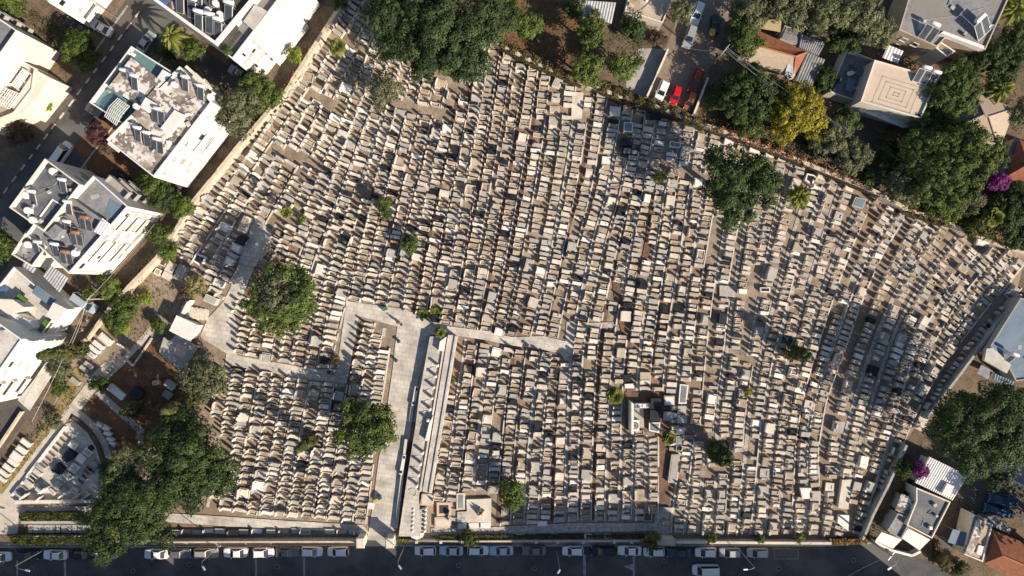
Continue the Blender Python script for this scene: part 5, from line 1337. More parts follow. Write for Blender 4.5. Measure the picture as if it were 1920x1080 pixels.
while True:
    if not queue:
        if si >= len(seeds): break
        s = seeds[si]; si += 1
        if allowed(*s) and not near(s[0], s[1], -1, DS * 0.98):
            p = grow(s[0], s[1], len(LINES))
            if len(p) > 3: commit(p); queue.append(len(LINES) - 1)
        continue
    k = queue.pop(0); pts = LINES[k]
    for i in range(0, len(pts), 3):
        v = field(*pts[i])
        for sg in (1, -1):
            qx, qy = pts[i][0] - v[1] * DS * sg, pts[i][1] + v[0] * DS * sg
            if allowed(qx, qy) and not near(qx, qy, -1, DS * 0.985):
                p = grow(qx, qy, len(LINES))
                if len(p) > 4: commit(p); queue.append(len(LINES) - 1)

for gy_ in range(10, 1000, 9):
    for gx_ in range(320, 1920, 9):
        if allowed(gx_, gy_) and not near(gx_, gy_, -1, DS * 0.9):
            p = grow(gx_, gy_, len(LINES))
            if len(p) > 3: commit(p)
# narrow walks behind the headstones, one sheet per surface
strips = {'concrete': MB(), 'cobble': MB(), 'brownpave': MB(), 'stone_path': MB()}
kerbs = MB()
def emetric(v): return Vector((v[0], -v[1]))     # photo direction -> ground direction
for pts in LINES:
    x, y = pts[len(pts) // 2]
    if x < 600: kind = rnd.choice(['stone_path', 'concrete', None])
    elif x < 1000: kind = rnd.choice(['concrete', 'stone_path', 'brownpave', 'brownpave', None])
    elif x < 1230: kind = rnd.choice(['brownpave', 'cobble', 'concrete', None])
    else: kind = rnd.choice(['cobble', 'cobble', 'stone_path', None])
    if len(pts) < 6: continue
    wd = rnd.uniform(2.2, 4.2) if kind else 0
    L_, R_ = [], []
    for p in pts[::2]:
        v = field(*p); nx, ny = v[1], -v[0]           # towards the left in the photo
        if nx > 0: nx, ny = -nx, -ny
        c = (p[0] + nx * 12.4, p[1] + ny * 12.4)
        L_.append(G(c[0] + nx * wd, c[1] + ny * wd)); R_.append(G(c[0] - nx * wd, c[1] - ny * wd))
    if kind:
        mb = strips[kind]; zz = 0.05 + 0.01 * len(kind) * 0.3
        vs = [(a[0], a[1], zz) for a in L_] + [(b[0], b[1], zz) for b in R_]; n = len(L_)
        mb.add(vs, [(i, n + i, n + i + 1, i + 1) for i in range(n - 1)])
    # kerb stones at the feet of the row, broken here and there
    if rnd.random() < 0.75:
        hk = rnd.uniform(0.18, 0.42); i = 0
        while i < len(pts) - 3:
            ln = rnd.randint(4, 14); seg = pts[i:i + ln + 1:2]
            i += ln + (0 if rnd.random() < 0.7 else rnd.randint(1, 4))
            q = []
            for p in seg:
                v = field(*p); nx, ny = v[1], -v[0]
                if nx < 0: nx, ny = -nx, -ny
                q.append((p[0] + nx * 10.3, p[1] + ny * 10.3))
            if len(q) > 1: polykerb(kerbs, q, rnd.uniform(0.14, 0.3), hk + rnd.uniform(-.05, .05))
for k, mb in strips.items():
    if mb.f: tag(mb.build('footpath', M[k]), kind='structure')
tag(kerbs.build('kerb', M['cream']), kind='structure')

# grave shapes: list of (role, verts, faces); +X points to the foot, the headstone stands at -X
def bx(x0, x1, y0, y1, z0, z1, t=0.0):
    v = [(x0, y0, z0), (x1, y0, z0), (x1, y1, z0), (x0, y1, z0), (x0 + t, y0 + t, z1), (x1 - t, y0 + t, z1), (x1 - t, y1 - t, z1), (x0 + t, y1 - t, z1)]
    return v, [(0, 1, 5, 4), (1, 2, 6, 5), (2, 3, 7, 6), (3, 0, 4, 7), (4, 5, 6, 7)]
def stone(x, w, h, th, shape, z0=0.0, lean=0.0):
    hw = w / 2
    if shape == 'flat': pr = [(-hw, z0), (hw, z0), (hw, h), (-hw, h)]
    elif shape == 'gable': pr = [(-hw, z0), (hw, z0), (hw, h * 0.8), (0, h), (-hw, h * 0.8)]
    elif shape == 'round': pr = [(-hw, z0), (hw, z0)] + [(hw * math.cos(a), h - hw * 0.8 + hw * 0.8 * math.sin(a)) for a in np.linspace(0, math.pi, 7)]
    elif shape == 'tablet': pr = [(-hw, z0), (hw, z0), (hw, h * 0.75), (hw * 0.55, h * 0.78), (hw * 0.4, h), (-hw * 0.4, h), (-hw * 0.55, h * 0.78), (-hw, h * 0.75)]
    n = len(pr)
    v = [(x - th / 2 + lean * z, y, z) for y, z in pr] + [(x + th / 2 + lean * z, y, z) for y, z in pr]
    f = [tuple(range(n))[::-1], tuple(range(n, 2 * n))] + [(i, (i + 1) % n, n + (i + 1) % n, n + i) for i in range(n)]
    return v, f
def cat_(*parts):
    V = []; Fc = []
    for v, f in parts:
        n = len(V); V += v; Fc += [tuple(i + n for i in q) for q in f]
    return V, Fc
def ring(x0, x1, y0, y1, z0, z1, w):
    return cat_(bx(x0, x1, y0, y0 + w, z0, z1), bx(x0, x1, y1 - w, y1, z0, z1), bx(x0, x0 + w, y0 + w, y1 - w, z0, z1), bx(x1 - w, x1, y0 + w, y1 - w, z0, z1))
HEAD = [
    [('base', bx(-.95, .9, -.42, .42, 0, .24)), ('slab', bx(-.72, .84, -.34, .34, .243, .38)), ('headstone', stone(-.86, .68, 1.25, .15, 'round', .243))],
    [('base', bx(-.95, .9, -.43, .43, 0, .3)), ('slab', cat_(bx(-.7, .8, -.35, .35, .303, .42), bx(-.66, -.34, -.22, .22, .423, .5))), ('headstone', stone(-.85, .8, 1.05, .17, 'flat', .303))],
    [('base', ring(-.95, .9, -.43, .43, 0, .26, .12)), ('bed', bx(-.83, .78, -.31, .31, 0, .15)), ('headstone', stone(-.9, .6, 1.35, .14, 'gable', .263))],
    [('base', bx(-.95, .88, -.4, .4, 0, .18)), ('slab', bx(-.66, .8, -.31, .31, .183, .28, .04)), ('headstone', stone(-.84, .55, 0.95, .28, 'flat', .183))],
    [('base', bx(-.95, .9, -.44, .44, 0, .34)), ('slab', bx(-.68, .86, -.4, .4, .343, .46)), ('headstone', cat_(bx(-.98, -.7, -.44, .44, .343, .6), stone(-.84, .62, 1.5, .16, 'tablet', .603)))],
    [('base', ring(-.95, .9, -.44, .44, 0, .34, .1)), ('bed', bx(-.85, .8, -.34, .34, 0, .22)), ('headstone', stone(-.9, .72, 1.1, .13, 'round', .343, -.05))],
]
CHEST = [
    [('base', bx(-.88, .86, -.38, .38, 0, .46)), ('slab', bx(-.93, .91, -.43, .43, .463, .56))],
    [('base', bx(-.9, .88, -.41, .41, 0, .36)), ('slab', cat_(ring(-.92, .9, -.43, .43, .363, .46, .1), bx(-.82, .8, -.33, .33, .363, .405))), ('headstone', bx(-.78, -.5, -.2, .2, .408, .62))],
    [('base', cat_(bx(-.95, .9, -.44, .44, 0, .2), bx(-.84, .8, -.34, .34, .203, .5))), ('slab', bx(-.88, .84, -.38, .38, .503, .6, .05))],
    [('base', bx(-.9, .88, -.41, .41, 0, .5)), ('slab', bx(-.6, .92, -.44, .44, .503, .6)), ('headstone', bx(-.96, -.62, -.43, .43, 0.503, .98, .03))],
    [('base', bx(-.92, .9, -.42, .42, 0, .3)), ('slab', bx(-.94, .92, -.44, .44, .303, .4)), ('headstone', bx(.36, .62, -.17, .17, .403, .5))],
    [('base', bx(-.9, .88, -.41, .41, 0, .62)), ('slab', bx(-.95, .93, -.45, .45, .623, .74)), ('headstone', bx(-.7, -.42, -.22, .22, .743, .95, .03))],
]
def patch(x, y):
    return (math.sin(x * .021 + 1.3) * math.cos(y * .027 - .4) + .6 * math.sin(x * .05 - y * .043 + 2.0) + .5 * math.cos(x * .011 + y * .06)) / 1.6
def zone(x, y):
    a, b, c = zone0(x, y); p = patch(x, y)
    c = (c[0] * (1 + .35 * p), c[1] * (1 + .5 * p), c[2] * (1 - .7 * p), c[3] * (1 - .5 * p), c[4] * max(.3, 1 - 1.2 * p))
    return a, b, c
def zone0(x, y):
    if x < 700 and y > 655 or (630 < x < 750 and y > 575): return 0.95, (1.25, 1.6), (48, 11, 25, 13, 4)
    if x < 620: return 0.82, (1.1, 1.55), (45, 25, 21, 6, 2.5)
    if x < 1000 and y < 640: return 0.9, (1.15, 1.55), (43, 18, 24, 9, 6)
    if y > 640 and x < 1240: return 0.66, (1.0, 1.6), (42, 16, 25, 9, 7)
    if y < 320 and x > 1100: return 0.2, (0.7, 1.0), (32, 18, 32, 15, 3)
    return 0.5, (0.9, 1.45), (44, 19, 26, 8, 3.5)
COLS = ['cream', 'tan', 'grey', 'white', 'dark']
GR = []
for pts in LINES:
    if len(pts) < 3: continue
    # arc-length walk
    acc = 0.0; nxt = rnd.uniform(3, 6)
    off_line = 0.0
    for a, b in zip(pts[:-1], pts[1:]):
        d = math.dist(a, b)
        while acc + d >= nxt:
            t = (nxt - acc) / d
            x, y = a[0] + (b[0] - a[0]) * t, a[1] + (b[1] - a[1]) * t
            ph, hr, cw = zone(x, y)
            wide = rnd.random() < 0.075
            w = rnd.uniform(1.5, 2.3) if wide else max(.58, min(1.12, rnd.gauss(0.80, 0.11)))
            off_line = max(-1.6, min(1.6, off_line + rnd.uniform(-.5, .5)))
            if rnd.random() > (0.04 if patch(y, x) < .45 else .11):
                v = field(x, y); ang = math.atan2(-v[1], v[0]) - math.pi / 2   # ground angle of the foot direction
                ang += math.radians(rnd.gauss(0, 2.3))
                if rnd.random() < 0.03: ang += math.radians(rnd.uniform(-16, 16))
                ex, ey = math.cos(ang), -math.sin(ang)
                kind = 'head' if rnd.random() < ph else 'chest'
                sc = rnd.choices(range(5), cw)[0]
                if kind == 'chest' and sc == 4 and rnd.random() < 0.3: sc = 2
                GR.append(dict(x=x + ex * (off_line + rnd.uniform(-.4, .4)), y=y + ey * off_line, ang=ang, kind=kind, var=rnd.randrange(6), w=w, l=max(.66, min(1.06, rnd.gauss(0.88, 0.08))), h=rnd.uniform(*hr) * 1.12,
                               col=COLS[sc], mix=rnd.random()))
                if GR[-1]['kind'] == 'chest' and x > 1000 and rnd.random() < 0.45: GR[-1]['var'] = 3
            nxt += w * 8.6 + rnd.choice((2.4, 2.8, 3.2, 3.8, 4.8)) * (1.0 if x < 1200 else 1.15)
        acc += d
GR = [g for g in GR if allowed(g['x'], g['y'])]
# rows of shaded graves under the street wall
for i, x in enumerate([334, 352, 372, 392, 412, 437, 460, 482, 508, 535, 557, 575, 620, 641, 662, 676]):
    GR.append(dict(x=x + rnd.uniform(-2, 2), y=995 + rnd.uniform(-1, 3), ang=-0.03, kind='head' if i % 2 else 'chest', var=i % 6, w=1.0, l=0.95, h=0.9, col=COLS[i % 4], mix=0.3))
for i, x in enumerate([976, 998, 1040, 1103, 1120, 1138, 1178]):
    GR.append(dict(x=x, y=1004, ang=0, kind='chest', var=i % 6, w=0.8, l=0.8, h=0.9, col=COLS[i % 4], mix=0.3))
print('graves', len(GR), 'rows', len(LINES))

def slot_for(g, role):
    c = g['col']
    if role == 'bed': return 'bed'
    if c == 'dark': return 'dark' if role != 'base' or g['mix'] < 0.5 else 'grey'
    if role == 'slab':
        return {'cream': 'cream' if g['mix'] < .55 else 'tan' if g['mix'] < .8 else 'grey', 'tan': 'tan' if g['mix'] < .6 else 'bed', 'grey': 'grey', 'white': 'white'}[c]
    if role == 'headstone': return 'cream' if c == 'tan' else c
    return c

# ---- which graves become objects of their own: for each landmark the closest ones of each look
LAND = [('the round ficus by the west square', 530, 560), ('the tree above the avenue end', 690, 800), ('the big dark tree near the upper wall', 1385, 345), ('the fan palm by the mausoleum court', 1153, 742),
        ('the lower palm of the brown court', 1253, 822), ('the egg shaped dark cypress', 1347, 848), ('the ragged dark conifer at the right', 1493, 665), ('the yucca near the upper wall', 1500, 365),
        ('the yellowish palm in the shaded rows', 1240, 330), ('the bushy tree in the lower rows', 957, 920), ('the pale green tree under the ficus grove', 725, 172), ('the leafy bush in the left rows', 722, 388),
        ('the small bush left of centre', 770, 458), ('the fan palm at the upper left corner', 632, 88), ('the small palm among the left rows', 537, 398), ('the leaning conifer in the lower left rows', 573, 833),
        ('the clipped topiary cubes', 805, 586), ('the palm at the arcade top', 825, 623), ('the black double tomb', 1229, 768), ('the sculpture tomb', 898, 955), ('the dark blue framed tomb', 1435, 543),
        ('the broad concrete slab', 1362, 546), ('the black granite cube tomb', 1232, 215), ('the large black granite tomb', 1176, 266), ('the white window tomb', 1520, 337), ('the grey blue slab tomb', 1611, 380),
        ('the tall pale block tomb', 1584, 927), ('the white tomb of the lower right', 1511, 925), ('the red car', 1266, 195), ('the olive tree at the lower left', 385, 712), ('the person in red', 746, 606),
        ('the open grey enclosure', 459, 420), ('the wide grey tomb at far right', 1843, 454), ('the bend of the cobbled walk', 1075, 975), ('the white plaque tomb', 1017, 981), ('the arcade lower end', 812, 925),
        ('the street gate', 706, 990), ('the corner of the right walk', 1070, 640), ('the big tree on the right border', 1740, 790), ('the big tree of the lower left', 430, 870)]
RK = ['nearest', 'second nearest', 'third nearest', 'fourth nearest', 'fifth nearest', 'sixth nearest', 'seventh nearest', 'eighth nearest']
CN = {'cream': 'cream', 'tan': 'sandy tan', 'grey': 'grey', 'white': 'white', 'dark': 'black'}
gx = np.array([g['x'] for g in GR]); gy = np.array([g['y'] for g in GR])
cls = {}
for i, g in enumerate(GR): cls.setdefault((g['kind'], g['col']), []).append(i)
order = {}
for li, (nm, lx, ly) in enumerate(LAND):
    for c, idx in cls.items():
        idx = np.array(idx); d = np.hypot(gx[idx] - lx, gy[idx] - ly)
        order[(li, c)] = idx[np.argsort(d)[:8]]
pick = {'head': {}, 'chest': {}}
for r in range(8):
    for c in [(k, col) for k in ('head', 'chest') for col in ('cream', 'tan', 'grey', 'white', 'dark')]:
        for li in range(len(LAND)):
            o = order.get((li, c))
            if o is None or r >= len(o): continue
            i = int(o[r])
            if len(pick[c[0]]) >= 300 or i in pick[c[0]]: continue
            kind = 'headstone grave' if c[0] == 'head' else 'flat chest tomb'
            pick[c[0]][i] = f"{CN[c[1]]} {kind} {RK[r]} to {LAND[li][0]}"
for k in pick:
    for i in pick[k]:
        GR[i]['l'] = min(1.06, GR[i]['l'] + 0.05); GR[i]['w'] *= 1.03
protos = {}
def make_grave(kind, var):
    parts = (HEAD if kind == 'head' else CHEST)[var]
    root = None
    for role, (v, f) in parts:
        me = bpy.data.meshes.new(role); me.from_pydata(v, [], f); me.materials.append(M['cream']); me.update()
        nm = ('headstone_grave' if kind == 'head' else 'chest_tomb') if root is None else {'slab': 'lid_slab', 'headstone': 'headstone', 'bed': 'gravel_bed'}[role]
        if kind == 'chest' and role == 'headstone': nm = 'pillow_stone'
        ob = bpy.data.objects.new(nm, me); COL.objects.link(ob)
        if root is None: root = ob; tag(ob, 'grave', 'grave' if kind == 'head' else 'tomb', 'headstone graves in the rows' if kind == 'head' else 'flat chest tombs in the rows')
        else: ob.parent = root
        ob['role'] = role
    return root
for kind in ('head', 'chest'):
    for i, lab in pick[kind].items():
        g = GR[i]; key = (kind, g['var'])
        if key not in protos: protos[key] = o = make_grave(*key)
        else: o = copy_tree(protos[key])
        gxy = G(g['x'], g['y'])
        o.location = (gxy[0], gxy[1], 0.0); o.rotation_euler = (0, 0, g['ang']); o.scale = (g['l'], g['w'], g['h'])
        o['label'] = lab
        for ob in [o] + list(o.children):
            s = ob.material_slots[0]; s.link = 'OBJECT'; s.material = M[slot_for(g, ob['role'])]
# the remaining graves, thousands of them, as one mass
SL = ['cream', 'tan', 'grey', 'white', 'dark', 'bed']
V = []; FC = []; MI = []
for i, g in enumerate(GR):
    if i in pick[g['kind']]: continue
    c, s = math.cos(g['ang']), math.sin(g['ang']); ox, oy = G(g['x'], g['y'])
    for role, (v, f) in (HEAD if g['kind'] == 'head' else CHEST)[g['var']]:
        n = len(V); mi = SL.index(slot_for(g, role))
        for x, y, z in v:
            x *= g['l']; y *= g['w']
            V.append((ox + x * c - y * s, oy + x * s + y * c, z * g['h']))
        FC += [tuple(k + n for k in q) for q in f]; MI += [mi] * len(f)
me = bpy.data.meshes.new('distant_graves'); me.from_pydata(V, [], FC)
for s in SL: me.materials.append(M[s])
me.polygons.foreach_set('material_index', MI); me.update()
o = bpy.data.objects.new('graves', me); COL.objects.link(o)
tag(o, 'thousands of weathered stone graves packed in slanting rows', 'graves', None, 'stuff')
# ------------------------------------------------------------------ trees and plants
def leaf_object(name, C, N, size, tint, m, parent, elong=1.0):
    """a mesh of many small leaf faces: centres C, facing N"""
    n = len(C)
    N = N / np.maximum(np.linalg.norm(N, axis=1, keepdims=True), 1e-6)
    r = nrng.normal(size=(n, 3))
    U = np.cross(N, r); U /= np.maximum(np.linalg.norm(U, axis=1, keepdims=True), 1e-6)
    Vv = np.cross(N, U)
    s = (size * nrng.uniform(0.65, 1.35, n))[:, None] / 2
    q = np.stack([C - U * s * elong, C - Vv * s * 0.75, C + U * s * elong, C + Vv * s * 0.75], 1).reshape(-1, 3)
    org = np.array(parent['org']) if parent is not None else np.zeros(3)
    me = bpy.data.meshes.new(name)
    me.vertices.add(4 * n); me.vertices.foreach_set('co', (q - org).astype(np.float32).ravel())
    me.loops.add(4 * n); me.loops.foreach_set('vertex_index', np.arange(4 * n, dtype=np.int32))
    me.polygons.add(n); me.polygons.foreach_set('loop_start', np.arange(0, 4 * n, 4, dtype=np.int32))
    try: me.polygons.foreach_set('loop_total', np.full(n, 4, dtype=np.int32))
    except Exception: pass
    a = me.attributes.new('tint', 'FLOAT', 'FACE'); a.data.foreach_set('value', np.clip(tint, 0, 1).astype(np.float32))
    me.materials.append(F[m]); me.update(calc_edges=True); me.validate()
    ob = bpy.data.objects.new(name, me); COL.objects.link(ob)
    if parent is not None: ob.parent = parent; ob['org'] = tuple(org); ob['world_built'] = 1
    return ob

def clumps_to_leaves(cc, cr, per, leaf, up=0.25, flat=0.8, mid=None):
    """leaf centres on the upper shells of the clumps"""
    k = len(cc); n = np.maximum(6, (per * (cr / cr.mean()) ** 2).astype(int))
    idx = np.repeat(np.arange(k), n); tot = len(idx)
    d = nrng.normal(size=(tot, 3)); d /= np.linalg.norm(d, axis=1, keepdims=True)
    d[:, 2] = np.where(d[:, 2] < -0.2, -d[:, 2] * 0.7, d[:, 2])
    rad = cr[idx][:, None] * nrng.uniform(0.72, 1.08, (tot, 1))
    C = cc[idx] + d * rad * np.array([1, 1, flat])
    N = d + np.array([0, 0, up]) + nrng.normal(size=(tot, 3)) * 0.24
    if mid is not None:
        g = cc[idx] - mid; g /= np.maximum(np.linalg.norm(g, axis=1, keepdims=True), 1e-6); N = N + 0.45 * g
    ct = nrng.uniform(0.05, 0.85, k)
    T = ct[idx] + nrng.normal(size=tot) * 0.14
    return C, N, T

def tree(name, label, px, py, r, top, fol, group=None, clump=1.15, dens=1.0, leaf=0.36, squash=0.55, sx=1.0, rot=0.0, trunk='bark', lob=0.22, fol2=None, fol2_at=None, gaps=0.0, base_px=None):
    """crown centre where it appears in the photo, apparent radius in pixels, height of the top in metres"""
    k0 = 1 - top * 0.62 / H
    R_ = r * 1.06 * S * k0
    rz = min(R_ * squash + 0.6, top * 0.42)
    zc = top - rz
    c = W(px, py, zc)
    o = thing(name, label, 'shrub' if top < 3.2 else 'tree', (c.x, c.y, 0), group)
    ncl = int(max(9, 4.3 * (R_ * R_ * sx) / (clump * clump) * dens))
    ph = nrng.uniform(0, 6.28, 4); am = nrng.uniform(0.3, 1.0, 4) * lob * np.array([1, 0.8, 0.7, 0.5])
    def outline(a): return 1 - lob * 0.35 + am[0] * np.sin(2 * a + ph[0]) * 0.5 + am[1] * np.sin(3 * a + ph[1]) + am[2] * np.sin(5 * a + ph[2]) + am[3] * np.sin(8 * a + ph[3])
    cr_, sr_ = math.cos(rot), math.sin(rot)
    # boughs first: rounded masses with dark clefts between them; each bough carries several leaf clumps
    rs = min(clump * 1.55, R_ * 0.62)
    nb = int(max(5, 1.9 * (R_ / rs) ** 2 * sx * dens * 1.25))
    ro = np.maximum(R_ - rs * 0.62, R_ * 0.35)
    best = []
    for _ in range(nb):
        cand = []
        for _k in range(5):
            a1 = nrng.uniform(0, 6.2832); f1 = min(1.1, math.sqrt(nrng.uniform(0, 1)) * float(outline(np.array(a1))))
            q = (math.cos(a1) * f1, math.sin(a1) * f1, f1)
            cand.append((min([math.hypot(q[0] - w[0], q[1] - w[1]) for w in best] or [9]), q))
        best.append(max(cand, key=lambda t: t[0])[1])
    bq = np.array(best)
    bz = np.sqrt(np.clip(1 - (bq[:, 2] / 1.18) ** 2, 0, 1)) * nrng.uniform(0.62, 1.08, len(bq))
    brd = rs * nrng.uniform(0.62, 1.2, len(bq))
    per_b = np.maximum(5, (1.25 * ncl / len(bq) * (brd / brd.mean()) ** 2).astype(int))
    bi = np.repeat(np.arange(len(bq)), per_b); nk = len(bi)
    dd = nrng.normal(size=(nk, 3)); dd /= np.linalg.norm(dd, axis=1, keepdims=True); dd[:, 2] = np.where(dd[:, 2] < -.35, -dd[:, 2], dd[:, 2])
    off_ = dd * (brd[bi] * nrng.uniform(0.35, 0.85, nk))[:, None]
    x = bq[bi, 0] * ro * sx; y = bq[bi, 1] * ro
    cl_r = np.minimum(clump * 0.72, brd[bi] * 0.7) * nrng.uniform(0.6, 1.25, nk)
    cc = np.stack([c.x + x * cr_ - y * sr_ + off_[:, 0], c.y + x * sr_ + y * cr_ + off_[:, 1], zc + bz[bi] * (rz - rs * 0.35) + off_[:, 2] * 0.85 - rs * 0.15], 1)
    if gaps:
        keep = nrng.uniform(0, 1, len(cc)) > gaps; cc = cc[keep]; cl_r = cl_r[keep]
    per = 26 * (clump / leaf * 0.36 / 1.15) ** 2 * 1.5
    C, N, T = clumps_to_leaves(cc, cl_r, per, leaf, mid=np.array([c.x, c.y, zc - rz * 0.3]))
    # looser inner leaves that close the crown from below
    ni = int(3.14 * R_ * R_ * sx * 26 * (0.34 / leaf) ** 2 * (0.45 if gaps else 1))
    aa = nrng.uniform(0, 6.2832, ni); uu = np.sqrt(nrng.uniform(0, 1, ni)) * 0.9 * outline(aa) * ro
    xi, yi = np.cos(aa) * uu * sx, np.sin(aa) * uu
    Ci = np.stack([c.x + xi * cr_ - yi * sr_, c.y + xi * sr_ + yi * cr_, zc + nrng.uniform(-0.6, 0.25, ni) * rz], 1)
    Ni = np.stack([nrng.normal(size=ni) * .5, nrng.normal(size=ni) * .5, np.ones(ni)], 1)
    C = np.concatenate([C, Ci]); N = np.concatenate([N, Ni]); T = np.concatenate([T, nrng.uniform(0.1, 0.5, ni)])
    if fol2:
        p2 = W(fol2_at[0], fol2_at[1], zc); d = np.hypot(C[:, 0] - p2.x, C[:, 1] - p2.y) + nrng.normal(size=len(C)) * 0.5
        s2 = d < fol2_at[2] * S
        leaf_object('crown', C[~s2], N[~s2], leaf, T[~s2], fol, o)
        q = leaf_object('foliage_patch', C[s2], N[s2], leaf, T[s2], fol2, o); q['label'] = 'paler olive patch of the crown'
    else:
        leaf_object('crown', C, N, leaf, T, fol, o)
    b = W(*base_px) if base_px else Vector((c.x, c.y, 0))
    tr = max(0.07, min(0.45, R_ * 0.07))
    mb = MB()
    mid = Vector(((b.x + c.x) / 2, (b.y + c.y) / 2, zc * 0.5))
    mb.tube([b, mid, Vector((c.x, c.y, zc))], [tr * 1.3, tr, tr * 0.7], 7)
    for i in range(5 if R_ > 1.5 else 3):
        an = i * 2.4 + px; e = Vector((c.x + math.cos(an) * R_ * 0.6 * sx, c.y + math.sin(an) * R_ * 0.6, zc + rz * 0.25))
        mb.tube([Vector((c.x, c.y, zc * 0.72)), (Vector((c.x, c.y, zc * .9)) + e) / 2, e], [tr * 0.6, tr * 0.4, tr * 0.15], 5)
    mb.build('trunk', M[trunk], o)
    return o

def spire(name, label, bpx, bpy, h, rad, fol, group=None, prof=None, leaf=0.3, lean=(0, 0)):
    """upright cypress standing at its foot position; the drone sees it leaning outwards"""
    b = Vector((*G(bpx, bpy), 0))
    o = thing(name, label, 'tree', b, group)
    n = int(95 * h * rad)
    t = nrng.uniform(0.05, 1, n) ** 0.85
    pr = prof or (lambda t: np.minimum(1, t * 6) * (1 - t ** 2.2) ** 0.8 + 0.06)
    nc = int(14 * h * max(rad, .6)); ct = nrng.uniform(0.05, 0.98, nc)
    ca = nrng.uniform(0, 6.2832, nc); crad = rad * pr(ct) * nrng.uniform(0.6, 0.98, nc)
    cc = np.stack([b.x + np.cos(ca) * crad + lean[0] * ct * h, b.y + np.sin(ca) * crad + lean[1] * ct * h, ct * h], 1)
    cr = np.full(nc, 0.42) * nrng.uniform(0.6, 1.2, nc)
    C, N, T = clumps_to_leaves(cc, cr, 20, leaf, 0.2, 1.7)
    leaf_object('crown', C, N, leaf, T, fol, o, 1.5)
    mb = MB(); mb.tube([b, b + Vector((lean[0] * h * .7, lean[1] * h * .7, h * 0.8))], [0.2, 0.05], 6); mb.build('trunk', M['bark'], o)
    return o

def palm(label, px, py, r, h, nf=34, droop=0.55, fan=True, fol='palm', name='palm_tree', group=None, base=None):
    c = W(px, py, h)
    b = W(*base) if base else Vector((c.x, c.y, 0))
    o = thing(name, label, 'palm tree', (b.x, b.y, 0), group)
    R_ = r * S * (1 - h / H)
    Cs = []; verts = []; faces = []; tint = []
    for i in range(nf):
        an = i * 2.39996 + rnd.uniform(-.2, .2); lvl = (i + 0.5) / nf           # inner fronds stand, outer droop
        L = R_ * (0.55 + 0.5 * math.sqrt(lvl)) * rnd.uniform(0.85, 1.1)
        el = math.radians(72 - 92 * lvl)
        d = Vector((math.cos(an) * math.cos(el), math.sin(an) * math.cos(el), math.sin(el)))
        side = Vector((-math.sin(an), math.cos(an), 0))
        tip0 = Vector(c) + d * L * 0.5
        tn = rnd.uniform(0.2, 0.9)
        if fan:
            for k in range(-5, 6):
                a2 = k * 0.17
                dd = (d * math.cos(a2) + side * math.sin(a2)); dd.z -= droop * (0.25 + 0.3 * lvl)
                p1 = tip0 + dd * L * 0.5 * (1 - abs(k) * 0.05)
                w = side * (0.06 + 0.02 * R_); st = Vector(c) + d * L * 0.28
                n0 = len(verts); verts += [st - w, st + w, (tip0 + p1) / 2 + w * 1.5, p1, (tip0 + p1) / 2 - w * 1.5]
                faces.append((n0, n0 + 1, n0 + 2, n0 + 3, n0 + 4)); tint.append(tn + rnd.uniform(-.15, .15))
        else:
            p_prev = Vector(c); seg = 6
            for s_ in range(seg):
                t = (s_ + 1) / seg
                p = Vector(c) + d * L * t; p.z -= droop * L * t * t
                for sg in (-1, 1):
                    w = side * sg * L * 0.2 * math.sin(math.pi * min(0.95, t * 0.85 + .1))
                    q = w + (p - p_prev) * 1.3; q.z -= 0.12 * L
                    n0 = len(verts); verts += [p_prev, p, p + q, p_prev + q * 0.85]
                    faces.append((n0, n0 + 1, n0 + 2, n0 + 3)); tint.append(tn + rnd.uniform(-.15, .15))
                p_prev = p
    org = Vector(o['org'])
    me = bpy.data.meshes.new('fronds'); me.from_pydata([tuple(v - org) for v in verts], [], faces)
    a = me.attributes.new('tint', 'FLOAT', 'FACE'); a.data.foreach_set('value', np.clip(tint, 0, 1).astype(np.float32))
    me.materials.append(F[fol]); me.update()
    ob = bpy.data.objects.new('fronds', me); COL.objects.link(ob); ob.parent = o
    mb = MB(); mb.tube([b, (b + c) / 2 + Vector((0.05, 0, 0)), c], [0.24, 0.19, 0.16], 8); mb.build('trunk', M['palebark'], o)
    mb = MB(); mb.lathe(c.x, c.y, [(0.16, c.z - 0.5), (0.30, c.z - 0.15), (0.12, c.z + 0.25)], 8); mb.build('crown_heart', M['tan'], o)
    return o

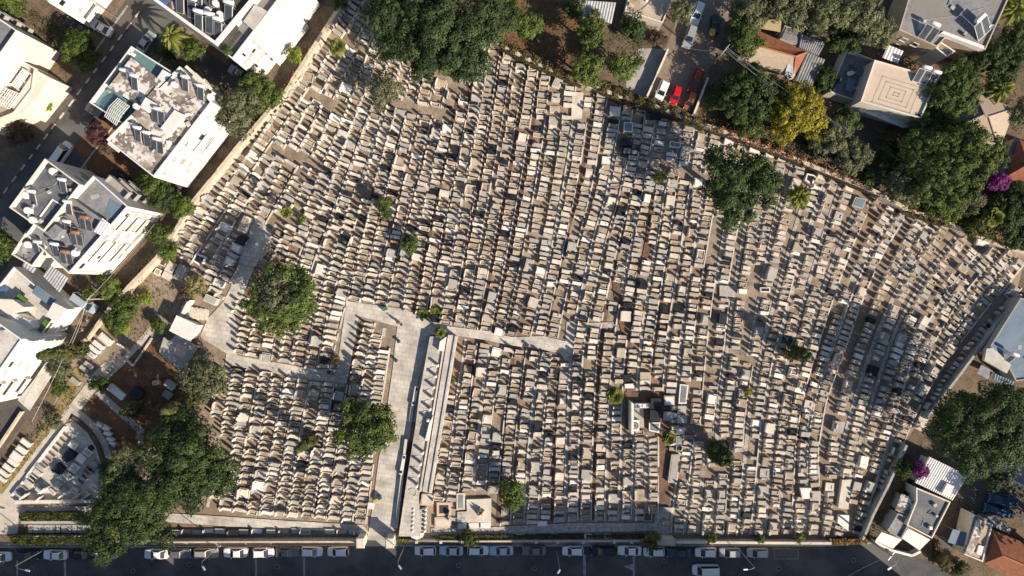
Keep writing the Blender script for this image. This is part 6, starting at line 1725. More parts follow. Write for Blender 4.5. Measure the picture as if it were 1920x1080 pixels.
M['hedgecore'] = mat('dense_inner_twigs', (0.03, 0.03, 0.014), (0.055, 0.045, 0.022), 2.0, 0.95)
def hedge(name, label, poly_px, h, fol, cat='hedge', leaf=0.3, dens=45, z0=0.1, bumpy=0.25, group=None):
    p = ccw([W(x, y, h * 0.8)[:2] for x, y in poly_px])
    xs = [q[0] for q in p]; ys = [q[1] for q in p]
    A_ = abs(area2(p)) / 2
    n = int(A_ * dens)
    pts = []
    pw = [W(x, y, h * 0.8)[:2] for x, y in poly_px]
    while len(pts) < n:
        m_ = max(64, (n - len(pts)) * 3)
        X = nrng.uniform(min(xs), max(xs), m_); Y = nrng.uniform(min(ys), max(ys), m_)
        pts += [(x, y) for x, y in zip(X, Y) if inside(pw, x, y)]
    pts = np.array(pts[:n])
    bz = np.sin(pts[:, 0] * 2.1 + pts[:, 1]) * np.cos(pts[:, 1] * 1.7 - pts[:, 0] * 0.6)
    core = name in ('hedge', 'topiary', 'creeper')
    z = h * (1 + bumpy * bz) * nrng.uniform(0.75 if core else 0.4, 1.0, n) ** 0.5
    z[: n // 5] = nrng.uniform(z0, h * 0.8, n // 5)
    C = np.stack([pts[:, 0], pts[:, 1], z], 1)
    N = np.stack([nrng.normal(size=n) * .7, nrng.normal(size=n) * .7, np.ones(n)], 1)
    T = 0.4 + 0.25 * bz + nrng.normal(size=n) * 0.18
    c = (sum(xs) / len(xs), sum(ys) / len(ys))
    o = thing(name, label, cat, (c[0], c[1], 0), group)
    leaf_object('leaves', C, N, leaf, T, fol, o)
    mb = MB()
    for i in range(max(2, int(A_ / 3))):
        q = pts[rnd.randrange(n)]
        mb.tube([(q[0], q[1], 0), (q[0] + rnd.uniform(-.2, .2), q[1] + rnd.uniform(-.2, .2), h * 0.75)], [0.04, 0.02], 4)
    if core:
        pc = inset(p, 0.12)
        mb.prism(pc, 0, h * 0.72)
    mb.build('stems', M['hedgecore'] if core else M['bark'], o)
    return o

# the ficus grove at the top
grove = [('large dark ficus at the left end of the grove by the top wall', 730, 30, 52, 13), ('dark ficus reaching lowest on the left of the top grove', 752, 88, 40, 12.5),
         ('broad ficus in the middle of the top grove', 818, 62, 62, 14.5), ('ficus at the lower middle edge of the top grove', 800, 118, 40, 12), ('ficus hanging lowest over the graves in the top grove', 868, 118, 46, 12.5),
         ('ficus on the upper right of the top grove', 900, 40, 58, 14), ('ficus at the right end of the top grove beside the red soil yard', 935, 32, 36, 12), ('ficus cut by the top border in the grove', 800, -5, 60, 14),
         ('small ficus between the lower lobes of the top grove', 838, 104, 34, 11.5)]
for lab, x, y, r, t in grove: tree('ficus_tree', lab, x, y, r, t, 'ficus', 'ficus grove at the top', 1.45, 1.25, 0.34, 0.5, lob=0.28)
tree('ficus_tree', 'small pale green tree just under the ficus grove', 724, 172, 31, 7.5, 'olive', None, 1.0, 1.25, 0.32, 0.6, lob=0.12)
tree('leafy_tree', 'bushy little tree among the left rows', 722, 390, 21, 5.0, 'green', None, 0.7, 1.1, 0.3, 0.6, lob=0.3)
tree('leafy_tree', 'loose small bush left of the centre of the rows', 769, 459, 18, 4.0, 'green', None, 0.6, 1.1, 0.3, 0.6, sx=1.25, rot=1.1, lob=0.35)
tree('round_tree', 'large round bright ficus by the west square with a paler patch', 531, 558, 66, 12.0, 'bright', None, 1.1, 1.2, 0.36, 0.55, sx=1.08, rot=1.3, lob=0.1, fol2='olive', fol2_at=(528, 548, 32))
tree('round_tree', 'large very dark round tree near the upper wall on the right', 1380, 347, 74, 14.5, 'deep', None, 1.35, 1.2, 0.34, 0.5, lob=0.2)
tree('round_tree', 'full green tree beside the lower end of the main avenue', 687, 803, 60, 9.5, 'green', None, 1.1, 1.2, 0.36, 0.55, lob=0.2)
tree('dense_tree', 'large dense dark tree over the graves at the lower left', 352, 870, 95, 13.0, 'deep', None, 1.5, 1.15, 0.34, 0.5, lob=0.26)
tree('dense_tree', 'large dense dark tree overhanging the street at the lower left', 238, 956, 90, 9.5, 'deep', None, 1.5, 1.15, 0.34, 0.5, lob=0.3)
tree('pale_tree', 'pale green tree between the two dense trees of the lower left', 238, 862, 29, 8.5, 'pine', None, 0.9, 1.2, 0.32, 0.6)
tree('olive_tree', 'round olive tree at the left end of the lower walk', 386, 710, 46, 7.0, 'olive', None, 0.95, 1.15, 0.3, 0.55, lob=0.18)
tree('leafy_tree', 'shaggy green tree standing in the lower middle rows', 957, 920, 31, 5.5, 'green', None, 0.85, 1.2, 0.32, 0.6, lob=0.28)
tree('dense_tree', 'huge dark tree at the right border above the white corrugated roof', 1835, 803, 100, 15.5, 'deep', None, 1.6, 1.15, 0.36, 0.5, lob=0.2)
# upright cypresses
spire('cypress_tree', 'slim tall cypress seen leaning left beside the white stepped block', 166, 654, 13.8, 1.35, 'cypress')
spire('cypress_tree', 'dark tall cypress leaning over the garden shade', 372, 748, 13.5, 1.25, 'cypress')
spire('cypress_tree', 'short cypress between the garden path and the dense tree', 266, 762, 6.5, 1.2, 'cypress')
spire('conifer', 'shaggy conifer in the lower left rows', 587, 822, 10.0, 1.3, 'cypress', None, lambda t: 1 - t * 0.85)
spire('cypress_tree', 'egg shaped dark cypress in the lower right rows', 1334, 838, 10.0, 1.7, 'deep', None, lambda t: np.sin(np.clip(t * 0.95 + 0.05, 0, 1) * 3.0) ** 0.6 + 0.05)
spire('conifer', 'ragged dark conifer at the edge of the shaded right rows', 1476, 658, 8.0, 1.5, 'cypress', None, lambda t: 1 - t * 0.6, lean=(0.05, 0))
# palms
palm('fan palm in the upper left corner of the rows', 632, 88, 18, 7.0)
palm('small fan palm among the left rows', 537, 398, 14, 4.0, 26)
palm('yellowish feathery palm in the shaded upper rows', 1240, 331, 17, 5.0, 18, 0.5, False)
palm('bushy round fan palm beside the brown mausoleum court', 1153, 742, 19, 6.5, 44)
palm('fan palm at the lower edge of the brown mausoleum court', 1254, 822, 15, 6.0, 36)
palm('small palm at the top of the arcade', 825, 623, 12, 3.5, 26)
palm('spiky yucca like palm near the upper wall', 1500, 367, 25, 4.0, 46, 0.3, False)
palm('pale feathery palm by the upper left driveway', 318, 66, 26, 7.5, 26, 0.5, False)
palm('dark fan palm under the magenta bougainvillea', 1862, 407, 22, 5.0, 40)
palm('spiky yucca clump beside the beige pyramid roof', 1880, 165, 28, 4.5, 44, 0.35, False)
palm('yellow fronded palm at the upper right corner', 1905, 18, 30, 6.0, 40, 0.4, False)
# left side plants
TR5 = [('roadside_tree', 'dense green bush tree on the upper left pavement', 155, 95, 38, 5.5, 'green', {}),
       ('roadside_tree', 'bright tree cut by the upper left border', 24, 8, 34, 6.5, 'bright', {}),
       ('roadside_tree', 'green shrub tree below the feathery palm of the driveway', 365, 92, 24, 5.0, 'green', {}),
       ('roadside_tree', 'low dark shrub behind the silver car on the street', 315, 98, 20, 2.8, 'deep', {}),
       ('olive_tree', 'grey green olive tree against the stained roof block', 452, 212, 48, 9.5, 'olive', dict(lob=0.3, gaps=0.12)),
       ('leafy_tree', 'fresh green tree at the wall beside the olive tree', 488, 178, 44, 8.5, 'green', dict(lob=0.3)),
       ('leafy_tree', 'small yellowish shrub on the wall below the white block', 558, 104, 17, 5.0, 'lime', dict(lob=0.35, gaps=0.2)),
       ('leafy_tree', 'green shrub tree between the two white blocks', 288, 345, 30, 7.0, 'green', {}),
       ('leafy_tree', 'dark green shrub tree next to the white facade below the olive', 312, 372, 30, 6.5, 'deep', {}),
       ('leafy_tree', 'light green shrub tree on the wall at the block corner', 345, 388, 25, 6.0, 'bright', {}),
       ('leafy_tree', 'green shrub along the wall under the grey roofed block', 302, 440, 24, 4.5, 'green', {}),
       ('leafy_tree', 'bright green shrub at the paved terrace', 316, 472, 22, 3.5, 'bright', {}),
       ('leafy_tree', 'dark green tree at the left border below the street', 3, 462, 34, 8.0, 'green', {}),
       ('leafy_tree', 'dark tree in the shade at the left border under the grey block', 40, 250, 28, 4.0, 'brown', {}),
       ('plum_tree', 'dark purple leaved plum tree by the street', 184, 248, 22, 5.5, 'purple', {}),
       ('leafy_tree', 'low brown shrub under the purple plum tree', 205, 275, 20, 3.0, 'brown', {}),
       ('garden_shrub', 'round lime green shrub beside the cream balconies', 92, 198, 12, 2.5, 'lime', {}),
       ('garden_shrub', 'dark shrub in the small front garden on the left', 80, 185, 12, 2.5, 'brown', {}),
       ('leafy_tree', 'yellowish green vine shrub at the corner of the white block wall', 210, 538, 24, 4.0, 'bright', dict(lob=0.35)),
       ('leafy_tree', 'green shrub beside the parked van on the left', 168, 552, 16, 3.0, 'green', {}),
       ('leafy_tree', 'large green garden shrub beside the bare dirt path', 232, 577, 30, 3.5, 'green', dict(lob=0.3)),
       ('leafy_tree', 'second large green garden shrub near the motorcycles', 214, 603, 24, 3.2, 'green', dict(lob=0.3)),
       ('garden_shrub', 'lime green shrub at the end of the dirt path', 234, 611, 14, 2.2, 'lime', {}),
       ('garden_shrub', 'lime green tuft on the bare dirt', 274, 560, 12, 1.6, 'lime', {}),
       ('garden_shrub', 'dark shrub by the white shrine wall', 300, 611, 15, 2.6, 'green', {}),
       ('olive_tree', 'tan feathery shrub tree above the stepped shrine', 373, 536, 23, 4.5, 'yolive', dict(lob=0.35, gaps=0.15)),
       ('garden_shrub', 'brown bare shrub beside the tan feathery one', 350, 552, 16, 2.2, 'brown', {}),
       ('olive_tree', 'grey olive shrub under the leaning cypress', 118, 692, 22, 4.0, 'olive', {}),
       ('leafy_tree', 'yellow green shrub beside the white canopy', 112, 726, 19, 3.0, 'green', dict(lob=0.3)),
       ('garden_shrub', 'dark oval shrub at the long white plaque tomb', 188, 720, 18, 3.0, 'deep', dict(sx=1.2)),
       ('garden_shrub', 'small shrub where the curved path begins', 104, 790, 15, 1.8, 'olive', dict(gaps=0.2)),
       ('garden_shrub', 'tiny round shrub beside the avenue graves', 849, 715, 5, 1.0, 'bright', dict(clump=0.35)),
       ('garden_shrub', 'small plant beside the small palm of the left rows', 566, 410, 10, 2.2, 'green', dict(clump=0.5)),
       ('garden_shrub', 'dry grass tuft at the end of the left branch walk', 630, 672, 9, 1.6, 'dryvine', dict(clump=0.5)),
       ('garden_shrub', 'yellow green street bush by the red brown street wall', 1220, 1014, 18, 3.0, 'dryvine', dict(lob=0.3)),
       ('garden_shrub', 'green street bush right of the entrance gate', 881, 1010, 19, 2.5, 'hedge', dict(lob=0.3)),
       ('garden_shrub', 'bright green little shrub on the lower right wall', 1498, 1006, 10, 2.2, 'bright', dict(clump=0.5)),
       ('garden_shrub', 'green shrub on the lower wall near the hipped corner', 1335, 1008, 10, 1.8, 'green', dict(clump=0.5)),
       ('garden_shrub', 'small green shrub on the lower wall left of the bright one', 1425, 1008, 10, 1.8, 'green', dict(clump=0.5)),
       ('garden_shrub', 'yellow flowering tuft among the right rows', 1404, 735, 8, 1.2, 'yellow', dict(clump=0.4)),
       # north side
       ('leafy_tree', 'bright green tree on the red soil yard', 987, 52, 31, 6.0, 'bright', dict(lob=0.2)),
       ('leafy_tree', 'tall dark green tree at the left of the alley yard', 1108, 62, 30, 8.0, 'green', {}),
       ('leafy_tree', 'green tree overhanging the top wall left of the yard', 1100, 130, 32, 7.5, 'bright', dict(lob=0.28)),
       ('leafy_tree', 'green tree overhanging the top wall right of its twin', 1171, 124, 32, 7.0, 'bright', dict(lob=0.28)),
       ('leafy_tree', 'dark shrub tree in front of the flat beige house', 1188, 55, 27, 4.5, 'deep', {}),
       ('leafy_tree', 'bare brown shrub right of the dark shrub tree', 1232, 72, 18, 2.5, 'brown', {}),
       ('leafy_tree', 'small pale bush over the corrugated shed', 1115, 32, 17, 4.5, 'olive', {}),
       ('leafy_tree', 'pale feathery tree leaning over the parked silver cars', 1276, 24, 25, 6.5, 'pine', {}),
       ('pine_tree', 'pale pine tree right of the alley at the top', 1414, 18, 36, 8.5, 'pine', {}),
       ('leafy_tree', 'green tree along the right side of the alley', 1398, 78, 32, 6.5, 'green', {}),
       ('pine_tree', 'large pale pine at the top border', 1482, 8, 40, 11.0, 'pine', {}),
       ('pine_tree', 'second large pale pine at the top', 1548, 25, 38, 11.0, 'pine', {}),
       ('pine_tree', 'third large pale pine at the top', 1605, 22, 38, 11.5, 'pine', {}),
       ('pine_tree', 'pale pine nearest to the grey flat roof', 1636, 58, 32, 10.0, 'pine', {}),
       ('dense_tree', 'dark green tree below the alley wall', 1402, 178, 50, 7.5, 'deep', {}),
       ('leafy_tree', 'green shrub tree hanging on the upper wall below the alley', 1400, 232, 26, 5.0, 'green', {}),
       ('yellow_tree', 'yellow green tree below the red tiled house', 1492, 216, 50, 8.0, 'yellow', dict(lob=0.25)),
       ('olive_tree', 'grey green tree right of the yellow tree', 1552, 262, 36, 6.5, 'olive', dict(lob=0.25)),
       ('leafy_tree', 'green tree in front of the patterned terrace house', 1580, 232, 28, 6.0, 'green', {}),
       ('olive_tree', 'brownish olive tree on the upper wall right of the yellow tree', 1592, 292, 34, 6.0, 'olive', dict(lob=0.25)),
       ('leafy_tree', 'tall green tree on the right side of the patterned terrace', 1783, 170, 44, 9.0, 'green', dict(sx=1.25, rot=1.2)),
       ('dense_tree', 'dark tree behind the grey flat roof on the right', 1868, 112, 46, 6.5, 'deep', {}),
       ('dense_tree', 'large dark leafy tree left of the bougainvillea', 1775, 312, 82, 11.0, 'green', dict(lob=0.3, gaps=0.1)),
       ('dense_tree', 'dark tree filling the gap below the terrace house', 1735, 255, 44, 7.5, 'deep', {}),
       ('olive_tree', 'grey green tree on the wall left of the large dark leafy tree', 1690, 347, 36, 6.0, 'pine', dict(lob=0.3)),
       ('leafy_tree', 'light green shrub on the wall under the large dark leafy tree', 1768, 392, 26, 3.5, 'bright', dict(lob=0.35)),
       ('dense_tree', 'shaded dark tree at the right border above the rows', 1900, 410, 48, 5.0, 'deep', {}),
       ('dense_tree', 'shaded low tree between the wall and the fan palm', 1832, 420, 30, 3.5, 'hedge', {}),
       ('bougainvillea', 'magenta bougainvillea bush by the right upper wall', 1822, 382, 20, 4.5, 'magenta', dict(sx=1.3, rot=0.6, lob=0.3)),
       ('bougainvillea', 'magenta bougainvillea climbing to the orange red roof', 1866, 340, 20, 5.0, 'magenta', dict(lob=0.35, gaps=0.15)),
       ('bougainvillea', 'magenta bougainvillea beside the white corrugated roof', 1722, 880, 16, 4.0, 'magenta', dict(sx=1.4, rot=-1.2, lob=0.35, gaps=0.2)),
       ('leafy_tree', 'dark green shrub next to the white corrugated roof', 1694, 878, 19, 3.2, 'deep', {}),
       ('leafy_tree', 'dry dotted shrub between the yucca clump and the grey roof', 1818, 122, 26, 4.0, 'olive', dict(gaps=0.2)),
       ('dense_tree', 'dark tree at the right border below the yellow palm', 1905, 80, 34, 5.5, 'deep', {}),
       ('olive_tree', 'dull tree at the right border beside the pyramid roof', 1912, 218, 26, 4.5, 'olive', {}),
       ('garden_shrub', 'mixed shrub left of the red tiled corner house', 1770, 1055, 18, 2.0, 'dryvine', {}),
       ('garden_shrub', 'green shrub below the pale flat roofed wing', 1800, 1062, 16, 1.8, 'hedge', {}),
       ('dense_tree', 'dark tree in the hollow left of the yellow tree', 1447, 178, 34, 6.0, 'deep', {}),
       ('dense_tree', 'dark low tree behind the wall right of the alley', 1352, 190, 26, 4.0, 'hedge', dict(gaps=0.2)),
       ('dense_tree', 'dark tree in the deep shade under the terrace house', 1668, 290, 34, 5.0, 'deep', {}),
       ('dense_tree', 'dark tree between the olive trees on the wall', 1640, 325, 26, 4.5, 'deep', {}),
       ('leafy_tree', 'green tree behind the canopy above the red tiled house', 1400, 45, 28, 7.0, 'green', {}),
       ('dense_tree', 'dark tree between the pines and the grey roof', 1578, 68, 34, 7.0, 'deep', {}),
       ('dense_tree', 'dark tree at the lane below the pale pines', 1545, 150, 22, 4.0, 'deep', {}),
       ('dense_tree', 'dark bushy tree beside the beige pyramid roof', 1790, 262, 40, 6.5, 'deep', {}),
       ('dense_tree', 'shaded dark tree at the right border under the grey strip roof', 1900, 372, 30, 4.0, 'deep', {}),
       ('leafy_tree', 'green tree at the left of the red soil yard', 957, 18, 22, 6.5, 'green', {}),
       ('dense_tree', 'dark tree behind the corrugated shed at the top', 1075, 18, 22, 5.0, 'deep', {}),
       ('dense_tree', 'dark tree at the top border left of the white solar block', 640, 2, 18, 4.0, 'deep', {}),
       ('garden_shrub', 'leafy potted plants on the terrace of the solar block', 428, 96, 8, 14.4, 'green', dict(clump=0.5))]
for nm, lab, x, y, r, t, fol, kw in TR5:
    kw = dict(kw); kw.setdefault('clump', 0.95 if r > 25 else 0.7 if r > 12 else 0.5)
    kw.setdefault('leaf', 0.31 if r > 25 else 0.26); kw.setdefault('dens', 1.2)
    if x > 1300 and y < 460 and fol != 'magenta': r *= 1.16; kw.setdefault('lob', 0.34)
    tree(nm, lab, x, y, r, t, fol, **kw)
# hedges and creepers
hedge('creeper', 'olive green creeper covering the upper wall left of the alley', [(940, 76), (992, 101), (1078, 140), (1110, 152), (1106, 164), (1073, 155), (986, 118), (935, 90)], 2.8, 'dryvine', 'creeper', dens=80)
hedge('creeper', 'thick olive creeper on the wall below the alley cars', [(1110, 148), (1170, 170), (1220, 186), (1295, 216), (1326, 230), (1321, 243), (1289, 231), (1214, 205), (1164, 191), (1105, 165)], 2.8, 'dryvine', 'creeper', dens=80)
hedge('creeper', 'rust red creeper on the wall under the yellow tree', [(1335, 233), (1385, 246), (1450, 271), (1515, 298), (1511, 313), (1445, 287), (1379, 262), (1329, 245)], 2.8, 'rustvine', 'creeper', dens=60)
hedge('creeper', 'thin rust brown creeper on the wall under the olive tree', [(1516, 298), (1612, 338), (1660, 360), (1656, 372), (1610, 352), (1512, 312)], 2.6, 'rustvine', 'creeper', dens=30)
hedge('hedge', 'dry yellow green growth on the wall left of the bougainvillea', [(1662, 362), (1700, 386), (1762, 402), (1790, 415), (1786, 428), (1750, 420), (1690, 400)], 1.8, 'dryvine')
hedge('hedge', 'orange dry growth under the magenta bougainvillea', [(1780, 410), (1800, 408), (1840, 432), (1880, 452), (1876, 462), (1830, 446)], 1.6, 'goldvine')
hedge('hedge', 'clipped green hedge left of the small white post', [(40, 961), (91, 960.5), (91, 976), (40, 977)], 1.4, 'hedge', dens=60, bumpy=0.05)
hedge('hedge', 'clipped green hedge right of the small white post', [(97, 960.5), (145, 960), (145, 976), (97, 976)], 1.4, 'hedge', dens=60, bumpy=0.05)
hedge('hedge', 'long wide dark hedge along the street under the leaning headstones', [(22, 1003), (60, 1002.5), (200, 1003), (205, 1018), (60, 1023), (15, 1021)], 1.8, 'hedge', dens=45, bumpy=0.12)
hedge('hedge', 'red brown low hedge inside the lower wall middle stretch', [(960, 1003), (1210, 1002), (1210, 1009), (960, 1010)], 1.0, 'brown', dens=26)
hedge('hedge', 'dark green low hedge inside the lower wall by the cobbled walk', [(820, 1004), (955, 1002), (955, 1010), (820, 1011)], 1.0, 'hedge', dens=26)
hedge('hedge', 'orange dry hedge at the right end of the street wall', [(1553, 1010), (1625, 1009), (1628, 1021), (1553, 1022)], 1.4, 'goldvine', dens=40)
hedge('hedge', 'yellow vine draped beside the gate pier', [(745, 1009), (768, 1011), (766, 1017), (745, 1015)], 1.6, 'yellow', dens=40)
hedge('hedge', 'yellow green strip hedge by the corner of the street and driveway', [(1752, 1018), (1762, 1012), (1768, 1050), (1800, 1072), (1790, 1085), (1752, 1050)], 1.2, 'dryvine', dens=30)
hedge('creeper', 'golden creeper along the striped shed', [(1712, 905), (1718, 907), (1706, 945), (1715, 950), (1700, 975), (1665, 1000), (1660, 992), (1690, 950)], 1.6, 'goldvine', 'creeper', dens=30)
hedge('undergrowth', 'low weedy strip beside the grey boundary wall at the right', [(1690, 905), (1702, 910), (1660, 1000), (1625, 1012), (1640, 985)], 0.6, 'olive', 'undergrowth', dens=12)
hedge('undergrowth', 'weedy verge along the long cream tombs at the left border', [(0, 880), (55, 815), (70, 800), (100, 775), (110, 780), (60, 830), (0, 905)], 0.5, 'hedge', 'undergrowth', dens=14)
hedge('undergrowth', 'orange green creeper on the wall below the white block', [(528, 168), (585, 85), (592, 90), (540, 178)], 2.5, 'goldvine', 'creeper', dens=10)
hedge('undergrowth', 'shrubby strip along the wall of the grey roofed block', [(250, 520), (285, 468), (300, 475), (262, 530)], 1.8, 'green', 'undergrowth', dens=18)
hedge('undergrowth', 'low dark plants on the ground between the upper left blocks', [(60, 15), (110, 50), (150, 75), (130, 120), (60, 70)], 0.8, 'deep', 'undergrowth', dens=9)
hedge('undergrowth', 'low dark planting behind the silver street car', [(280, 85), (320, 80), (370, 110), (360, 135), (300, 115)], 0.9, 'deep', 'undergrowth', dens=10)
hedge('undergrowth', 'dark undergrowth below the large dark leafy tree', [(1640, 320), (1700, 300), (1850, 380), (1900, 450), (1830, 435), (1700, 385)], 0.7, 'deep', 'undergrowth', dens=13)
hedge('undergrowth', 'dark undergrowth beneath the trees below the alley', [(1330, 160), (1380, 130), (1560, 235), (1600, 300), (1520, 295), (1350, 238)], 0.9, 'deep', 'undergrowth', dens=13)
hedge('undergrowth', 'brown leaf litter shrubs in the shaded garden', [(240, 740), (300, 700), (350, 740), (300, 820), (240, 840)], 0.4, 'brown', 'undergrowth', dens=6)
for lab, q in (('cube clipped green topiary left of the black tomb', [(785, 581), (802, 581), (802, 597), (785, 597)]), ('oblong clipped green topiary above the black tomb', [(807, 577), (828, 577), (828, 589), (807, 589)])):
    hedge('topiary', lab, q, 1.3, 'lime', 'topiary', 0.22, 90, bumpy=0.03)

tree('dense_tree', 'tall tree beyond the right border beside the shaded yard', 2020, 1005, 95, 14.0, 'deep', None, 1.4, 0.9, 0.5, 0.5)
# loose dry grass, weeds and fallen leaves
def scatter(name, polys, n, fol, size, h, label):
    pts = []
    per = n // len(polys)
    for pl in polys:
        pw = P(pl); xs = [q[0] for q in pw]; ys = [q[1] for q in pw]; got = 0
        k = max(4, per // 14); cx = nrng.uniform(min(xs), max(xs), k); cy = nrng.uniform(min(ys), max(ys), k)
        while got < per:
            j = nrng.integers(0, k, 400)
            X = cx[j] + nrng.normal(size=400) * 0.9; Y = cy[j] + nrng.normal(size=400) * 0.9
            if nrng.uniform() < .35: X = nrng.uniform(min(xs), max(xs), 400); Y = nrng.uniform(min(ys), max(ys), 400)
            for x, y in zip(X, Y):
                if got < per and inside(pw, x, y): pts.append((x, y)); got += 1
    pts = np.array(pts); n = len(pts)
    C = np.stack([pts[:, 0], pts[:, 1], nrng.uniform(0.16, h, n)], 1)
    N = np.stack([nrng.normal(size=n) * .6, nrng.normal(size=n) * .6, np.ones(n)], 1)
    o = leaf_object(name, C, N, size, nrng.uniform(0, 1, n), fol, None)
    tag(o, label, 'grass', None, 'stuff')
scatter('grass', [[(930, 75), (955, -5), (1085, 5), (1100, 130), (1000, 98)], [(1330, 150), (1380, 120), (1560, 235), (1610, 325), (1500, 295), (1345, 235)], [(1600, 310), (1700, 290), (1880, 440), (1700, 380)],
    [(1780, 80), (1900, 100), (1915, 260), (1830, 160)], [(1080, 40), (1230, 60), (1200, 130), (1090, 140)]], 6500, 'hedge', 0.22, 0.4, 'patchy weeds in the shaded yards beyond the top wall')
scatter('grass', [[(205, 690), (284, 640), (380, 740), (230, 870), (150, 750)], [(60, 20), (150, 60), (120, 200), (20, 60)], [(0, 890), (100, 770), (160, 700), (130, 770), (0, 930)], [(240, 540), (300, 485), (330, 590), (240, 660)]], 4200, 'dryvine', 0.2, 0.35, 'dry weeds in the lower left garden and yards')
scatter('fallen_leaves', [[(340, 470), (650, 20), (930, 95), (850, 590), (460, 560)], [(860, 100), (1290, 235), (1220, 970), (830, 970)], [(1290, 235), (1890, 490), (1620, 990), (1270, 990)], [(440, 690), (720, 640), (690, 970), (400, 950)]], 7000, 'brown', 0.16, 0.3, 'dry leaves and weeds blown between the graves')
# ------------------------------------------------------------------ vehicles: one of each kind, then copies
CARM = {}
for nm, c, mt in [('white', (0.72, 0.72, 0.71), 0), ('silver', (0.42, 0.43, 0.44), .4), ('grey', (0.17, 0.175, 0.185), .4), ('black', (0.018, 0.019, 0.022), .2), ('dark', (0.045, 0.05, 0.06), .3), ('red', (0.52, 0.012, 0.016), .1),
                  ('maroon', (0.22, 0.035, 0.02), .2), ('orange brown', (0.33, 0.12, 0.05), .2), ('pale blue', (0.45, 0.53, 0.62), .3), ('blue', (0.025, 0.085, 0.17), .2), ('teal', (0.03, 0.07, 0.09), .3), ('beige', (0.40, 0.36, 0.30), .3), ('yellow', (0.55, 0.38, 0.06), 0)]:
    m = mat('car_paint_' + nm.replace(' ', '_'), c, rough=0.3, spec=0.5, metal=mt)
    CARM[nm] = m
M['lamp'] = mat('headlamp_glass', (0.6, 0.62, 0.65), rough=0.15, spec=0.6)
M['tail'] = mat('tail_lamp', (0.35, 0.02, 0.02), rough=0.3)
PR = {  # length, width, height, glass base (rear, front), roof (rear, front), belt height
 'hatchback': (4.0, 1.74, 1.48, (-1.86, 0.95), (-1.55, 0.22), 0.92),
 'saloon': (4.5, 1.78, 1.45, (-1.62, 0.92), (-0.98, 0.2), 0.92),
 'estate car': (4.6, 1.8, 1.52, (-2.12, 0.95), (-1.85, 0.2), 0.94),
 'van': (4.9, 1.95, 1.95, (-2.36, 1.55), (-2.28, 0.85), 1.1),
 'small car': (3.55, 1.62, 1.5, (-1.62, 0.95), (-1.4, 0.3), 0.92)}
def outline(L, w, nose=0.8):
    h = w / 2
    return [(-L / 2, -h * .8), (-L / 2 + .18, -h * .97), (-L / 2 + .6, -h), (L / 2 - .8, -h), (L / 2 - .25, -h * .9), (L / 2 - .03, -h * .58), (L / 2, -h * .2),
            (L / 2, h * .2), (L / 2 - .03, h * .58), (L / 2 - .25, h * .9), (L / 2 - .8, h), (-L / 2 + .6, h), (-L / 2 + .18, h * .97), (-L / 2, h * .8)]
def make_car(kind):
    L, w, hh, gb, rf, belt = PR[kind]
    root = local('parked_car', kind, 'car')
    o0 = outline(L, w); n = len(o0); mb = MB()
    rings = [(0.22, 0.94), (0.38, 1.0), (0.62, 1.0), (belt - .1, 0.97), (belt, 0.90)]
    vs = []
    for z, k in rings:
        for x, y in o0:
            zz = z - (0.13 * max(0, (x - L / 2 + 1.1) / 1.1) if z > 0.7 else 0) - (0.06 * max(0, (-x - L / 2 + 0.5) / 0.5) if z > 0.7 else 0)
            vs.append((x * (1 - (1 - k) * 0.35), y * k, zz))
    fs = []
    for i in range(len(rings) - 1):
        for k in range(n): fs.append((i * n + k, i * n + (k + 1) % n, (i + 1) * n + (k + 1) % n, (i + 1) * n + k))
    t = (len(rings) - 1) * n
    half = n // 2
    for k in range(half - 1):
        fs.append((t + k, t + k + 1, t + n - 2 - k, t + n - 1 - k))
    mb.add(vs, fs); mb.build('body', CARM['white'], root, smooth=False)
    hw = w / 2 * 0.86; rw = w / 2 * 0.70
    def frus(x0, x1, y, z0, X0, X1, Y, z1): return ([(x0, -y, z0), (x1, -y * .93, z0), (x1, y * .93, z0), (x0, y, z0), (X0, -Y, z1), (X1, -Y * .97, z1), (X1, Y * .97, z1), (X0, Y, z1)],
                                                 [(0, 1, 5, 4), (1, 2, 6, 5), (2, 3, 7, 6), (3, 0, 4, 7), (4, 5, 6, 7)])
    mb = MB(); v, f = frus(gb[0], gb[1], hw, belt - 0.03, rf[0], rf[1], rw, hh - 0.04); mb.add(v, f); mb.build('windows', M['glass'], root)
    mb = MB(); v, f = frus(rf[0] - .05, rf[1] + .04, rw + .03, hh - .06, rf[0] + .06, rf[1] - .08, rw - .06, hh + 0.02); mb.add(v, f); mb.build('roof', CARM['white'], root)
    for s in (-1, 1):
        mb = MB(); mb.tube([(gb[1] - .04, s * hw * .93, belt - .02), (rf[1], s * rw, hh - .03)], 0.045, 5); mb.build('pillar', CARM['white'], root)
        mb = MB(); mb.tube([(gb[0] + .04, s * hw * .98, belt - .02), (rf[0], s * rw, hh - .03)], 0.06, 5); mb.build('pillar', CARM['white'], root)
    for s in (-1, 1):
        for x in (-L * 0.31, L * 0.31):
            mb = MB(); mb.tube([(x, s * (w / 2 - .2), .31), (x, s * (w / 2 - .01), .31)], 0.31, 12); wh = mb.build('wheel', M['rubber'], root)
            mb = MB(); mb.tube([(x, s * (w / 2 - .012), .31), (x, s * (w / 2 + .004), .31)], 0.19, 10); mb.build('rim', M['alu'], wh)
        mb = MB(); mb.box(L / 2 - .2, s * w * .36, .58, .72, .2, .32, s * -0.5); mb.build('headlight', M['lamp'], root)
        mb = MB(); mb.box(-L / 2 + .06, s * w * .36, .62, .82, .12, .3); mb.build('tail_light', M['tail'], root)
        mb = MB(); mb.box(gb[1] - .25, s * (w / 2 + .06), belt - .05, belt + .1, .14, .2); mb.build('mirror', CARM['white'], root)
    return root
CP = {}
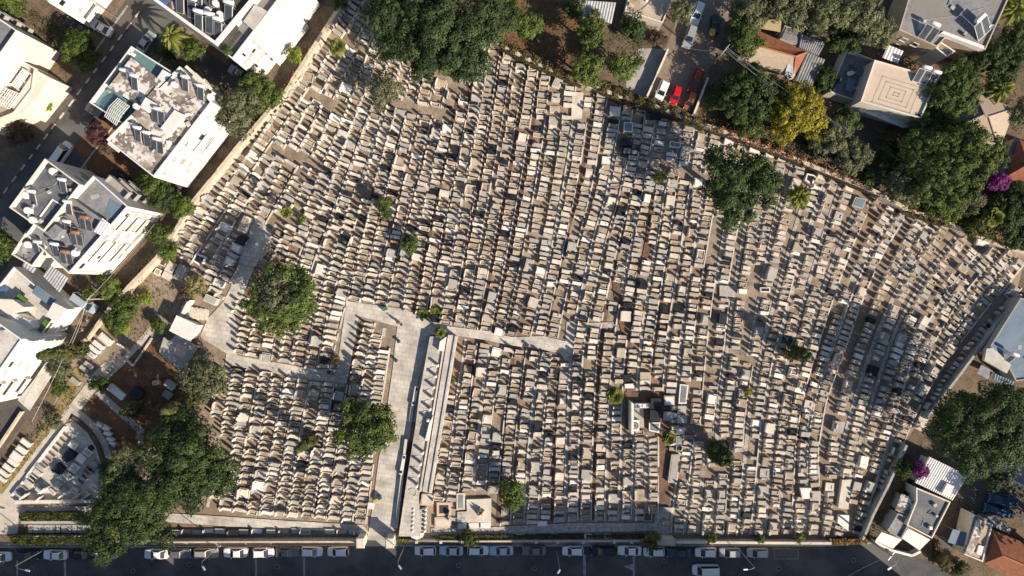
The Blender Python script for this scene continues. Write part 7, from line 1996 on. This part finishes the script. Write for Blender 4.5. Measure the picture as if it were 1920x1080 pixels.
def car(kind, col, px, py, deg, label, group=None, sc=1.0):
    if kind not in CP: CP[kind] = o = make_car(kind)
    else: o = copy_tree(CP[kind])
    p = W(px, py, 0.7)
    o.location = (p.x, p.y, 0.075); o.rotation_euler = (0, 0, math.radians(deg)); o.scale = (sc, sc, sc)
    o['label'] = label
    if 'group' in o: del o['group']
    if group: o['group'] = group
    for ch in o.children:
        if ch.name.split('.')[0] in ('body', 'roof', 'pillar', 'mirror'):
            s = ch.material_slots[0]; s.link = 'OBJECT'; s.material = CARM[col]
    return o
ROW = [(2, 1044, 'hatchback', 'white'), (50, 1041, 'saloon', 'dark'), (104.5, 1040, 'saloon', 'white'), (156, 1040, 'saloon', 'black'), (199.5, 1039.5, 'hatchback', 'white'), (293.5, 1038.5, 'saloon', 'white'),
       (339, 1037.5, 'hatchback', 'grey'), (387, 1037, 'estate car', 'beige'), (442, 1036, 'saloon', 'white'), (494, 1036, 'hatchback', 'white'), (540, 1035, 'saloon', 'grey'), (585, 1034, 'hatchback', 'white'),
       (634, 1034, 'hatchback', 'white'), (797.5, 1032, 'hatchback', 'white'), (846, 1032, 'saloon', 'pale blue'), (896.5, 1031.5, 'hatchback', 'white'), (940, 1032, 'saloon', 'pale blue'),
       (1001, 1032, 'saloon', 'grey'), (1074, 1032.5, 'hatchback', 'white'), (1131, 1033, 'estate car', 'black'), (1180, 1032, 'saloon', 'white'), (1226, 1034, 'hatchback', 'white'), (1272.5, 1036, 'saloon', 'teal'),
       (1323, 1035.5, 'hatchback', 'white'), (1368, 1036, 'hatchback', 'silver'), (1420, 1036.5, 'hatchback', 'silver')]
for i, (x, y, k, c) in enumerate(ROW):
    d = 180 if x > 960 or c in ('pale blue',) else (180 if i in (2, 5, 8, 12, 13) else 0)
    car(k, c, x, y, d + rnd.uniform(-1.5, 1.5), f"{c} {k}, {ORD[i]} car from the left in the row along the lower street", 'cars parked along the lower street')
car('van', 'white', 1322, 1068, 180, 'white van driving alone in the lower street lane')
car('estate car', 'white', 1307, 26, 250, 'white estate car with black roof glass at the top of the alley', sc=1.0)
car('estate car', 'silver', 1293, 69, 250, 'silver estate car behind the white one in the alley')
car('hatchback', 'white', 1241, 170, 247, 'white hatchback parked at the wall end of the alley')
car('small car', 'red', 1267, 178, 252, 'bright red small car beside the white hatchback in the alley')
car('estate car', 'maroon', 1305, 152, 247, 'maroon car parked at the right side of the alley')
car('small car', 'orange brown', 1294, 190, 247, 'orange brown car in front of the maroon one in the alley')
car('hatchback', 'dark', 1340, 47, 83, 'dark car carrying a yellow box on the shaded side of the alley')
car('saloon', 'silver', 274, 79, 55, 'silver saloon parked on the upper left street by the palm')
car('saloon', 'white', 189, 52, 150, 'white car half hidden under the white block at the top left')
car('saloon', 'dark', 142, 49, 150, 'dark car in the shade beside the white block at the top left')
car('hatchback', 'grey', 179, 209, 148, 'grey hatchback tucked under the aqua terrace block')
car('van', 'white', 117, 288, 55, 'white van with cream roof parked on the upper left street', sc=1.0)
car('hatchback', 'black', 223, 331, 150, 'black hatchback in the courtyard between the white blocks')
car('hatchback', 'silver', 447, 137, 150, 'silver hatchback in the dark driveway beside the solar block')
car('van', 'pale blue', 160, 568, -35, 'white van parked beside the white stepped block on the left')
car('van', 'blue', 1877, 936, 172, 'upper blue van in the shaded right yard')
car('van', 'blue', 1868, 957, 168, 'lower blue van in the shaded right yard')
o = bpy.data.objects
# yellow crate on the dark car
p = W(1336, 60, 1.6)
cr = thing('crate', 'yellow crate on the back of the dark alley car', 'crate', (p.x, p.y, 1.2))
mb = MB(); mb.box(p.x, p.y, 1.1, 1.75, 1.1, 0.9, math.radians(83)); mb.build('crate_box', CARM['yellow'], cr)
mb = MB(); mb.box(p.x, p.y, 1.753, 1.8, 1.16, 0.96, math.radians(83)); mb.build('lid', CARM['yellow'], cr)
# motorcycles
def make_moto():
    r = local('motorcycle', 'motorcycle', 'motorcycle', 'motorcycles parked by the white stepped block')
    for x in (-0.68, 0.68):
        mb = MB(); mb.tube([(x, -0.06, .3), (x, .06, .3)], 0.3, 12); mb.build('wheel', M['rubber'], r)
    mb = MB(); mb.tube([(-.5, 0, .45), (0, 0, .6), (.45, 0, .75)], [.12, .2, .1], 8); mb.build('frame', M['darksteel'], r)
    mb = MB(); mb.box(-.3, 0, .78, .88, .75, .28, taper=.03); mb.build('seat', M['rubber'], r)
    mb = MB(); mb.tube([(.05, 0, .8), (.3, 0, .88), (.42, 0, .8)], [.1, .17, .08], 8); mb.build('fuel_tank', CARM['silver'], r)
    mb = MB(); mb.tube([(.42, -.36, 1.02), (.5, 0, .98), (.42, .36, 1.02)], .025, 5); mb.build('handlebar', M['steel'], r)
    return r
mt0 = make_moto()
for i, (x, y, a, lab) in enumerate([(171, 583, 12, 'motorcycle nearest the white van'), (166, 601, 10, 'middle motorcycle of the three'), (157, 619, 8, 'motorcycle nearest the garden tombs')]):
    r = mt0 if i == 0 else copy_tree(mt0)
    p = W(x, y); r.location = (p.x, p.y, 0.05); r.rotation_euler = (0, 0, math.radians(a)); r['label'] = lab + ' parked by the white stepped block'
# street lamps
def lamp(lab, bx_, by_, arm_px, h=8.0):
    b = Vector((*G(bx_, by_), 0))
    o = thing('street_lamp', lab, 'street lamp', b)
    e = W(arm_px[0], arm_px[1], h + 0.6)
    top = Vector((b.x, b.y, h))
    mb = MB(); mb.tube([b, Vector((b.x, b.y, h * .6)), top], [.09, .075, .055], 8); mb.build('pole', M['steel'], o)
    mb = MB(); mb.tube([top, (top + e) / 2 + Vector((0, 0, .35)), e], [.05, .04, .04], 6); mb.build('arm', M['steel'], o)
    mb = MB(); d = (e - top); mb.box(e.x, e.y, e.z - .1, e.z + .06, .85, .34, math.atan2(d.y, d.x), taper=.06); hd = mb.build('lamp_head', M['alu'], o)
    mb = MB(); mb.box(e.x, e.y, e.z - .14, e.z - .103, .55, .24, math.atan2(d.y, d.x)); mb.build('lamp_glass', M['lamp'], hd)
    mb = MB(); mb.lathe(b.x, b.y, [(.2, 0), (.2, .5), (.13, .55)], 10); mb.build('base', M['steel'], o)
lamp('street lamp leaning over the white car at the far left of the lower street', 86, 1029, (51, 1070))
lamp('street lamp by the beige estate car on the lower street', 414, 1022, (382, 1066))
lamp('street lamp at the cemetery entrance on the lower street', 759, 1022, (750, 1064))
lamp('street lamp beside the white hatchback right of the middle of the lower street', 1044, 1034, (1048, 1072))
lamp('street lamp behind the last silver hatchback on the lower street', 1387, 1032, (1398, 1068))
lamp('street lamp at the right bend of the lower street', 1640, 1018, (1668, 1066))
lamp('pale street lamp on the upper left street kerb', 222, 36, (209, 53), 7.0)
# utility poles with cables
def upole(lab, b_px, h, ends, arms=2):
    b = Vector((*G(*b_px), 0)); o = thing('utility_pole', lab, 'utility pole', b)
    mb = MB(); mb.tube([b, b + Vector((0, 0, h))], [.16, .11], 8); mb.build('pole', M['palebark'], o)
    for k in range(arms):
        mb = MB(); z = h - .3 - .7 * k; mb.box(b.x, b.y, z, z + .12, 2.0, .12, 0.9); mb.build('cross_arm', M['alu'], o)
    for j, (x, y, z1) in enumerate(ends):
        e = W(x, y, z1); s = b + Vector((0.25 * (j % 3 - 1), 0.3 * (j % 3 - 1), h - .2 - .25 * (j % 2)))
        pts = [s.lerp(e, t) - Vector((0, 0, 1.2 * 4 * t * (1 - t) * .5)) for t in np.linspace(0, 1, 8)]
        mb = MB(); mb.tube(pts, .022, 4); mb.build('cable', M['steel'], o)
upole('pale utility pole with cross arms beside the maroon car', (1336, 120), 8.5, [(1450, 160, 8), (1452, 166, 8), (1455, 172, 7.5), (1290, 90, 6), (1600, 250, 7), (1602, 256, 7)])
upole('thin utility pole at the motorcycles yard wall', (206, 560), 7.0, [(130, 655, 6), (290, 420, 6), (60, 790, 6)], 1)
upole('thin utility pole at the corner of the street and the awnings', (1632, 1014), 7.5, [(1680, 1060, 7), (1560, 1100, 6), (1700, 1100, 6)], 1)
# bins, bags and people
for lab, x, y, m in [('yellow bin beside the lower avenue', 706, 939, CARM['yellow']), ('blue bin beside the yellow one on the avenue', 711, 934, CARM['blue'])]:
    p = W(x, y, 1.0); q = thing('bin', lab, 'bin', (p.x, p.y, 0))
    mb = MB(); mb.box(p.x, p.y, 0, .92, .6, .55, .4, taper=-.05); mb.build('bin_body', m, q)
    mb = MB(); mb.box(p.x, p.y, .923, 1.0, .72, .66, .4, taper=.04); mb.build('lid', m, q)
p = W(721, 579, 1.0); q = thing('bin', 'green bin on the upper walk of the square', 'bin', (p.x, p.y, 0))
M['greenbin'] = mat('green_plastic', (0.06, 0.16, 0.08), rough=0.5)
mb = MB(); mb.box(p.x, p.y, 0, .95, .85, .6, .3, taper=-.05); mb.build('bin_body', M['greenbin'], q)
mb = MB(); mb.box(p.x, p.y, .953, 1.05, .95, .7, .3, taper=.04); mb.build('lid', M['greenbin'], q)
p = W(696, 949, 1.4); q = thing('kiosk_table', 'small white topped stand at the lower avenue edge', 'table', (p.x, p.y, 0))
mb = MB(); mb.box(p.x, p.y, 1.3, 1.36, 1.2, 1.2, -.1); mb.build('top', M['white'], q)
for sx in (-.5, .5):
    for sy in (-.5, .5):
        mb = MB(); mb.tube([(p.x + sx, p.y + sy, 0), (p.x + sx, p.y + sy, 1.298)], .04, 5); mb.build('leg', M['steel'], q)
for i, (x, y) in enumerate([(756, 579), (748, 640), (743, 676), (989, 647), (1066, 601), (1219, 634), (617, 698)]):
    p = W(x, y, .4); q = thing('waste_bin', 'small black waste bin, ' + ['on the upper walk', 'first on the avenue edge', 'second on the avenue edge', 'at the right walk bend', 'at the top of the narrow walk', 'on the brown path', 'at the left branch walk corner'][i], 'waste bin', (p.x, p.y, 0))
    mb = MB(); mb.lathe(p.x, p.y, [(.26, 0), (.3, .7), (.3, .78)], 10); mb.build('drum', M['darksteel'], q)
    mb = MB(); mb.lathe(p.x, p.y, [(.33, .783), (.33, .84), (.12, .9)], 10); mb.build('lid', M['darksteel'], q)

def person(label, px, py, facing_deg, shirt, trousers, pose='walk'):
    """one continuous skinned figure; clothes follow it as children"""
    J = {'pel': (0, 0, .95), 'wst': (0.02, 0, 1.12), 'chs': (.03, 0, 1.35), 'nck': (.02, 0, 1.48), 'hd1': (.05, 0, 1.58), 'hd2': (.05, 0, 1.72),
         'shl': (.02, .19, 1.41), 'ell': (-.06, .26, 1.14), 'wrl': (.08, .27, .92), 'hnl': (.13, .27, .85),
         'shr': (.02, -.19, 1.41), 'elr': (.02, -.27, 1.14), 'wrr': (.2, -.25, .98), 'hnr': (.27, -.24, .94),
         'hpl': (0, .1, .9), 'knl': (.14, .1, .5), 'anl': (.1, .1, .09), 'tol': (.28, .11, .04),
         'hpr': (0, -.1, .9), 'knr': (.02, -.1, .5), 'anr': (-.2, -.1, .11), 'tor': (-.04, -.11, .04)}
    Rr = {'pel': .14, 'wst': .13, 'chs': .15, 'nck': .06, 'hd1': .085, 'hd2': .09, 'shl': .075, 'ell': .048, 'wrl': .034, 'hnl': .04, 'shr': .075, 'elr': .048, 'wrr': .034, 'hnr': .04,
          'hpl': .1, 'knl': .065, 'anl': .045, 'tol': .038, 'hpr': .1, 'knr': .065, 'anr': .045, 'tor': .038}
    E = [('pel', 'wst'), ('wst', 'chs'), ('chs', 'nck'), ('nck', 'hd1'), ('hd1', 'hd2'), ('chs', 'shl'), ('shl', 'ell'), ('ell', 'wrl'), ('wrl', 'hnl'), ('chs', 'shr'), ('shr', 'elr'), ('elr', 'wrr'), ('wrr', 'hnr'),
         ('pel', 'hpl'), ('hpl', 'knl'), ('knl', 'anl'), ('anl', 'tol'), ('pel', 'hpr'), ('hpr', 'knr'), ('knr', 'anr'), ('anr', 'tor')]
    def skin(name, keys, m, parent, grow=0.0, extra=()):
        ks = list(keys); vv = [J[k] for k in ks] + [e[0] for e in extra]; rr = [Rr[k] + grow for k in ks] + [e[1] for e in extra]
        ee = [(ks.index(a), ks.index(b)) for a, b in E if a in ks and b in ks] + [(ks.index(e[2]), len(ks) + i) for i, e in enumerate(extra)]
        me = bpy.data.meshes.new(name); me.from_pydata(vv, ee, []); me.materials.append(m)
        ob = bpy.data.objects.new(name, me); COL.objects.link(ob)
        if parent: ob.parent = parent
        sk = ob.modifiers.new('Skin', 'SKIN')
        if not me.skin_vertices: me.skin_vertices.new()
        for i, sv in enumerate(me.skin_vertices[0].data):
            sv.radius = (rr[i], rr[i]); sv.use_root = (i == 0)
        sb = ob.modifiers.new('Sub', 'SUBSURF'); sb.levels = 1; sb.render_levels = 1
        return ob
    fing = []
    for side, h, wr in ((1, 'hnl', 'wrl'), (-1, 'hnr', 'wrr')):
        hx, hy, hz = J[h]
        for k in range(4): fing.append(((hx + .05 - .01 * abs(k - 1.5), hy + (k - 1.5) * .02, hz - .06), .009, h))
        fing.append(((hx + .05, hy + side * .05, hz), .011, h))
    fing.append(((.155, 0, 1.65), .018, 'hd2'))
    body = skin('person', J.keys(), M['skin'], None, 0, fing)
    skin('shirt', ['pel', 'wst', 'chs', 'nck', 'shl', 'ell', 'shr', 'elr'], shirt, body, .02)
    skin('trousers', ['pel', 'hpl', 'knl', 'anl', 'hpr', 'knr', 'anr'], trousers, body, .022)
    mb = MB(); mb.lathe(.03, 0, [(.1, 1.63), (.112, 1.70), (.1, 1.78), (.05, 1.825)], 12); mb.build('hair', M['hair'], body)
    p = W(px, py, 1.2); body.location = (p.x, p.y, .13); body.rotation_euler = (0, 0, math.radians(facing_deg))
    tag(body, label, 'person'); return body
M['skin'] = mat('skin', (0.45, 0.27, 0.18), rough=0.6); M['hair'] = mat('dark_hair', (0.02, 0.015, 0.012), rough=0.7)
person('person in a red top walking at the upper left corner of the avenue', 745, 605, 20, CARM['red'], M['darksteel'])
person('person in dark clothes right beside the one in red', 752, 609, 30, M['darksteel'], M['darksteel'])
person('person in dark clothes standing at the lower corner of the left branch walk', 622, 702, 100, M['darksteel'], M['greyroof'])
person('person in dark clothes at the street corner by the white awnings', 1663, 1030, -20, M['darksteel'], M['darksteel'])

for i, (x, y) in enumerate([(60, 1066), (250, 1070), (355, 1058), (520, 1062), (860, 1060), (1002, 1066), (1245, 1052), (1460, 1066), (1600, 1050)]):
    o = thing('manhole_cover', ORD[i] + ' round iron manhole cover from the left in the lower street', 'manhole cover', (*G(x, y), 0.06), 'manhole covers of the lower street')
    mb = MB(); mb.lathe(*G(x, y), [(.42, 0.03), (.42, 0.092)], 14); mb.build('frame', M['steel'], o)
    mb = MB(); mb.lathe(*G(x, y), [(.34, 0.05), (.34, 0.098)], 14); mb.build('lid', M['darksteel'], o)
